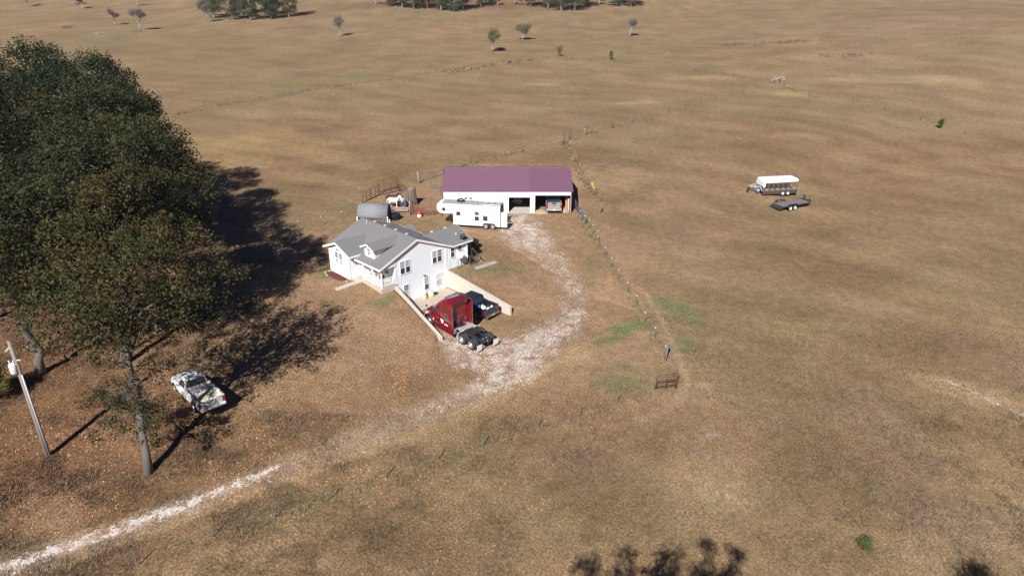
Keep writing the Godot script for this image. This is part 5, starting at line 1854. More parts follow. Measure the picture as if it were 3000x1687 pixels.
func bare_tree(called: String, label: String, at: Vector3, h: float, seed_: int, spread_: float, leaves := 0, cols := [], group := "", bark: Material = null) -> Node3D:
	var t := thing(called, label, "tree", at, 0.0, group)
	var r := RandomNumberGenerator.new()
	r.seed = seed_
	var st := mb(true)
	var tips := []
	var todo := [[Vector3(0, -0.1, 0), Vector3(r.randfn() * 0.05, 1, r.randfn() * 0.05).normalized(), h * 0.14, h * 0.0125, 0]]
	while todo.size() > 0:
		var q: Array = todo.pop_back()
		var a: Vector3 = q[0]
		var d: Vector3 = q[1]
		var l: float = q[2]
		var rad: float = q[3]
		var lev: int = q[4]
		var m := a + d * l * 0.55 + Vector3(r.randfn(), r.randfn(), r.randfn()) * l * 0.05
		var b := a + d * l + Vector3(r.randfn(), r.randfn(), r.randfn()) * l * 0.07
		pipe(st, [a, m, b], [rad, rad * 0.85, rad * 0.68], 7 if lev == 0 else 4 if lev < 3 else 3, lev == 0)
		if lev >= 2:
			tips.append(b)
		if lev < 5:
			var n := 3 if lev < 4 else 2
			for k in n:
				var side := Vector3(r.randfn(), r.randf_range(-0.15, 0.3), r.randfn()).normalized()
				todo.append([m.lerp(b, r.randf_range(0.3, 1.0)) if k > 0 else b, (d + side * spread_ * r.randf_range(0.6, 1.2)).normalized(), l * r.randf_range(0.6, 0.86), rad * r.randf_range(0.5, 0.68), lev + 1])
	obj("trunk", st, bark if bark else M.pale_bark, t)
	var tw := []
	for i in 150:
		var p: Vector3 = tips[r.randi() % tips.size()]
		tw.append(Transform3D(Basis(Vector3.UP, r.randf() * TAU).scaled(Vector3.ONE * h * r.randf_range(0.055, 0.10)), p))
	stuff(copies("twigs", twig_mesh, M.far_twig, t, tw))
	if leaves > 0:
		var xf := []
		var cc := []
		for i in leaves:
			var p: Vector3 = tips[r.randi() % tips.size()] + Vector3(r.randfn(), r.randfn(), r.randfn()) * 0.35
			xf.append(Transform3D(Basis(Vector3(r.randfn(), r.randfn(), r.randfn()).normalized(), r.randf() * TAU).scaled(Vector3.ONE * r.randf_range(0.3, 0.55)), p))
			var c: Color = cols[r.randi() % cols.size()]
			var g := r.randf_range(0.8, 1.25)
			cc.append(Color(c.r * g, c.g * g, c.b * g))
		stuff(copies("crown", leaf_mesh[2], M.leaf, t, xf, cc))
	return t

func make_trees() -> void:
	make_leaf_meshes()
	var bk := mat("bark", Color(0.23, 0.20, 0.175), 0.95, 0.0, 1.0)
	bk.normal_enabled = true
	bk.normal_texture = tex_bump
	bk.normal_scale = 2.0
	mat("pale_bark", Color(0.34, 0.31, 0.28), 0.95)
	mat("dead_bark", Color(0.30, 0.27, 0.25), 0.95)
	mat("far_twig", Color(0.17, 0.15, 0.125), 0.95)
	mat("twig", Color(0.26, 0.23, 0.21), 0.95)
	var lf := tinted("leaf", 0.6, 0.22)
	lf.metallic_specular = 0.35
	var dark := [Color(0.011, 0.021, 0.006), Color(0.015, 0.029, 0.007), Color(0.021, 0.034, 0.009)]
	var mix := [Color(0.015, 0.024, 0.007), Color(0.024, 0.034, 0.010), Color(0.035, 0.038, 0.011), Color(0.042, 0.034, 0.011)]
	var warm := [Color(0.021, 0.034, 0.010), Color(0.036, 0.043, 0.011), Color(0.050, 0.042, 0.011), Color(0.063, 0.042, 0.013)]
	var rust := [Color(0.085, 0.030, 0.019), Color(0.111, 0.047, 0.025), Color(0.093, 0.064, 0.038)]
	tree("oak_tree", "nearest oak with a bare lower trunk and thin olive-brown crown over the white pickup", G(-24.1, -38.8), {"h": 16.2, "r": 7.2, "low": 6.6, "seed": 11, "lobes": 17, "clumps": 1000, "size": 0.5, "colours": warm, "snags": 26, "trunk": 0.27, "lean": Vector3(-0.6, 0, -3.6)})
	tree("oak_tree", "large dark oak behind the nearest one, its trunk standing beyond the utility pole", G(-36.5, -48.5), {"h": 15.8, "r": 7.6, "low": 5.0, "seed": 12, "clumps": 2300, "size": 0.5, "colours": mix, "snags": 5, "trunk": 0.34})
	tree("oak_tree", "broad oak spreading towards the house beyond the white pickup", G(-30.6, -56.0), {"h": 18.2, "r": 7.0, "low": 5.0, "seed": 13, "clumps": 2400, "size": 0.5, "colours": mix, "snags": 4, "trunk": 0.36})
	tree("oak_tree", "oak with a yellowish branch at the right edge of the grove, level with the shed", G(-39.5, -68.5), {"h": 19.8, "r": 7.0, "low": 5.0, "seed": 14, "clumps": 2400, "size": 0.52, "colours": mix, "trunk": 0.38})
	tree("oak_tree", "tall dark green oak at the far end of the grove, nearest to the field", G(-49.0, -85.0), {"h": 20.6, "r": 8.0, "low": 4.0, "seed": 15, "clumps": 2500, "size": 0.55, "colours": dark, "trunk": 0.4})
	tree("oak_tree", "rounded dark green oak with the highest crown of the grove", G(-57.0, -87.0), {"h": 21.8, "r": 9.0, "low": 4.0, "seed": 16, "clumps": 2600, "size": 0.58, "colours": dark, "trunk": 0.4})
	tree("oak_tree", "dark oak in the middle of the grove at the left edge of the photo", G(-51.0, -69.0), {"h": 20.4, "r": 8.8, "low": 4.0, "seed": 17, "clumps": 2500, "size": 0.55, "colours": mix, "trunk": 0.4})
	tree("oak_tree", "oak half cut off by the left edge of the photo above the utility pole", G(-47.0, -55.0), {"h": 17.6, "r": 8.0, "low": 4.0, "seed": 18, "clumps": 2400, "size": 0.52, "colours": mix, "trunk": 0.38})
	tree("oak_tree", "russet half-bare tree rising behind the grove at the left edge", G(-78.0, -104.0), {"h": 23.5, "r": 8.5, "low": 6.0, "seed": 19, "clumps": 1100, "size": 0.5, "colours": rust, "bark": M.pale_bark, "trunk": 0.36})
	tree("oak_tree", "oak in the middle of the grove between the yellowish-edged oak and the house side", G(-34.5, -61.5), {"h": 18.2, "r": 6.6, "low": 5.0, "seed": 26, "clumps": 1700, "size": 0.52, "colours": mix, "trunk": 0.34})
	tree("oak_tree", "oak directly behind the white pickup, its trunk hidden by the nearest oak", G(-30.8, -50.2), {"h": 15.4, "r": 6.0, "low": 5.5, "seed": 27, "clumps": 1300, "size": 0.5, "colours": warm, "snags": 5, "trunk": 0.32})
	tree("oak_tree", "dark oak on the house side of the tallest one, facing the arched shed", G(-42.5, -76.5), {"h": 18.6, "r": 6.6, "low": 4.0, "seed": 28, "clumps": 1900, "size": 0.55, "colours": dark, "trunk": 0.36})
	tree("shrub", "bright yellow-green bush at the left edge beside the utility pole", G(-38.0, -44.4), {"category": "bush", "h": 3.4, "r": 1.9, "low": 0.5, "seed": 20, "lobes": 7, "clumps": 420, "size": 0.32, "colours": [Color(0.13, 0.15, 0.03), Color(0.19, 0.18, 0.035)], "trunk": 0.08})
	# trees below the frame whose shadows fall into it
	var own := []
	for q in [[-4.4, 17.6, -0.4, 0.9, 1.0], [-2.2, 18.0, -1.1, 0.6, 0.8], [0.5, 17.7, -0.8, 0.85, 1.1], [2.7, 18.1, -1.4, 0.65, 0.8], [4.3, 18.0, -1.1, 0.65, 0.8], [5.2, 15.2, -0.2, 0.8, 0.9], [-3.4, 15.0, 0.2, 1.0, 1.4], [-0.8, 14.6, 0.2, 1.0, 1.4], [1.6, 15.0, 0.0, 1.0, 1.4]]:
		for k in 5:
			own.append([Vector3(q[0] * (1.0 - 0.04 * k), q[1] - 1.35 * k, q[2] + 0.3 * k), lerpf(q[3], 1.7, k / 4.0)])
	tree("oak_tree", "dark treetops just below the bottom edge whose shadow reaches into the pasture", G(2.3, -10.4), {"h": 18.6, "r": 5.0, "low": 9.0, "seed": 23, "clumps": 2400, "size": 0.42, "own_lobes": own, "squash": 1.25, "colours": mix, "trunk": 0.3})
	tree("sapling", "thin tree with yellow-green tips poking in at the bottom edge", G(4.9, -20.6), {"h": 10.0, "r": 0.9, "low": 7.4, "seed": 24, "lobes": 5, "clumps": 46, "size": 0.3, "colours": [Color(0.20, 0.19, 0.03), Color(0.27, 0.23, 0.03)], "trunk": 0.09})
	bare_tree("bare_tree", "leafless tree off the lower right corner whose branch shadows cross the grass", G(25.8, -20.6), 13.5, 33, 0.55, 500, [Color(0.10, 0.06, 0.03)])
	tree("shrub", "twiggy bush below the lower right corner, seen as a dark feathery shadow", G(22.6, -19.4), {"category": "bush", "h": 11.0, "r": 2.0, "low": 5.0, "seed": 25, "lobes": 8, "clumps": 260, "size": 0.6, "twigs": true, "colours": warm, "trunk": 0.1})
	# single trees out in the far field
	bare_tree("bare_tree", "bare grey tree alone in the far field, left of the two leafy ones", G(-63.4, -282.0), 14.5, 41, 0.55)
	bare_tree("bare_tree", "tall leggy tree with olive top in the far field above the barn", G(-6.3, -245.0), 15.5, 42, 0.5, 900, [Color(0.17, 0.16, 0.055), Color(0.21, 0.18, 0.06)])
	bare_tree("bare_tree", "low spreading tree with brownish-olive leaves, right of the tall leggy one", G(3.9, -272.5), 12.5, 43, 0.85, 900, [Color(0.17, 0.14, 0.06), Color(0.22, 0.16, 0.08)])
	bare_tree("bare_tree", "thin pale bare tree alone at the right end of the far field", G(43.0, -279.0), 14.0, 44, 0.4)
	bare_tree("bare_tree", "bare grey many-stemmed tree at the upper left, before the long shadows", G(-164.5, -318.0), 13.5, 45, 0.6)
	bare_tree("bare_tree", "tall bare tree at the upper left with a brush heap at its foot", G(-146.3, -301.0), 17.5, 46, 0.45)
	bare_tree("bare_tree", "bare tree with a few olive leaves at the upper left, casting a long shadow", G(-149.0, -345.0) + Vector3(20, 0, 20), 15.0, 47, 0.6, 260, [Color(0.17, 0.15, 0.06)])
	var ul := [[-232.0, -372.0, 15.0], [-214.0, -378.0, 14.0], [-203.0, -366.0, 13.0], [-180.0, -372.0, 14.0]]
	var nu := ["bare tree standing in the upper left corner of the photo", "slim bare tree second from the upper left corner", "dark-stemmed bare tree third from the upper left corner", "bare tree above the brush piles at the top edge"]
	for i in 4:
		bare_tree("bare_tree", nu[i], G(ul[i][0], ul[i][1]), ul[i][2], 60 + i, 0.55)
	# the grove and the wood along the top edge
	var wood := [[-131.0, -352.0, 0], [-121.0, -347.0, 1], [-112.0, -344.0, 1], [-104.0, -346.0, 0], [-108.0, -358.0, 1], [-122.0, -362.0, 0], [-98.0, -352.0, 1], [-136.0, -358.0, 3],
		[-66.0, -380.0, 3], [-58.0, -376.0, 2], [-52.0, -372.0, 0], [-46.0, -369.0, 0], [-40.0, -371.0, 2], [-33.0, -366.0, 0], [-27.0, -364.0, 0], [-23.0, -370.0, 2], [-15.0, -378.0, 0], [-7.0, -382.0, 3], [1.0, -384.0, 3], [9.0, -380.0, 2], [17.0, -374.0, 0], [23.0, -366.0, 0], [29.0, -365.0, 1], [35.0, -376.0, 2], [42.0, -380.0, 3], [50.0, -377.0, 0], [57.0, -376.0, 2],
		[-60.0, -392.0, 0], [-45.0, -388.0, 2], [-30.0, -386.0, 0], [-12.0, -394.0, 2], [6.0, -396.0, 0], [26.0, -388.0, 1], [44.0, -394.0, 0]]
	var pal := [[Color(0.040, 0.060, 0.020), Color(0.060, 0.075, 0.024)], [Color(0.050, 0.062, 0.022), Color(0.075, 0.075, 0.028)], rust, [Color(0.13, 0.10, 0.05)]]
	var kinds := ["dark green tree of the top-edge wood", "olive green tree of the top-edge wood", "rust-brown tree of the top-edge wood", "bare pale tree of the top-edge wood"]
	wood.sort_custom(func(p, q): return p[0] < q[0])
	var nth := {}
	var name_of := func(s: String) -> String:
		nth[s] = nth.get(s, -1) + 1
		return s + ", " + ["first", "second", "third", "fourth", "fifth", "sixth", "seventh", "eighth", "ninth", "tenth", "eleventh", "twelfth", "thirteenth"][nth[s]] + " from the left"
	for i in wood.size():
		var k: int = wood[i][2]
		var q := G(wood[i][0], wood[i][1] + (14.0 if wood[i][0] < -90.0 else 6.0))
		r_wood.seed = 300 + i
		var hh := r_wood.randf_range(12.0, 17.0)
		if k == 3:
			bare_tree("wood_tree", name_of.call(kinds[3] if wood[i][0] > -90.0 else "bare tree in the dark clump at the top edge"), q, hh, 400 + i, 0.5, 60, pal[3], "trees of the wood along the top edge")
		else:
			tree("wood_tree", name_of.call(kinds[k] if wood[i][0] > -90.0 else "%s tree in the dark clump at the top edge" % ["dark green", "olive green", "rust-brown", "bare"][k]), q, {"h": hh, "r": r_wood.randf_range(4.8, 6.6), "low": r_wood.randf_range(-0.6, 0.8), "seed": 300 + i, "lobes": 12, "clumps": 640, "size": 0.8, "colours": pal[k], "bark": M.pale_bark}, "trees of the clump at the top left of centre" if wood[i][0] < -90.0 else "trees of the wood along the top edge")
	# small evergreens on the far fence line
	for q in [[14.9, -236.0, 3.4, "larger dark green cedar sapling on the far fence line"], [30.2, -230.0, 2.6, "smaller dark green cedar sapling right of the larger one"], [86.5, -146.5, 1.9, "small green cedar bush alone in the pasture at the right"]]:
		tree("cedar_sapling", q[3], G(q[0], q[1]), {"h": q[2], "r": q[2] * 0.3, "low": 0.2, "seed": int(q[2] * 100), "lobes": 9, "clumps": 110, "leaf": 2, "size": 0.32, "squash": 1.4, "colours": [Color(0.045, 0.075, 0.022), Color(0.07, 0.10, 0.03)], "trunk": 0.06})
	tree("shrub", "small green shrub low in the pasture near the bottom edge", G(21.0, -33.0), {"category": "bush", "h": 0.7, "r": 0.55, "low": 0.05, "seed": 77, "lobes": 5, "clumps": 40, "leaf": 2, "size": 0.22, "colours": [Color(0.08, 0.11, 0.035), Color(0.11, 0.12, 0.04)], "trunk": 0.02})
	# brush heaps
	for q in [[-181.0, -311.6, 2.2, Color(0.16, 0.05, 0.04), "reddish brush heap in the upper left field"], [-158.2, -291.4, 2.4, Color(0.30, 0.28, 0.26), "grey heap of fallen branches in the upper left field"], [-146.0, -297.5, 2.2, Color(0.20, 0.17, 0.15), "dark brush heap at the foot of the tall bare tree"]]:
		var hb := thing("brush_heap", q[4], "brush heap", G(q[0], q[1]))
		var st := mb()
		r_wood.seed = int(-q[0])
		for i in 60:
			var a := r_wood.randf() * TAU
			var c := Vector3(r_wood.randfn() * q[2] * 0.5, absf(r_wood.randfn()) * 0.35, r_wood.randfn() * q[2] * 0.4)
			var d := Vector3(cos(a), r_wood.randf_range(-0.2, 0.5), sin(a)) * r_wood.randf_range(0.6, 1.8)
			tube(st, c - d * 0.5, c + d * 0.5, 0.06, 0.02, 4, false)
		stuff(obj("branches", st, mat("brush_%d" % int(-q[0]), q[3], 0.95), hb))
		st = mb()
		tube(st, Vector3(-1.2, 0.15, 0.2), Vector3(1.1, 0.25, -0.1), 0.16, 0.1, 7)
		obj("log", st, M.dead_bark, hb)

var r_wood := RandomNumberGenerator.new()

# ---------------------------------------------------------------- fences, gates and corral
func steel_post(parent: Node, at: Vector3, h: float, m: Material, white_top := 0.0) -> void:
	var st := mb()
	box(st, Vector3(0, h * 0.5 - 0.1, 0), Vector3(0.055, h + 0.2, 0.04))
	var p := obj("post", st, m, parent, Transform3D(Basis(), at))
	if white_top > 0.0:
		st = mb()
		box(st, Vector3(0, h - white_top * 0.5 + 0.01, 0), Vector3(0.062, white_top, 0.05))
		obj("white_cap", st, M.trim, p)

func wood_post(parent: Node, at: Vector3, h: float, r: float, m: Material, lean := 0.0) -> void:
	var st := mb(true)
	pipe(st, [Vector3(0, -0.2, 0), Vector3(lean * 0.5, h * 0.5, 0), Vector3(lean, h, 0)], [r * 1.1, r, r * 0.92], 8)
	obj("post", st, m, parent, Transform3D(Basis(), at))

# pts: x, z pairs; kind t (steel posts), w (white-capped steel), o (old thin posts)
func fence(label: String, pts: Array, kind: String, wires := 4, h := 1.25, called := "wire_fence", group := "") -> Node3D:
	var o := G(pts[0][0], pts[0][1])
	var f := thing(called, label, "fence", o, 0.0, group)
	var prev := []
	for i in pts.size():
		var p := G(pts[i][0], pts[i][1]) - o
		if kind == "o":
			wood_post(f, p, h * (0.9 + 0.2 * fmod(i * 0.37, 1.0)), 0.05, M.post_brown, 0.06 * sin(i * 2.3))
		elif kind == "m":
			steel_post(f, p, h, M.post_rust)
		else:
			steel_post(f, p, h, M.post_green, 0.12 if kind == "w" else 0.0)
		var now := []
		for k in wires:
			now.append(p + Vector3(0, h * (0.28 + 0.66 * k / maxf(1.0, wires - 1.0)), 0.03))
		if i > 0:
			for k in wires:
				var st := mb()
				var mid: Vector3 = (prev[k] + now[k]) * 0.5 - Vector3(0, 0.03, 0)
				tube(st, prev[k], mid, 0.006, 0.006, 3, false)
				tube(st, mid, now[k], 0.006, 0.006, 3, false)
				obj("wire", st, M.wire, f)
		prev = now
	return f

func pipe_panel(label: String, a: Vector3, b: Vector3, h: float, rails: int, m: Material, called := "corral_panel", cat := "corral panel", r := 0.028, group := "corral panels by the horses", lean := 0.0, ups := 1) -> Node3D:
	var t := thing(called, label, cat, (a + b) * 0.5, 0.0, group)
	var o := (a + b) * 0.5
	var side := (b - a).cross(Vector3.UP).normalized() * lean
	for k in rails:
		var y := lerpf(h * 0.14, h, k / (rails - 1.0))
		var st := mb(true)
		tube(st, a - o + Vector3(0, y, 0) + side * y, b - o + Vector3(0, y, 0) + side * y, r, r, 6)
		obj("rail", st, m, t)
	for k in ups + 2:
		var st := mb(true)
		var p := (a - o).lerp(b - o, k / (ups + 1.0))
		tube(st, p, p + Vector3(0, h + 0.03, 0) + side * h, r * 1.1, r * 1.1, 6)
		obj("upright", st, m, t)
	return t

func make_fences() -> void:
	mat("post_green", Color(0.10, 0.14, 0.09), 0.7)
	mat("post_rust", Color(0.13, 0.06, 0.045), 0.8)
	mat("post_brown", Color(0.10, 0.075, 0.06), 0.95)
	mat("wire", Color(0.22, 0.20, 0.19), 0.6, 0.4)
	mat("wood_grey", Color(0.24, 0.21, 0.20), 0.95, 0.0, 1.0)
	mat("wood_pale", Color(0.42, 0.36, 0.30), 0.95, 0.0, 1.0)
	mat("pipe_rust", Color(0.155, 0.066, 0.045), 0.8, 0.0, 1.0)
	mat("pipe_red", Color(0.25, 0.10, 0.075), 0.7)
	mat("pipe_grey", Color(0.22, 0.23, 0.25), 0.5, 0.5)
	fence("white-capped wire fence running from the barn's right end down past the driveway", [[8.5, -86.0], [8.95, -84.6], [9.4, -83.6], [9.7, -82.2], [10.2, -80.7], [10.06, -79.3], [10.56, -76.7], [11.02, -74.3], [11.4, -71.4], [11.96, -68.3], [12.36, -65.1], [12.6, -61.4], [13.03, -58.4], [13.3, -55.1]], "w", 4, 1.25)
	fence("wire fence along the lower side of the dirt road, starting at the rusty gate", [[11.5, -49.9], [8.26, -48.0], [5.12, -46.1], [1.89, -44.5], [-2.06, -42.3], [-5.09, -40.8], [-8.38, -38.7], [-11.56, -36.6], [-14.6, -34.8], [-17.81, -33.3], [-21.22, -31.0], [-24.6, -28.9], [-28.0, -26.8]], "t", 3, 1.15)
	fence("wire fence from the right side of the barn up to the tall corner posts", [[11.75, -93.2], [11.4, -96.0], [10.77, -101.4], [10.5, -106.6], [10.1, -114.1], [9.96, -120.3], [9.6, -125.4]], "t", 4, 1.15)
	fence("wire fence running up left from the tall corner posts behind the barn", [[9.12, -126.0], [1.7, -121.0], [-6.5, -113.3], [-10.3, -106.9]], "o", 3, 1.2)
	var diag := []
	for k in 13:
		diag.append([lerpf(10.4, 64.0, k / 12.0), lerpf(-130.2, -185.0, k / 12.0)])
	fence("long old fence climbing from the tall corner posts over the crest to the right", diag, "o", 3, 1.3)
	var cr := []
	for p in field_edge:
		if p.x > -75.0:
			cr.append([p.x, p.y])
	fence("far fence along the upper edge of the hayfield in front of the cedar saplings", cr, "o", 2, 1.3)
	fence("distant fence running down the right-hand slope from the fallen dead branch", [[66.5, -185.0], [67.2, -177.0], [68.5, -170.0], [75.4, -162.5], [80.0, -157.0], [85.1, -151.5], [89.6, -143.0]], "o", 2, 1.3)
	fence("low wire fence left of the grey arched shed with white-topped posts", [[-30.0, -80.0], [-25.5, -81.8], [-23.2, -83.4], [-21.06, -85.4], [-20.9, -90.0], [-21.0, -95.7]], "w", 2, 1.2)
	# corner posts behind the barn
	for q in [[9.12, -126.2, 2.6, 0.09, "tallest dark corner post of the fence behind the barn"], [10.42, -130.2, 1.9, 0.08, "shorter dark post just right of the tallest corner post"], [13.36, -133.0, 1.7, 0.06, "pale post with a dark box on top, right of the corner posts"]]:
		var t := thing("corner_post", q[4], "post", G(q[0], q[1]))
		wood_post(t, Vector3.ZERO, q[2], q[3], M.wood_pale if q[0] > 12.0 else M.post_brown)
		if q[0] > 12.0:
			var bx := mb()
			cbox(bx, Vector3(0.35, q[2] + 0.05, 0), Vector3(1.0, 0.4, 0.35), 0.05)
			obj("box", bx, mat("box_slate", Color(0.09, 0.09, 0.11), 0.7), t)
	var bp := thing("corner_post", "thick grey wooden corner post beside the dirt trail, with a dark knot at its top", "post", G(13.33, -54.8))
	wood_post(bp, Vector3.ZERO, 1.75, 0.12, M.wood_grey, 0.1)
	var kn := mb()
	cbox(kn, Vector3(0.12, 1.45, 0.0), Vector3(0.22, 0.24, 0.22), 0.05)
	obj("gate_chain", kn, M.post_brown, bp)
	# gates
	var g0 := G(11.6, -49.95)
	var g1 := G(13.25, -50.3)
	var gate := pipe_panel("rusty five-bar field gate standing between the trail and the road fence", g0 + Vector3(0, 0.15, 0), g1 + Vector3(0, 0.15, 0), 1.25, 6, M.pipe_rust, "field_gate", "gate", 0.032, "", 0.0, 1)
	var gp := mb(true)
	tube(gp, Vector3(0.88, -0.2, -0.2), Vector3(0.88, 1.6, -0.2), 0.07, 0.065, 8)
	obj("gate_post", gp, M.post_rust, gate)
	var tg := thing("tube_gate", "grey tube gate leaning against the fence at the barn's right corner", "gate", G(8.5, -88.2))
	for k in 6:
		var st := mb(true)
		var y := 0.2 + 0.2 * k
		tube(st, G(7.95, -91.6) - tg.position + Vector3(0, y, 0), G(9.15, -84.9) - tg.position + Vector3(0, y, 0), 0.03, 0.03, 6)
		obj("rail", st, M.pipe_grey, tg)
	for k in 5:
		var st := mb(true)
		var p := G(lerpf(7.95, 9.15, k / 4.0), lerpf(-91.6, -84.9, k / 4.0)) - tg.position
		tube(st, p + Vector3(0, 0.15, 0), p + Vector3(0, 1.25, 0), 0.03, 0.03, 6)
		obj("upright", st, M.pipe_grey, tg)
	# corral
	var A := func(x: float, z: float) -> Vector3: return G(x, z)
	pipe_panel("rusty pipe panel at the lower left of the corral, nearest the shed", A.call(-19.9, -92.5), A.call(-19.1, -94.2), 1.55, 6, M.pipe_rust)
	pipe_panel("rusty pipe panel second from the shed along the corral's left side", A.call(-19.05, -94.3), A.call(-18.2, -96.2), 1.55, 6, M.pipe_rust)
	pipe_panel("long rusty pipe panel at the back left of the corral behind the black horse", A.call(-18.6, -96.9), A.call(-16.3, -99.4), 1.9, 7, M.pipe_rust, "corral_panel", "corral panel", 0.03, "corral panels by the horses", 0.0, 2)
	pipe_panel("low rusty panel leaning inside the back corner of the corral", A.call(-17.9, -96.2), A.call(-15.9, -98.2), 1.0, 5, M.pipe_rust, "corral_panel", "corral panel", 0.03, "corral panels by the horses", 0.25)
	pipe_panel("rusty pipe panel at the far right corner of the corral by the tall cut trunk", A.call(-16.2, -99.4), A.call(-15.4, -96.9), 1.7, 6, M.pipe_rust)
	pipe_panel("reddish pipe panel right of the red-topped pail, beside the horse trailer's nose", A.call(-11.4, -87.5), A.call(-9.75, -87.4), 1.4, 7, M.pipe_red)
	pipe_panel("reddish pipe panel left of the red-topped pail, in front of the cut trunk", A.call(-12.9, -87.6), A.call(-11.5, -87.5), 1.3, 6, M.pipe_red)
	pipe_panel("rusty pipe panel running back from the pale post towards the person", A.call(-12.95, -87.6), A.call(-13.35, -90.4), 1.5, 6, M.pipe_rust)
	var pp := thing("corner_post", "pale wooden post in front of the tall cut trunk", "post", G(-12.91, -87.4))
	wood_post(pp, Vector3.ZERO, 1.9, 0.07, M.wood_pale)
	# plank rail in front of the horses
	var pl := thing("plank_fence", "weathered pale plank fence in front of the white horse's feet", "fence", G(-14.15, -88.5))
	for k in 2:
		var st := mb()
		box(st, Vector3(0, 0.32 + 0.3 * k, 0), Vector3(1.7, 0.2, 0.05))
		obj("plank", st, mat("plank_pale", Color(0.45, 0.37, 0.33), 0.9, 0.0, 1.0), pl)
	for k in 3:
		var st := mb()
		box(st, Vector3(-0.8 + 0.8 * k, 0.3, -0.06), Vector3(0.1, 0.9, 0.08))
		obj("post", st, M.post_brown, pl)
	var pk := thing("picket_rail", "short row of pale pickets between the shed and the plank fence", "fence", G(-15.3, -87.6))
	for k in 5:
		var st := mb()
		box(st, Vector3(-0.4 + 0.2 * k, 0.4, 0), Vector3(0.08, 0.8, 0.05))
		obj("picket", st, M.wood_pale, pk)
	var rl := mb()
	box(rl, Vector3(0, 0.7, -0.05), Vector3(0.95, 0.07, 0.04))
	obj("rail", rl, M.wood_pale, pk)
	# wire mesh fence left of the barn
	for q in [["wire mesh fence in a shallow V behind the corral, left of the barn's roof", [[-15.4, -104.4], [-13.5, -102.1], [-11.84, -104.9], [-10.36, -106.8]], 1.3], ["short wire mesh fence running down to the barn's left corner", [[-11.5, -99.9], [-10.55, -99.0], [-9.9, -96.6], [-9.25, -94.2]], 1.3]]:
		var f := fence(q[0], q[1], "m", 0, q[2], "mesh_fence")
		var st := mb()
		var pts: Array = q[1]
		for i in pts.size() - 1:
			var a := G(pts[i][0], pts[i][1]) - f.position
			var b := G(pts[i + 1][0], pts[i + 1][1]) - f.position
			for k in 9:
				tube(st, a + Vector3(0, 0.06 + 0.14 * k, 0), b + Vector3(0, 0.06 + 0.14 * k, 0), 0.007, 0.007, 3, false)
			var n := int((b - a).length() / 0.16)
			for k in n:
				var p := a.lerp(b, k / float(n))
				tube(st, p + Vector3(0, 0.05, 0), p + Vector3(0, 1.2, 0), 0.006, 0.006, 3, false)
		stuff(obj("mesh", st, M.wire, f))
	var wp := thing("corner_post", "pale leaning wooden post at the bend of the wire mesh fence", "post", G(-13.45, -102.0))
	wood_post(wp, Vector3.ZERO, 1.75, 0.11, M.wood_pale, -0.2)
	for q in [[11.44, -88.9, 1.35, 0.09, "short grey wooden post standing alone right of the barn"], [8.6, -85.6, 0.9, 0.05, "small pale stake beside the tube gate"]]:
		var sp := thing("corner_post", q[4], "post", G(q[0], q[1]))
		wood_post(sp, Vector3.ZERO, q[2], q[3], M.wood_grey)

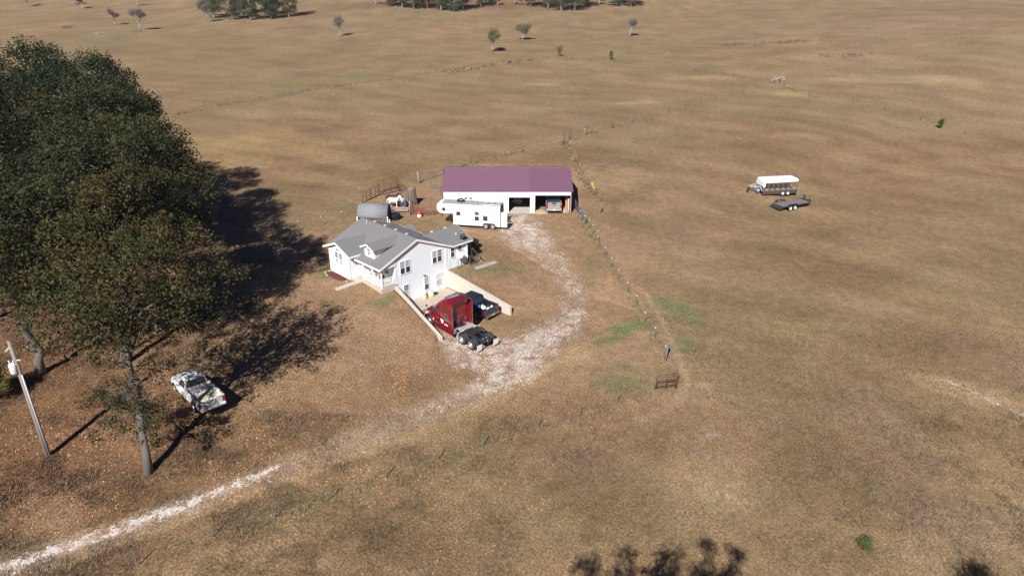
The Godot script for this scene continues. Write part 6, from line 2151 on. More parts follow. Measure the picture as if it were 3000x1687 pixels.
# ---------------------------------------------------------------- figures: tapered capsules joined smoothly and meshed with surface nets
func blend_mesh(bones: Array, cell: float, k: float) -> ArrayMesh:   # bone: [a, b, ra, rb]
	var lo := Vector3(1e9, 1e9, 1e9)
	var hi := -lo
	for b in bones:
		for e in 2:
			var r: Vector3 = Vector3.ONE * (b[2 + e] + cell * 2.0 + k)
			lo = lo.min(b[e] - r)
			hi = hi.max(b[e] + r)
	var n := Vector3i(((hi - lo) / cell).ceil()) + Vector3i.ONE
	var f := PackedFloat32Array()
	f.resize(n.x * n.y * n.z)
	f.fill(1.0)
	for b in bones:   # smooth minimum, bone after bone, only near each bone
		var a: Vector3 = b[0]
		var d: Vector3 = b[1] - a
		var dd := maxf(d.length_squared(), 1e-9)
		var reach: Vector3 = Vector3.ONE * (maxf(b[2], b[3]) + cell * 2.0 + k * 1.5)
		var i0 := Vector3i(((a.min(b[1]) - reach - lo) / cell).floor()).clamp(Vector3i.ZERO, n - Vector3i.ONE)
		var i1 := Vector3i(((a.max(b[1]) + reach - lo) / cell).ceil()).clamp(Vector3i.ZERO, n - Vector3i.ONE)
		for z in range(i0.z, i1.z + 1):
			for y in range(i0.y, i1.y + 1):
				for x in range(i0.x, i1.x + 1):
					var p := lo + Vector3(x, y, z) * cell
					var t := clampf((p - a).dot(d) / dd, 0.0, 1.0)
					var v: float = (p - a - d * t).length() - lerpf(b[2], b[3], t)
					var at := (z * n.y + y) * n.x + x
					var o := f[at]
					var h := clampf(0.5 + 0.5 * (o - v) / k, 0.0, 1.0)
					f[at] = lerpf(o, v, h) - k * h * (1.0 - h)
	var ids := {}
	var st := SurfaceTool.new()
	st.begin(Mesh.PRIMITIVE_TRIANGLES)
	st.set_smooth_group(0)
	var pos := PackedVector3Array()
	var corner := [Vector3i(0, 0, 0), Vector3i(1, 0, 0), Vector3i(0, 1, 0), Vector3i(1, 1, 0), Vector3i(0, 0, 1), Vector3i(1, 0, 1), Vector3i(0, 1, 1), Vector3i(1, 1, 1)]
	var edges := [[0, 1], [2, 3], [4, 5], [6, 7], [0, 2], [1, 3], [4, 6], [5, 7], [0, 4], [1, 5], [2, 6], [3, 7]]
	for z in n.z - 1:
		for y in n.y - 1:
			for x in n.x - 1:
				var at := (z * n.y + y) * n.x + x
				var vals := [f[at], f[at + 1], f[at + n.x], f[at + n.x + 1], f[at + n.x * n.y], f[at + n.x * n.y + 1], f[at + n.x * n.y + n.x], f[at + n.x * n.y + n.x + 1]]
				var neg := 0
				for v in vals:
					if v < 0.0:
						neg += 1
				if neg == 0 or neg == 8:
					continue
				var sum := Vector3.ZERO
				var c := 0
				for e in edges:
					var va: float = vals[e[0]]
					var vb: float = vals[e[1]]
					if (va < 0.0) != (vb < 0.0):
						sum += Vector3(corner[e[0]]).lerp(Vector3(corner[e[1]]), va / (va - vb))
						c += 1
				ids[at] = pos.size()
				pos.append(lo + (Vector3(x, y, z) + sum / c) * cell)
	var step := [1, n.x, n.x * n.y]
	for z in range(1, n.z - 1):
		for y in range(1, n.y - 1):
			for x in range(1, n.x - 1):
				var at := (z * n.y + y) * n.x + x
				for ax in 3:
					var a: float = f[at]
					var b: float = f[at + step[ax]]
					if (a < 0.0) == (b < 0.0):
						continue
					var u: int = step[(ax + 1) % 3]
					var w: int = step[(ax + 2) % 3]
					var q := [pos[ids[at]], pos[ids[at - u]], pos[ids[at - u - w]], pos[ids[at - w]]]
					if a < 0.0:
						quad(st, q[0], q[1], q[2], q[3])
					else:
						quad(st, q[3], q[2], q[1], q[0])
	st.generate_normals()
	return st.commit()

func horse_bones(grazing: float) -> Array:   # looks towards +x, stands on y = 0
	var out := []
	var sh := Vector3(0.45, 1.02, 0)
	var rp := Vector3(-0.5, 1.04, 0)
	out.append([sh, Vector3(0.05, 0.94, 0), 0.27, 0.30])
	out.append([Vector3(0.05, 0.94, 0), rp, 0.29, 0.27])
	out.append([Vector3(0.42, 1.2, 0), Vector3(-0.1, 1.14, 0), 0.12, 0.14])
	var poll := Vector3(1.0, 1.62 - grazing, 0)
	out.append([Vector3(0.52, 1.1, 0), poll.lerp(Vector3(0.52, 1.1, 0), 0.5) + Vector3(0, 0.03, 0), 0.23, 0.15])
	out.append([poll.lerp(Vector3(0.52, 1.1, 0), 0.5) + Vector3(0, 0.03, 0), poll, 0.15, 0.11])
	out.append([poll, poll + Vector3(0.2, -0.14, 0), 0.115, 0.1])
	out.append([poll + Vector3(0.2, -0.14, 0), poll + Vector3(0.42, -0.36, 0), 0.085, 0.06])
	for s in [-1, 1]:
		out.append([poll + Vector3(0, 0.08, s * 0.05), poll + Vector3(0.03, 0.2, s * 0.07), 0.035, 0.015])
		# front leg: shoulder, knee, fetlock, hoof
		var fx: float = 0.42 + 0.05 * s
		out.append([Vector3(0.42, 0.95, s * 0.16), Vector3(fx, 0.62, s * 0.16), 0.13, 0.085])
		out.append([Vector3(fx, 0.62, s * 0.16), Vector3(fx + 0.01, 0.38, s * 0.15), 0.08, 0.055])
		out.append([Vector3(fx + 0.01, 0.38, s * 0.15), Vector3(fx, 0.12, s * 0.15), 0.045, 0.04])
		out.append([Vector3(fx, 0.12, s * 0.15), Vector3(fx + 0.05, 0.03, s * 0.15), 0.045, 0.055])
		# hind leg: stifle forward, hock back, upright shank
		var hx: float = -0.55 - 0.08 * s
		out.append([Vector3(-0.5, 1.0, s * 0.13), Vector3(-0.4, 0.74, s * 0.17), 0.21, 0.14])
		out.append([Vector3(-0.4, 0.74, s * 0.17), Vector3(hx - 0.1, 0.48, s * 0.16), 0.13, 0.07])
		out.append([Vector3(hx - 0.1, 0.48, s * 0.16), Vector3(hx - 0.06, 0.13, s * 0.16), 0.05, 0.042])
		out.append([Vector3(hx - 0.06, 0.13, s * 0.16), Vector3(hx, 0.03, s * 0.16), 0.045, 0.055])
	return out

func make_animals() -> void:
	var tail := func(m: Material, parent: Node) -> void:
		var st := mb(true)
		pipe(st, [Vector3(-0.76, 1.14, 0), Vector3(-0.9, 1.0, 0.02), Vector3(-0.93, 0.7, 0.02), Vector3(-0.88, 0.42, 0)], [0.05, 0.07, 0.08, 0.02], 8)
		obj("tail", st, m, parent)
		st = mb(true)
		pipe(st, [Vector3(0.98, 1.72, 0), Vector3(0.8, 1.6, 0.06), Vector3(0.62, 1.4, 0.08), Vector3(0.45, 1.28, 0.04)], [0.05, 0.07, 0.07, 0.03], 8)
		obj("mane", st, m, parent)
	var w := thing("white_horse", "white horse standing side-on beside the person in the corral", "horse", G(-15.45, -90.7), -14.0)
	var body := blend_mesh(horse_bones(0.1), 0.04, 0.07)
	put("body", body, mat("horse_white", Color(0.68, 0.62, 0.57), 0.7), w)
	tail.call(mat("mane_pale", Color(0.66, 0.58, 0.45), 0.8), w)
	var b := thing("black_horse", "black horse standing behind the white one, its back showing above it", "horse", G(-15.75, -92.0), -8.0)
	put("body", blend_mesh(horse_bones(0.25), 0.04, 0.07), mat("horse_black", Color(0.018, 0.013, 0.013), 0.5), b)
	tail.call(M.horse_black, b)
	# the person at the white horse's shoulder
	var p := thing("person", "person in a pale shirt, dark cap and blue jeans standing at the white horse's shoulder", "person", G(-14.2, -89.95), 20.0)
	var jeans := [[Vector3(-0.08, 0.9, 0), Vector3(-0.1, 0.5, -0.02), 0.1, 0.075], [Vector3(-0.1, 0.5, -0.02), Vector3(-0.1, 0.1, 0.02), 0.07, 0.055], [Vector3(0.08, 0.9, 0), Vector3(0.1, 0.5, -0.03), 0.1, 0.075], [Vector3(0.1, 0.5, -0.03), Vector3(0.12, 0.1, 0.0), 0.07, 0.055], [Vector3(-0.07, 0.95, 0), Vector3(0.07, 0.95, 0), 0.12, 0.12]]
	var shirt := [[Vector3(0, 1.0, 0), Vector3(0, 1.3, 0), 0.14, 0.17], [Vector3(-0.15, 1.4, 0), Vector3(0.15, 1.4, 0), 0.09, 0.09], [Vector3(-0.19, 1.4, 0), Vector3(-0.27, 1.12, -0.05), 0.065, 0.05], [Vector3(-0.27, 1.12, -0.05), Vector3(-0.18, 1.05, -0.28), 0.048, 0.038], [Vector3(0.19, 1.4, 0), Vector3(0.28, 1.13, 0.0), 0.065, 0.05], [Vector3(0.28, 1.13, 0.0), Vector3(0.24, 0.9, -0.1), 0.048, 0.038]]
	var skin := [[Vector3(0, 1.45, 0), Vector3(0, 1.53, -0.01), 0.055, 0.05], [Vector3(0, 1.6, -0.01), Vector3(0, 1.68, 0), 0.085, 0.095], [Vector3(0, 1.58, -0.06), Vector3(0, 1.6, -0.08), 0.05, 0.03]]
	for s in [-1, 1]:
		var hand := Vector3(-0.17, 1.04, -0.31) if s < 0 else Vector3(0.235, 0.86, -0.115)
		var dir := Vector3(0.05, -0.05, -0.9).normalized() if s < 0 else Vector3(0, -1, -0.2).normalized()
		var across: Vector3 = dir.cross(Vector3.RIGHT if s > 0 else Vector3.UP).normalized()
		skin.append([hand, hand + dir * 0.07, 0.03, 0.034])
		for i in 4:
			var r0: Vector3 = hand + dir * 0.08 + across * (0.026 * (i - 1.5))
			skin.append([r0, r0 + dir * [0.06, 0.07, 0.065, 0.05][i] + Vector3(0.012, 0, 0), 0.010, 0.009])
		skin.append([hand + across * -0.03, hand + across * -0.06 + dir * 0.045, 0.012, 0.010])
	var all := skin.duplicate()
	put("body", blend_mesh(all, 0.012, 0.02), mat("skin", Color(0.45, 0.27, 0.19), 0.6), p)
	put("jeans", blend_mesh(jeans, 0.02, 0.04), mat("jeans", Color(0.035, 0.07, 0.20), 0.85), p)
	put("shirt", blend_mesh(shirt, 0.02, 0.04), mat("shirt", Color(0.48, 0.48, 0.52), 0.85), p)
	var st := mb(true)
	lathe(st, [Vector2(0.1, 1.66), Vector2(0.108, 1.71), Vector2(0.09, 1.77), Vector2(0.04, 1.79)], Transform3D(Basis(), Vector3(0, 0, 0)), 14)
	obj("cap", st, mat("cap_dark", Color(0.03, 0.03, 0.05), 0.8), p)
	st = mb()
	cbox(st, Vector3(0, 1.685, -0.13), Vector3(0.15, 0.015, 0.1), 0.005)
	obj("cap_peak", st, M.cap_dark, p)
	for s in [-1, 1]:
		st = mb()
		cbox(st, Vector3(s * 0.11, 0.05, -0.04), Vector3(0.1, 0.1, 0.28), 0.03)
		obj("boot", st, mat("boot_brown", Color(0.09, 0.05, 0.035), 0.7), p)

# ---------------------------------------------------------------- smaller things about the yard
func make_yard() -> void:
	# utility pole
	var p := thing("utility_pole", "grey wooden utility pole with a white transformer can at the lower left", "utility pole", G(-30.87, -39.42))
	var st := mb(true)
	pipe(st, [Vector3(0, -0.3, 0), Vector3(-0.1, 4.0, 0), Vector3(-0.21, 8.65, 0)], [0.17, 0.15, 0.11], 12)
	obj("pole", st, mat("pole_grey", Color(0.34, 0.30, 0.27), 0.95, 0.0, 1.0), p)
	st = mb(true)
	pipe(st, [Vector3(0.15, 0, 0.08), Vector3(0.06, 4.0, 0.09), Vector3(0.0, 6.3, 0.09)], 0.045, 8)
	obj("conduit", st, mat("conduit_grey", Color(0.50, 0.52, 0.55), 0.4), p)
	st = mb(true)
	lathe(st, [Vector2(0.2, 6.45), Vector2(0.23, 6.5), Vector2(0.23, 7.05), Vector2(0.18, 7.14), Vector2(0.06, 7.18)], Transform3D(Basis(), Vector3(-0.36, 0, 0.12)), 16)
	var can := obj("transformer", st, mat("can_white", Color(0.66, 0.68, 0.70), 0.45), p)
	for x in [-0.5, -0.22]:
		st = mb(true)
		tube(st, Vector3(x, 7.14, 0.14), Vector3(x, 7.38, 0.16), 0.035, 0.03, 7)
		obj("bushing", st, M.trim, can)
	for q in [[Vector3(-0.18, 7.3, 0.0), Vector3(0.2, 7.35, 0.05), 0.04], [Vector3(-0.2, 8.3, 0.0), Vector3(-0.5, 8.0, 0.18), 0.035]]:
		st = mb(true)
		tube(st, q[0], q[1], q[2], q[2], 7)
		obj("insulator_arm", st, M.can_white, p)
	for s in [0, 1]:
		st = mb(true)
		pipe(st, [Vector3(-0.5, 8.0, 0.18) if s == 0 else Vector3(-0.5, 7.4, 0.16), Vector3(-0.55, 7.75, 0.25), Vector3(-0.22, 7.4, 0.15)], 0.012, 5)
		obj("lead_wire", st, M.dark_metal, p)
	# tall cut trunk in the corral
	var t := thing("cut_trunk", "tall thick grey tree trunk cut off flat, standing in the corral", "tree stump", G(-13.3, -91.9))
	st = mb(true)
	var rings := []
	var nn := FastNoiseLite.new()
	nn.seed = 4
	nn.frequency = 1.4
	for i in 7:
		var y := 2.25 * i / 6.0
		var ring := []
		for k in 20:
			var a := -TAU * k / 20.0
			var rr := lerpf(0.86, 0.52, pow(i / 6.0, 0.6)) * (1.0 + 0.12 * nn.get_noise_2d(k * 1.1, i * 0.3))
			ring.append(Vector3(cos(a) * rr, y - 0.1, sin(a) * rr))
		rings.append(ring)
	loft(st, rings, false, true)
	obj("trunk", st, mat("stump_bark", Color(0.19, 0.155, 0.13), 0.95, 0.0, 1.0), t)
	var ridges := mb()
	for k in 22:
		var a := TAU * k / 22.0 + 0.1 * sin(k * 3.0)
		beam(ridges, Vector3(cos(a) * 0.85, 0.0, sin(a) * 0.85), Vector3(cos(a) * 0.53, 2.1 + 0.12 * sin(k * 5.0), sin(a) * 0.53), 0.08, 0.07, Vector3(cos(a), 0, sin(a)))
	stuff(obj("bark_ridges", ridges, mat("bark_ridge", Color(0.25, 0.205, 0.175), 0.95, 0.0, 1.0), t))
	for s in [-1, 1]:
		st = mb(true)
		pipe(st, [Vector3(s * 0.5, 1.9, 0), Vector3(s * 0.56, 2.3, 0), Vector3(s * 0.58, 2.5, 0)], [0.12, 0.1, 0.05], 7)
		obj("broken_limb", st, M.post_brown, t)
	st = mb()
	tube(st, Vector3(0, 2.14, 0), Vector3(0, 2.17, 0), 0.46, 0.46, 18)
	obj("cut_face", st, mat("cut_wood", Color(0.36, 0.31, 0.29), 0.9, 0.0, 1.0), t)
	var br := thing("brush_heap", "tangle of brown brush at the foot of the tall cut trunk", "brush heap", G(-12.4, -89.3))
	st = mb()
	rng.seed = 5
	for i in 70:
		var c := Vector3(rng.randfn() * 0.6, absf(rng.randfn()) * 0.25, rng.randfn() * 0.5)
		var d := Vector3(rng.randfn(), rng.randfn() * 0.6 + 0.3, rng.randfn()).normalized() * rng.randf_range(0.4, 1.0)
		tube(st, c, c + d, 0.02, 0.008, 3, false)
	stuff(obj("branches", st, mat("brush_brown", Color(0.16, 0.11, 0.08), 0.95), br))
	# water tank, pail, barrels
	t = thing("stock_tank", "round black stock tank behind the dark end of the arched shed", "water tank", G(-14.6, -85.9))
	st = mb(true)
	lathe(st, [Vector2(0.62, 0), Vector2(0.66, 0.05), Vector2(0.7, 0.6), Vector2(0.72, 0.64)], Transform3D(), 22)
	obj("tank", st, mat("tank_black", Color(0.012, 0.012, 0.013), 0.6), t)
	st = mb()
	tube(st, Vector3(0, 0.64, 0), Vector3(0, 0.645, 0), 0.66, 0.66, 22)
	obj("water", st, mat("dark_water", Color(0.01, 0.012, 0.015), 0.05), t)
	t = thing("feed_pail", "cream pail with a bright red lid beside the reddish pipe panel", "pail", G(-11.65, -86.7))
	st = mb(true)
	lathe(st, [Vector2(0.27, 0), Vector2(0.3, 0.03), Vector2(0.29, 0.2), Vector2(0.26, 0.42)], Transform3D(), 16)
	obj("pail", st, mat("cream", Color(0.66, 0.58, 0.38), 0.6), t)
	st = mb(true)
	lathe(st, [Vector2(0.28, 0.42), Vector2(0.28, 0.52), Vector2(0.24, 0.68), Vector2(0.2, 0.72)], Transform3D(), 16)
	obj("lid", st, mat("pail_red", Color(0.55, 0.03, 0.03), 0.5), t)
	var P := func(u: float, v: float) -> Vector3:
		var q := loc(u, 0.0, v)
		q.y = 0.035
		return q
	t = thing("barrel", "cream plastic barrel with dark holes under the basement window, left of the other", "barrel", P.call(41.05, -53.7), 45.0)
	st = mb(true)
	lathe(st, [Vector2(0.26, 0), Vector2(0.29, 0.04), Vector2(0.29, 0.62), Vector2(0.24, 0.76), Vector2(0.12, 0.8)], Transform3D(), 18)
	obj("drum", st, mat("barrel_cream", Color(0.72, 0.66, 0.42), 0.55), t)
	for k in 3:
		st = mb()
		tube(st, Vector3(-0.1 + 0.11 * k, 0.52 + 0.03 * (k % 2), 0.25), Vector3(-0.1 + 0.11 * k, 0.52 + 0.03 * (k % 2), 0.3), 0.045, 0.045, 10)
		obj("hole", st, M.under_black, t)
	t = thing("barrel", "cream tub with a flat grey lid, right of the barrel with holes", "barrel", P.call(41.85, -53.65), 45.0)
	st = mb(true)
	lathe(st, [Vector2(0.3, 0), Vector2(0.33, 0.04), Vector2(0.35, 0.5)], Transform3D(), 18)
	obj("tub", st, M.barrel_cream, t)
	st = mb()
	tube(st, Vector3(0, 0.5, 0), Vector3(0, 0.56, 0), 0.4, 0.39, 18)
	obj("lid", st, mat("lid_grey", Color(0.50, 0.51, 0.50), 0.6), t)
	st = mb()
	tube(st, Vector3(0.1, 0.56, 0), Vector3(0.1, 0.72, 0), 0.03, 0.03, 8)
	obj("lid_knob", st, M.lid_grey, t)
	t = thing("hose_coil", "small dark hose coil on the concrete beside the basement door", "hose", P.call(42.55, -53.65))
	st = mb(true)
	var coil := []
	for k in 26:
		coil.append(Vector3(cos(k * 0.6) * 0.17, 0.03 + 0.006 * k, sin(k * 0.6) * 0.17))
	pipe(st, coil, 0.03, 6)
	obj("hose", st, M.dark_metal, t)
	# rubbish bin by the addition
	t = thing("wheelie_bin", "black wheeled rubbish bin standing in the shade right of the house", "rubbish bin", G(-4.15, -75.6), 30.0)
	st = mb()
	hexa(st, [Vector3(-0.25, 0.08, 0.28), Vector3(0.25, 0.08, 0.28), Vector3(0.25, 0.08, -0.25), Vector3(-0.25, 0.08, -0.25), Vector3(-0.31, 1.05, 0.36), Vector3(0.31, 1.05, 0.36), Vector3(0.31, 1.05, -0.36), Vector3(-0.31, 1.05, -0.36)])
	obj("body", st, mat("bin_black", Color(0.010, 0.010, 0.011), 0.6), t)
	st = mb()
	cbox(st, Vector3(0, 1.09, 0), Vector3(0.68, 0.09, 0.82), 0.03)
	obj("lid", st, M.bin_black, t)
	for s in [-1, 1]:
		st = mb()
		tube(st, Vector3(s * 0.24, 0.12, -0.3), Vector3(s * 0.31, 0.12, -0.3), 0.12, 0.12, 12)
		obj("wheel", st, M.tyre, t)
	# satellite dishes
	var dish := func(parent: Node, at: Vector3, aim: Vector3, r: float, m: Material) -> void:
		var s := mb(true)
		var prof := []
		for i in 6:
			prof.append(Vector2(maxf(0.01, r * i / 5.0), 0.16 * r * pow(i / 5.0, 2.0)))
		for i in range(5, -1, -1):
			prof.append(Vector2(maxf(0.008, r * i / 5.0 * 0.98), 0.16 * r * pow(i / 5.0, 2.0) + 0.015))
		var y := aim.normalized()
		var x := y.cross(Vector3.UP).normalized()
		lathe(s, prof, Transform3D(Basis(x, y, x.cross(y)), at), 22)
		obj("dish", s, m, parent)
		s = mb(true)
		pipe(s, [at + x.cross(y) * r * 0.95, at + y * r * 0.8 + x.cross(y) * r * 0.5], 0.018, 6)
		cbox(s, at + y * r * 0.85 + x.cross(y) * r * 0.45, Vector3(0.09, 0.07, 0.12), 0.02)
		stuff(obj("feed_arm", s, M.grey_metal, parent))
	var b0 := loc(45.75, 0, -53.75)
	t = thing("satellite_dish", "grey satellite dish on a thin pole in front of the addition's windows", "satellite dish", G(b0.x, b0.z))
	st = mb(true)
	tube(st, Vector3(0, -0.2, 0), Vector3(0.0, 1.45, 0), 0.035, 0.035, 8)
	obj("pole", st, M.grey_metal, t)
	dish.call(t, Vector3(0.18, 1.62, 0.02), Vector3(0.25, 0.5, 0.8), 0.42, mat("dish_grey", Color(0.50, 0.52, 0.55), 0.5))
	t = thing("satellite_dish", "small black satellite dish mounted near the eave of the addition roof", "satellite dish", loc(46.75, 4.72, -54.42))
	st = mb(true)
	pipe(st, [Vector3(0, 0, 0), Vector3(0.0, 0.34, 0.0), Vector3(0.1, 0.45, 0.02)], 0.025, 7)
	obj("mast", st, M.dark_metal, t)
	dish.call(t, Vector3(0.22, 0.42, 0.05), Vector3(-0.1, 0.75, 0.55), 0.3, M.dark_metal)
	# brown wooden steps at the end of the addition
	var so := loc(47.9, 0, -54.0)
	var sg := H(so.x, so.z)
	t = thing("wooden_steps", "dark brown wooden steps with handrails at the shaded right end of the house", "steps", Vector3(so.x, sg, so.z), 45.0)
	st = mb()
	box2(st, Vector3(-0.55, 0.55, -1.7), Vector3(0.5, 0.62, -0.5))
	obj("landing", st, M.brown_wood, t)
	for k in 3:
		st = mb()
		box2(st, Vector3(-0.5, 0.4 - 0.19 * k, -0.5 + 0.28 * k), Vector3(0.45, 0.45 - 0.19 * k, -0.2 + 0.28 * k))
		obj("tread", st, M.brown_wood, t)
	for s in [-0.53, 0.48]:
		st = mb()
		beam(st, Vector3(s, 1.5, -0.5), Vector3(s, 0.75, 0.9 if s > 0 else 0.35), 0.06, 0.1)
		obj("handrail", st, M.brown_wood, t)
		st = mb()
		beam(st, Vector3(s, 0.5, -0.55), Vector3(s, 0.05, 0.4), 0.05, 0.22)
		obj("stringer", st, M.brown_wood, t)
		for z in [-1.6, -0.5, 0.3]:
			st = mb()
			box2(st, Vector3(s - 0.04, -0.1, z - 0.04), Vector3(s + 0.04, 1.5 if z < -0.4 else 1.05, z + 0.04))
			obj("post", st, M.brown_wood, t)
	# porch things
	t = thing("porch_bench", "white bench on the front porch below the window", "bench", loc(37.75, 2.38, -57.55), 45.0)
	st = mb()
	box2(st, Vector3(-0.22, 0.4, -0.5), Vector3(0.22, 0.45, 0.5))
	obj("seat", st, M.trim, t)
	st = mb()
	box2(st, Vector3(0.2, 0.45, -0.5), Vector3(0.25, 0.9, 0.5))
	obj("backrest", st, M.trim, t)
	for q in [[-0.2, -0.46], [0.2, -0.46], [-0.2, 0.46], [0.2, 0.46]]:
		st = mb()
		box2(st, Vector3(q[0] - 0.03, 0, q[1] - 0.03), Vector3(q[0] + 0.03, 0.4, q[1] + 0.03))
		obj("leg", st, M.trim, t)
	t = thing("hanging_plant", "trailing dark green plant hung beside the porch's corner post", "plant", loc(36.75, 3.0, -54.45))
	st = mb(true)
	lathe(st, [Vector2(0.09, 0.35), Vector2(0.14, 0.45), Vector2(0.15, 0.55)], Transform3D(), 12)
	obj("pot", st, mat("pot_teal", Color(0.03, 0.13, 0.11), 0.6), t)
	st = mb()
	for k in 3:
		tube(st, Vector3(cos(k * 2.1) * 0.14, 0.55, sin(k * 2.1) * 0.14), Vector3(0, 1.3, 0), 0.006, 0.006, 3, false)
	stuff(obj("hanger", st, M.dark_metal, t))
	var xf := []
	var cc := []
	rng.seed = 17
	for i in 70:
		xf.append(Transform3D(Basis(Vector3(rng.randfn(), rng.randfn(), rng.randfn()).normalized(), rng.randf() * TAU).scaled(Vector3.ONE * 0.13), Vector3(rng.randfn() * 0.1, rng.randf_range(-0.55, 0.65), rng.randfn() * 0.1)))
		cc.append(Color(0.02, 0.11, 0.07) if i % 3 else Color(0.05, 0.13, 0.04))
	stuff(copies("leaves", leaf_mesh[0], M.leaf, t, xf, cc))
	t = thing("wind_chime", "dark reddish wind chime hanging at the porch railing by the corner post", "wind chime", loc(36.6, 2.75, -54.75))
	for k in 4:
		st = mb(true)
		tube(st, Vector3(0.05 * cos(k * 1.6), 0.1, 0.05 * sin(k * 1.6)), Vector3(0.05 * cos(k * 1.6), 0.8, 0.05 * sin(k * 1.6)), 0.03, 0.03, 6)
		obj("tube", st, mat("chime_brown", Color(0.09, 0.04, 0.035), 0.6), t)
	st = mb()
	tube(st, Vector3(0, 0.8, 0), Vector3(0, 1.55, 0), 0.008, 0.008, 4)
	obj("cord", st, M.dark_metal, t)
	# red mulch bed under the front gable window
	var bed := mb(true)
	var bo := loc(35.3, 0, -60.4)
	var ring := []
	var inner := []
	for k in 28:
		var a := -TAU * k / 28.0
		var q := Vector2(cos(a) * 0.52, sin(a) * 1.75)
		var w := loc(35.18 + q.x, 0, -60.4 + q.y)
		ring.append(G(w.x, w.z) - Vector3(0, 0.03, 0))
		w = loc(35.18 + q.x * 0.8, 0, -60.4 + q.y * 0.92)
		inner.append(G(w.x, w.z) + Vector3(0, 0.09, 0))
	loft(bed, [ring, inner], false, true)
	var mu := obj("flower_bed", bed, mat("mulch", Color(0.19, 0.045, 0.042), 0.95, 0.0, 1.0), self)
	M.mulch.normal_enabled = true
	M.mulch.normal_texture = tex_bump
	M.mulch.normal_scale = 3.0
	tag(mu, "oval bed of dark red mulch under the front gable window", "flower bed")
	rng.seed = 9
	for k in 14:
		var a := -2.6 + 0.35 * k
		var w := loc(35.18 + cos(a) * 0.62, 0, -60.4 + sin(a) * 1.85)
		if w.distance_to(loc(35.9, 0, -60.4)) < 0.3 or cos(a) > 0.55:
			continue
		st = mb()
		cbox(st, Vector3(0, 0.05, 0), Vector3(rng.randf_range(0.16, 0.3), 0.14, rng.randf_range(0.12, 0.2)), 0.04, Basis(Vector3.UP, rng.randf() * 3.0))
		obj("edging_stone", st, mat("edge_stone_%d" % (k % 2), [Color(0.42, 0.33, 0.28), Color(0.30, 0.20, 0.17)][k % 2], 0.9), mu, Transform3D(Basis(), G(w.x, w.z)))
	# arched shed behind the house
	var so2 := Vector3(-17.05, H(-17.05, -85.6), -85.6)
	t = thing("arched_shed", "small shed with a grey arched roof and an open dark end behind the house", "shed", so2, -2.0)
	st = mb(true)
	var prof := []
	for i in 13:
		var a := lerpf(-0.12, PI + 0.12, i / 12.0)
		prof.append(Vector2(cos(a) * 1.3, 0.72 + sin(a) * 1.38))
	for i in range(12, -1, -1):
		var a := lerpf(-0.12, PI + 0.12, i / 12.0)
		prof.append(Vector2(cos(a) * 1.25, 0.72 + sin(a) * 1.33))
	prism(st, PackedVector2Array(prof), -1.85, 1.85, Transform3D(Basis(Vector3(0, 0, 1), Vector3(0, 1, 0), Vector3(-1, 0, 0)), Vector3.ZERO))
	var arch := obj("roof", st, mat("shed_grey", Color(0.25, 0.26, 0.285), 0.95, 0.0, 0.3), t)
	for k in 15:
		st = mb()
		var x := -1.8 + 3.6 * k / 14.0
		var pts := []
		for i in 9:
			var a := lerpf(0.0, PI, i / 8.0)
			pts.append(Vector3(x, 0.72 + sin(a) * 1.39, cos(a) * 1.31))
		pipe(st, pts, 0.014, 4)
		obj("roof_rib", st, M.shed_grey, arch)
	st = mb()
	box2(st, Vector3(-1.8, -0.1, 1.16), Vector3(1.8, 0.85, 1.22))
	obj("front_wall", st, mat("shed_brown", Color(0.24, 0.14, 0.12), 0.9, 0.0, 1.0), t)
	st = mb()
	box2(st, Vector3(-1.8, -0.1, -1.22), Vector3(1.8, 0.85, -1.16))
	obj("back_wall", st, M.shed_brown, t)
	st = mb()
	tube(st, Vector3(1.7, 0.75, 0), Vector3(1.72, 0.75, 0), 1.25, 1.25, 22)
	obj("end_screen", st, mat("screen_dark", Color(0.012, 0.015, 0.03), 0.6), t)
	for q in [[Vector3(1.8, 0.0, -1.1), Vector3(1.8, 1.7, 0.7)], [Vector3(1.8, 0.0, 1.1), Vector3(1.8, 1.9, -0.4)], [Vector3(1.8, 0.75, -1.25), Vector3(1.8, 0.75, 1.25)], [Vector3(1.8, 0.0, 0.2), Vector3(1.8, 2.05, 0.2)]]:
		st = mb()
		beam(st, q[0], q[1], 0.05, 0.06)
		obj("end_brace", st, mat("brace_blue", Color(0.07, 0.08, 0.13), 0.6), t)
	for x in [-1.88, 1.86]:
		st = mb()
		box2(st, Vector3(x - 0.06, 0.1, 1.2), Vector3(x + 0.06, 0.85, 1.36))
		obj("white_upright", st, M.trim, t)
	st = mb()
	box2(st, Vector3(2.1, -0.1, 1.45), Vector3(2.2, 0.6, 1.56))
	obj("white_upright", st, M.trim, t)
	# odds and ends
	t = thing("yellow_post", "short yellow post cover leaning by the fence right of the barn", "post", G(11.55, -99.0))
	st = mb(true)
	tube(st, Vector3(-0.1, 0.3, 0), Vector3(0.22, -0.05, 0.2), 0.14, 0.16, 10)
	tube(st, Vector3(-0.1, 0.3, 0), Vector3(-0.3, 1.0, -0.15), 0.13, 0.1, 10)
	obj("cover", st, mat("yellow_plastic", Color(0.62, 0.36, 0.03), 0.5), t)
	st = mb()
	cbox(st, Vector3(0.3, 0.08, 0.25), Vector3(0.34, 0.2, 0.3), 0.05)
	obj("base", st, M.dark_metal, t)
	t = thing("blue_tarp", "crumpled bright blue tarp lying in the shade under the oaks", "tarp", G(-33.6, -59.8))
	st = mb(true)
	lathe(st, [Vector2(0.6, 0), Vector2(0.5, 0.2), Vector2(0.3, 0.32), Vector2(0.1, 0.36)], Transform3D(Basis().scaled(Vector3(1.2, 1, 0.7)), Vector3.ZERO), 9)
	obj("sheet", st, mat("tarp_blue", Color(0.01, 0.10, 0.55), 0.5), t)
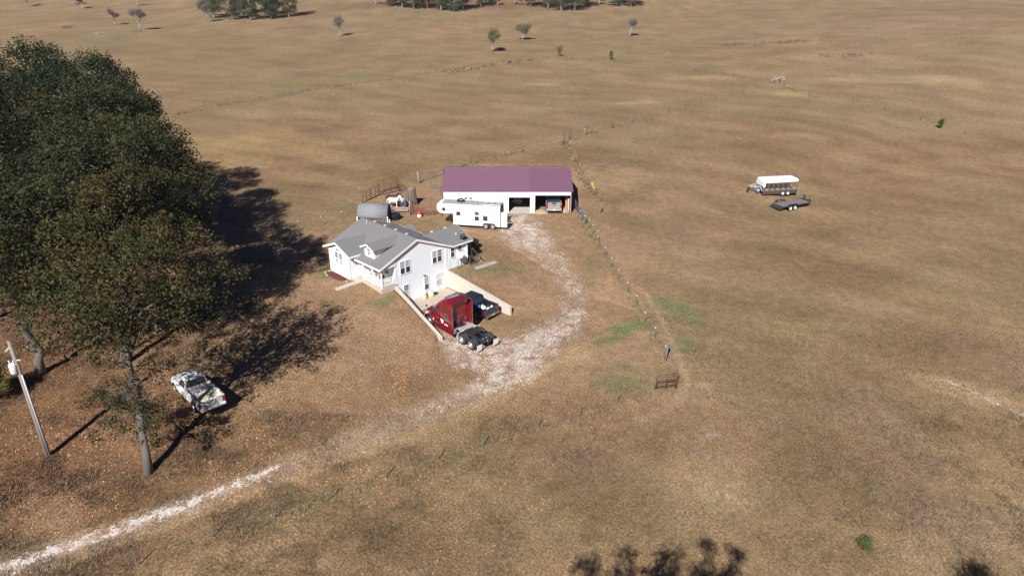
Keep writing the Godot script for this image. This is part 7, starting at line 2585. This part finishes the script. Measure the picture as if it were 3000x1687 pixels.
	t = thing("boat", "small grey-blue overturned boat in the shade under the oaks", "boat", G(-30.6, -63.2), 60.0)
	st = mb(true)
	var hull := []
	for i in 7:
		var z := lerpf(-1.7, 1.7, i / 6.0)
		var w := 0.62 * sqrt(maxf(0.04, 1.0 - pow(absf(z) / 1.75, 2.6)))
		var r2 := []
		for k in 9:
			var a := PI * k / 8.0
			r2.append(Vector3(cos(a) * w, sin(a) * 0.42 * (0.5 + w * 0.8), z))
		hull.append(r2)
	loft(st, hull, true, true)
	obj("hull", st, mat("hull_slate", Color(0.22, 0.24, 0.33), 0.5), t)
	var da := thing("fallen_branch", "pale dead fallen branch at the far fence corner on the right", "dead branch", G(67.5, -188.7))
	st = mb(true)
	rng.seed = 21
	for k in 9:
		var d := Vector3(rng.randfn(), 0.5 + rng.randf() * 0.5, rng.randfn()).normalized() * rng.randf_range(1.2, 2.8)
		pipe(st, crooked(rng, Vector3(rng.randfn() * 1.4, 0.0, rng.randfn() * 0.3), d + Vector3(rng.randfn() * 1.2, 0, 0), 3, 0.1), [0.09, 0.07, 0.05, 0.02], 5)
	stuff(obj("branches", st, mat("bleached", Color(0.42, 0.38, 0.35), 0.9), da))

# ---------------------------------------------------------------- grass, stones and leaves on the ground
func inside_built(x: float, z: float) -> bool:
	var u := (x - z) * SQ
	var v := (x + z) * SQ
	if u > 35.4 and u < 47.6 and v > -63.0 and v < -54.0:
		return true
	if u > wall_x(v) - 0.35 and u < 44.75 and v > -54.3 and v < -45.0:
		return true
	if x > -9.0 and x < 7.8 and z > -100.5 and z < -88.0:
		return true
	return false

func make_cover() -> void:
	var r := RandomNumberGenerator.new()
	r.seed = 55
	var gm := tinted("grass_blade", 0.85, 0.3)
	gm.metallic_specular = 0.2
	var tuft := mb()
	for i in 7:
		var a := r.randf() * TAU
		var o := Vector3(r.randfn() * 0.35, 0, r.randfn() * 0.35)
		var s := Vector3(cos(a), 0, sin(a)) * 0.10
		var tip := o + Vector3(r.randfn() * 0.5, r.randf_range(0.6, 1.1), r.randfn() * 0.5)
		tri(tuft, o - s, o + s, tip)
	tuft.generate_normals()
	var tm := tuft.commit()
	var xf := []
	var cc := []
	var n := 150000
	while xf.size() < n:
		# nearer ground carries more tufts, as it shows them
		var z := -27.0 / lerpf(1.0, 0.16, pow(r.randf(), 0.8))
		var x := r.randf_range(-1.0, 1.0) * (absf(z) * 0.72 + 10.0)
		if inside_built(x, z):
			continue
		var g := gravel(x, z)
		if r.randf() < g * 1.3:
			continue
		var yard := x > -22.0 and x < 12.8 and z < -46.0 and z > -98.0
		var b := n_mid.get_noise_2d(x * 2.2, z * 2.2) + n_small.get_noise_2d(x, z) * 0.6
		if r.randf() > 0.5 + b * 1.2 or r.randf() < smoothstep(65.0, 120.0, -z):
			continue
		var d := sqrt(x * x + z * z) / 40.0
		var h := r.randf_range(0.05, 0.12) * (0.55 if yard else 1.0 + maxf(0.0, b) * 1.3) * clampf(d, 0.8, 1.15) * clampf(2.6 - d, 0.35, 1.0)
		var w := h * r.randf_range(0.9, 1.7)
		xf.append(Transform3D(Basis(Vector3.UP, r.randf() * TAU).scaled(Vector3(w, h, w)), G(x, z)))
		var c := ground_color(x, z)
		var k := r.randf_range(0.6, 1.25)
		var warm := r.randf_range(0.9, 1.12)
		cc.append(Color(c.r * k * warm, c.g * k, c.b * k / warm))
	stuff(tag(copies("grass", tm, gm, self, xf, cc), "dry tufted grass covering the yard and pasture", "grass"))
	# weeds along fences and field edges
	xf = []
	cc = []
	var lines := [[[11.6, -96.0], [10.8, -101.0], [10.1, -114.0], [9.7, -125.0], 260, 0.35], [[9.0, -126.0], [13.0, -132.5], [20.0, -141.0], [39.0, -169.0], 150, 0.32], [[8.2, -86.0], [10.0, -80.0], [12.0, -68.0], [13.3, -55.0], 420, 0.22], [[13.3, -50.0], [8.3, -48.0], [1.9, -44.4], [-8.4, -38.6], [-21.0, -31.0], 420, 0.2],
		[[-72.0, -150.0], [-62.0, -164.0], [-49.0, -180.0], [-24.0, -208.0], [5.0, -230.0], [16.0, -234.0], 330, 0.42], [[16.0, -234.0], [31.0, -227.0], [48.0, -212.0], [66.0, -186.0], 90, 0.4], [[1.7, -121.0], [-6.5, -113.3], [-12.9, -107.0], 160, 0.35], [[9.0, -126.4], [9.6, -126.8], 80, 0.5], [[66.0, -186.0], [69.0, -170.0], [85.0, -151.0], 60, 0.4], [[-20.0, -207.0], [4.0, -229.0], 90, 0.8]]
	for l in lines:
		var m: int = l[l.size() - 2]
		var hh: float = l[l.size() - 1]
		for i in m:
			var s: int = r.randi() % (l.size() - 3)
			var t := r.randf()
			var x: float = lerpf(l[s][0], l[s + 1][0], t) + r.randfn() * hh * 1.1
			var z: float = lerpf(l[s][1], l[s + 1][1], t) + r.randfn() * hh * 1.1
			var h := hh * r.randf_range(0.5, 1.5)
			xf.append(Transform3D(Basis(Vector3.UP, r.randf() * TAU).scaled(Vector3(h * 1.2, h, h * 1.2)), G(x, z)))
			var c: Color = [Color(0.26, 0.185, 0.11), Color(0.32, 0.23, 0.14), Color(0.20, 0.15, 0.09), Color(0.21, 0.19, 0.10)][r.randi() % 4]
			cc.append(c)
	for i in 150:   # russet weeds far up the right slope
		var q: Array = [[93.0, -250.0, 4.5, 1.6], [90.0, -251.0, 12.0, 3.0], [97.5, -220.0, 10.0, 4.0], [73.0, -254.0, 4.0, 1.0]][mini(3, int(r.randf() * 4.6))]
		var x: float = q[0] + r.randfn() * q[2] * 0.5
		var z: float = q[1] + r.randfn() * q[3] * 0.5
		var h := r.randf_range(0.5, 1.2)
		xf.append(Transform3D(Basis(Vector3.UP, r.randf() * TAU).scaled(Vector3(h, h, h)), G(x, z)))
		cc.append(Color(0.22, 0.12, 0.08) if r.randf() < 0.7 else Color(0.22, 0.15, 0.08))
	stuff(tag(copies("weeds", tm, gm, self, xf, cc), "rough dry weeds along fences and on the far slope", "weeds"))
	# gravel stones
	var st := mb()
	var v := [Vector3(1, 0, 0.2), Vector3(0.3, 0, 0.9), Vector3(-0.8, 0, 0.5), Vector3(-0.7, 0, -0.6), Vector3(0.4, 0, -0.9)]
	for i in 5:
		tri(st, v[i], v[(i + 1) % 5], Vector3(0.05, 0.6, 0.0)) if false else tri(st, v[(i + 1) % 5], v[i], Vector3(0.05, 0.6, 0.0))
	st.generate_normals()
	var sm := st.commit()
	var gs := tinted("gravel_stone", 0.9)
	xf = []
	cc = []
	var tries := 0
	while xf.size() < 42000 and tries < 240000:
		tries += 1
		var x: float
		var z: float
		if r.randf() < 0.82:
			x = r.randf_range(-8.5, 10.5)
			z = r.randf_range(-90.0, -46.0)
		elif r.randf() < 0.8:
			var t := r.randf()
			x = lerpf(-16.0, -30.0, t) + r.randfn() * 0.5
			z = lerpf(-39.8, -29.9, t) + r.randfn() * 0.5
		else:
			x = r.randf_range(34.0, 41.0)
			z = r.randf_range(-54.0, -45.0)
		if inside_built(x, z) and z < -88.0:
			continue
		var g := gravel(x, z)
		if r.randf() > g * smoothstep(-0.25, 0.35, n_small.get_noise_2d(x * 2.2, z * 2.2) + 0.5 * n_mid.get_noise_2d(x * 4.0, z * 4.0)):
			continue
		var s := r.randf_range(0.02, 0.05) * (1.7 if r.randf() < 0.08 else 1.0)
		xf.append(Transform3D(Basis(Vector3(r.randfn() * 0.3, 1, r.randfn() * 0.3).normalized(), r.randf() * TAU).scaled(Vector3(s, s * 0.8, s)), G(x, z)))
		var k := r.randf_range(0.7, 1.2)
		cc.append(Color(0.58 * k, 0.53 * k, 0.495 * k))
	stuff(tag(copies("gravel", sm, gs, self, xf, cc), "loose white limestone gravel scattered over the driveway", "gravel"))
	# fallen leaves
	st = mb()
	tri(st, Vector3(-0.5, 0.0, 0.0), Vector3(0.0, 0.16, 0.34), Vector3(0.5, 0.05, 0.0))
	tri(st, Vector3(-0.5, 0.0, 0.0), Vector3(0.5, 0.05, 0.0), Vector3(0.0, 0.12, -0.34))
	st.generate_normals()
	var lm := st.commit()
	xf = []
	cc = []
	var zones := [[-31.0, -41.0, 9.0, 7.0, 4200], [-18.0, -43.0, 7.0, 5.0, 3000], [-22.0, -36.0, 9.0, 3.0, 1500], [-38.0, -52.0, 9.0, 9.0, 2000], [-24.0, -48.0, 8.0, 6.0, 1800], [-10.0, -51.0, 7.0, 4.0, 1500], [-11.0, -38.5, 7.0, 2.0, 1400], [2.0, -46.0, 8.0, 4.0, 900], [-6.0, -33.0, 16.0, 6.0, 900], [-9.0, -51.5, 0.6, 3.0, 500]]
	for q in zones:
		for i in q[4]:
			var x: float = q[0] + r.randfn() * q[2] * 0.6
			var z: float = q[1] + r.randfn() * q[3] * 0.6
			if inside_built(x, z) or n_mid.get_noise_2d(x * 2.0, z * 2.0) < -0.12 + r.randfn() * 0.1:
				continue
			var s := r.randf_range(0.09, 0.18)
			xf.append(Transform3D(Basis(Vector3(r.randfn() * 0.5, 1, r.randfn() * 0.5).normalized(), r.randf() * TAU).scaled(Vector3.ONE * s), G(x, z) + Vector3(0, 0.02, 0)))
			var c: Color = [Color(0.40, 0.25, 0.13), Color(0.46, 0.31, 0.18), Color(0.26, 0.13, 0.06), Color(0.34, 0.17, 0.07)][r.randi() % 4]
			cc.append(c)
	stuff(tag(copies("fallen_leaves", lm, gm, self, xf, cc), "tan fallen oak leaves littering the ground near the oaks and road", "fallen leaves"))

func _ready() -> void:
	rng.seed = 7
	var cam := Camera3D.new()
	cam.name = "camera"
	cam.fov = 43.4
	cam.near = 0.5
	cam.far = 3000.0
	cam.position = Vector3(0, 31, 0)
	cam.rotation_degrees = Vector3(-24, 0, 0)
	add_child(cam)
	cam.current = true
	var sky_m := ProceduralSkyMaterial.new()
	sky_m.sky_top_color = Color(0.17, 0.36, 0.78)
	sky_m.sky_horizon_color = Color(0.58, 0.72, 0.92)
	sky_m.sky_curve = 0.18
	sky_m.ground_bottom_color = Color(0.30, 0.25, 0.19)
	sky_m.ground_horizon_color = Color(0.52, 0.50, 0.47)
	sky_m.sky_energy_multiplier = 0.4
	sky_m.ground_energy_multiplier = 0.42
	sky_m.sun_angle_max = 12.0
	var sky := Sky.new()
	sky.sky_material = sky_m
	var env := Environment.new()
	env.background_mode = Environment.BG_SKY
	env.sky = sky
	env.tonemap_mode = Environment.TONE_MAPPER_LINEAR
	env.tonemap_exposure = 1.6
	env.sdfgi_enabled = true
	env.ssao_enabled = true
	env.ssil_enabled = true
	env.fog_enabled = true
	env.fog_density = 0.00012
	env.fog_light_color = Color(0.80, 0.85, 0.92)
	var we := WorldEnvironment.new()
	we.name = "sky"
	we.environment = env
	add_child(we)
	var sun := DirectionalLight3D.new()
	sun.name = "sun"
	sun.light_color = Color(1.0, 0.985, 0.965)
	sun.light_energy = 1.55
	sun.light_angular_distance = 0.53
	sun.shadow_enabled = true
	add_child(sun)
	var el := deg_to_rad(39.5)
	sun.look_at_from_position(Vector3.ZERO, Vector3(0.30 * cos(el), -sin(el), -0.954 * cos(el)))

	tex_grain = noise_tex(512, 0.05, 5, Color(0.72, 0.71, 0.70), Color(1, 1, 1), 31)
	tex_blotch = noise_tex(512, 0.012, 5, Color(0.86, 0.85, 0.84), Color(1, 1, 1), 32)
	tex_bump = noise_tex(512, 0.08, 3, Color.BLACK, Color.WHITE, 33, true)
	make_ground()
	make_house()
	make_barn()
	make_vehicles()
	make_trees()
	make_fences()
	make_animals()
	make_yard()
	make_cover()
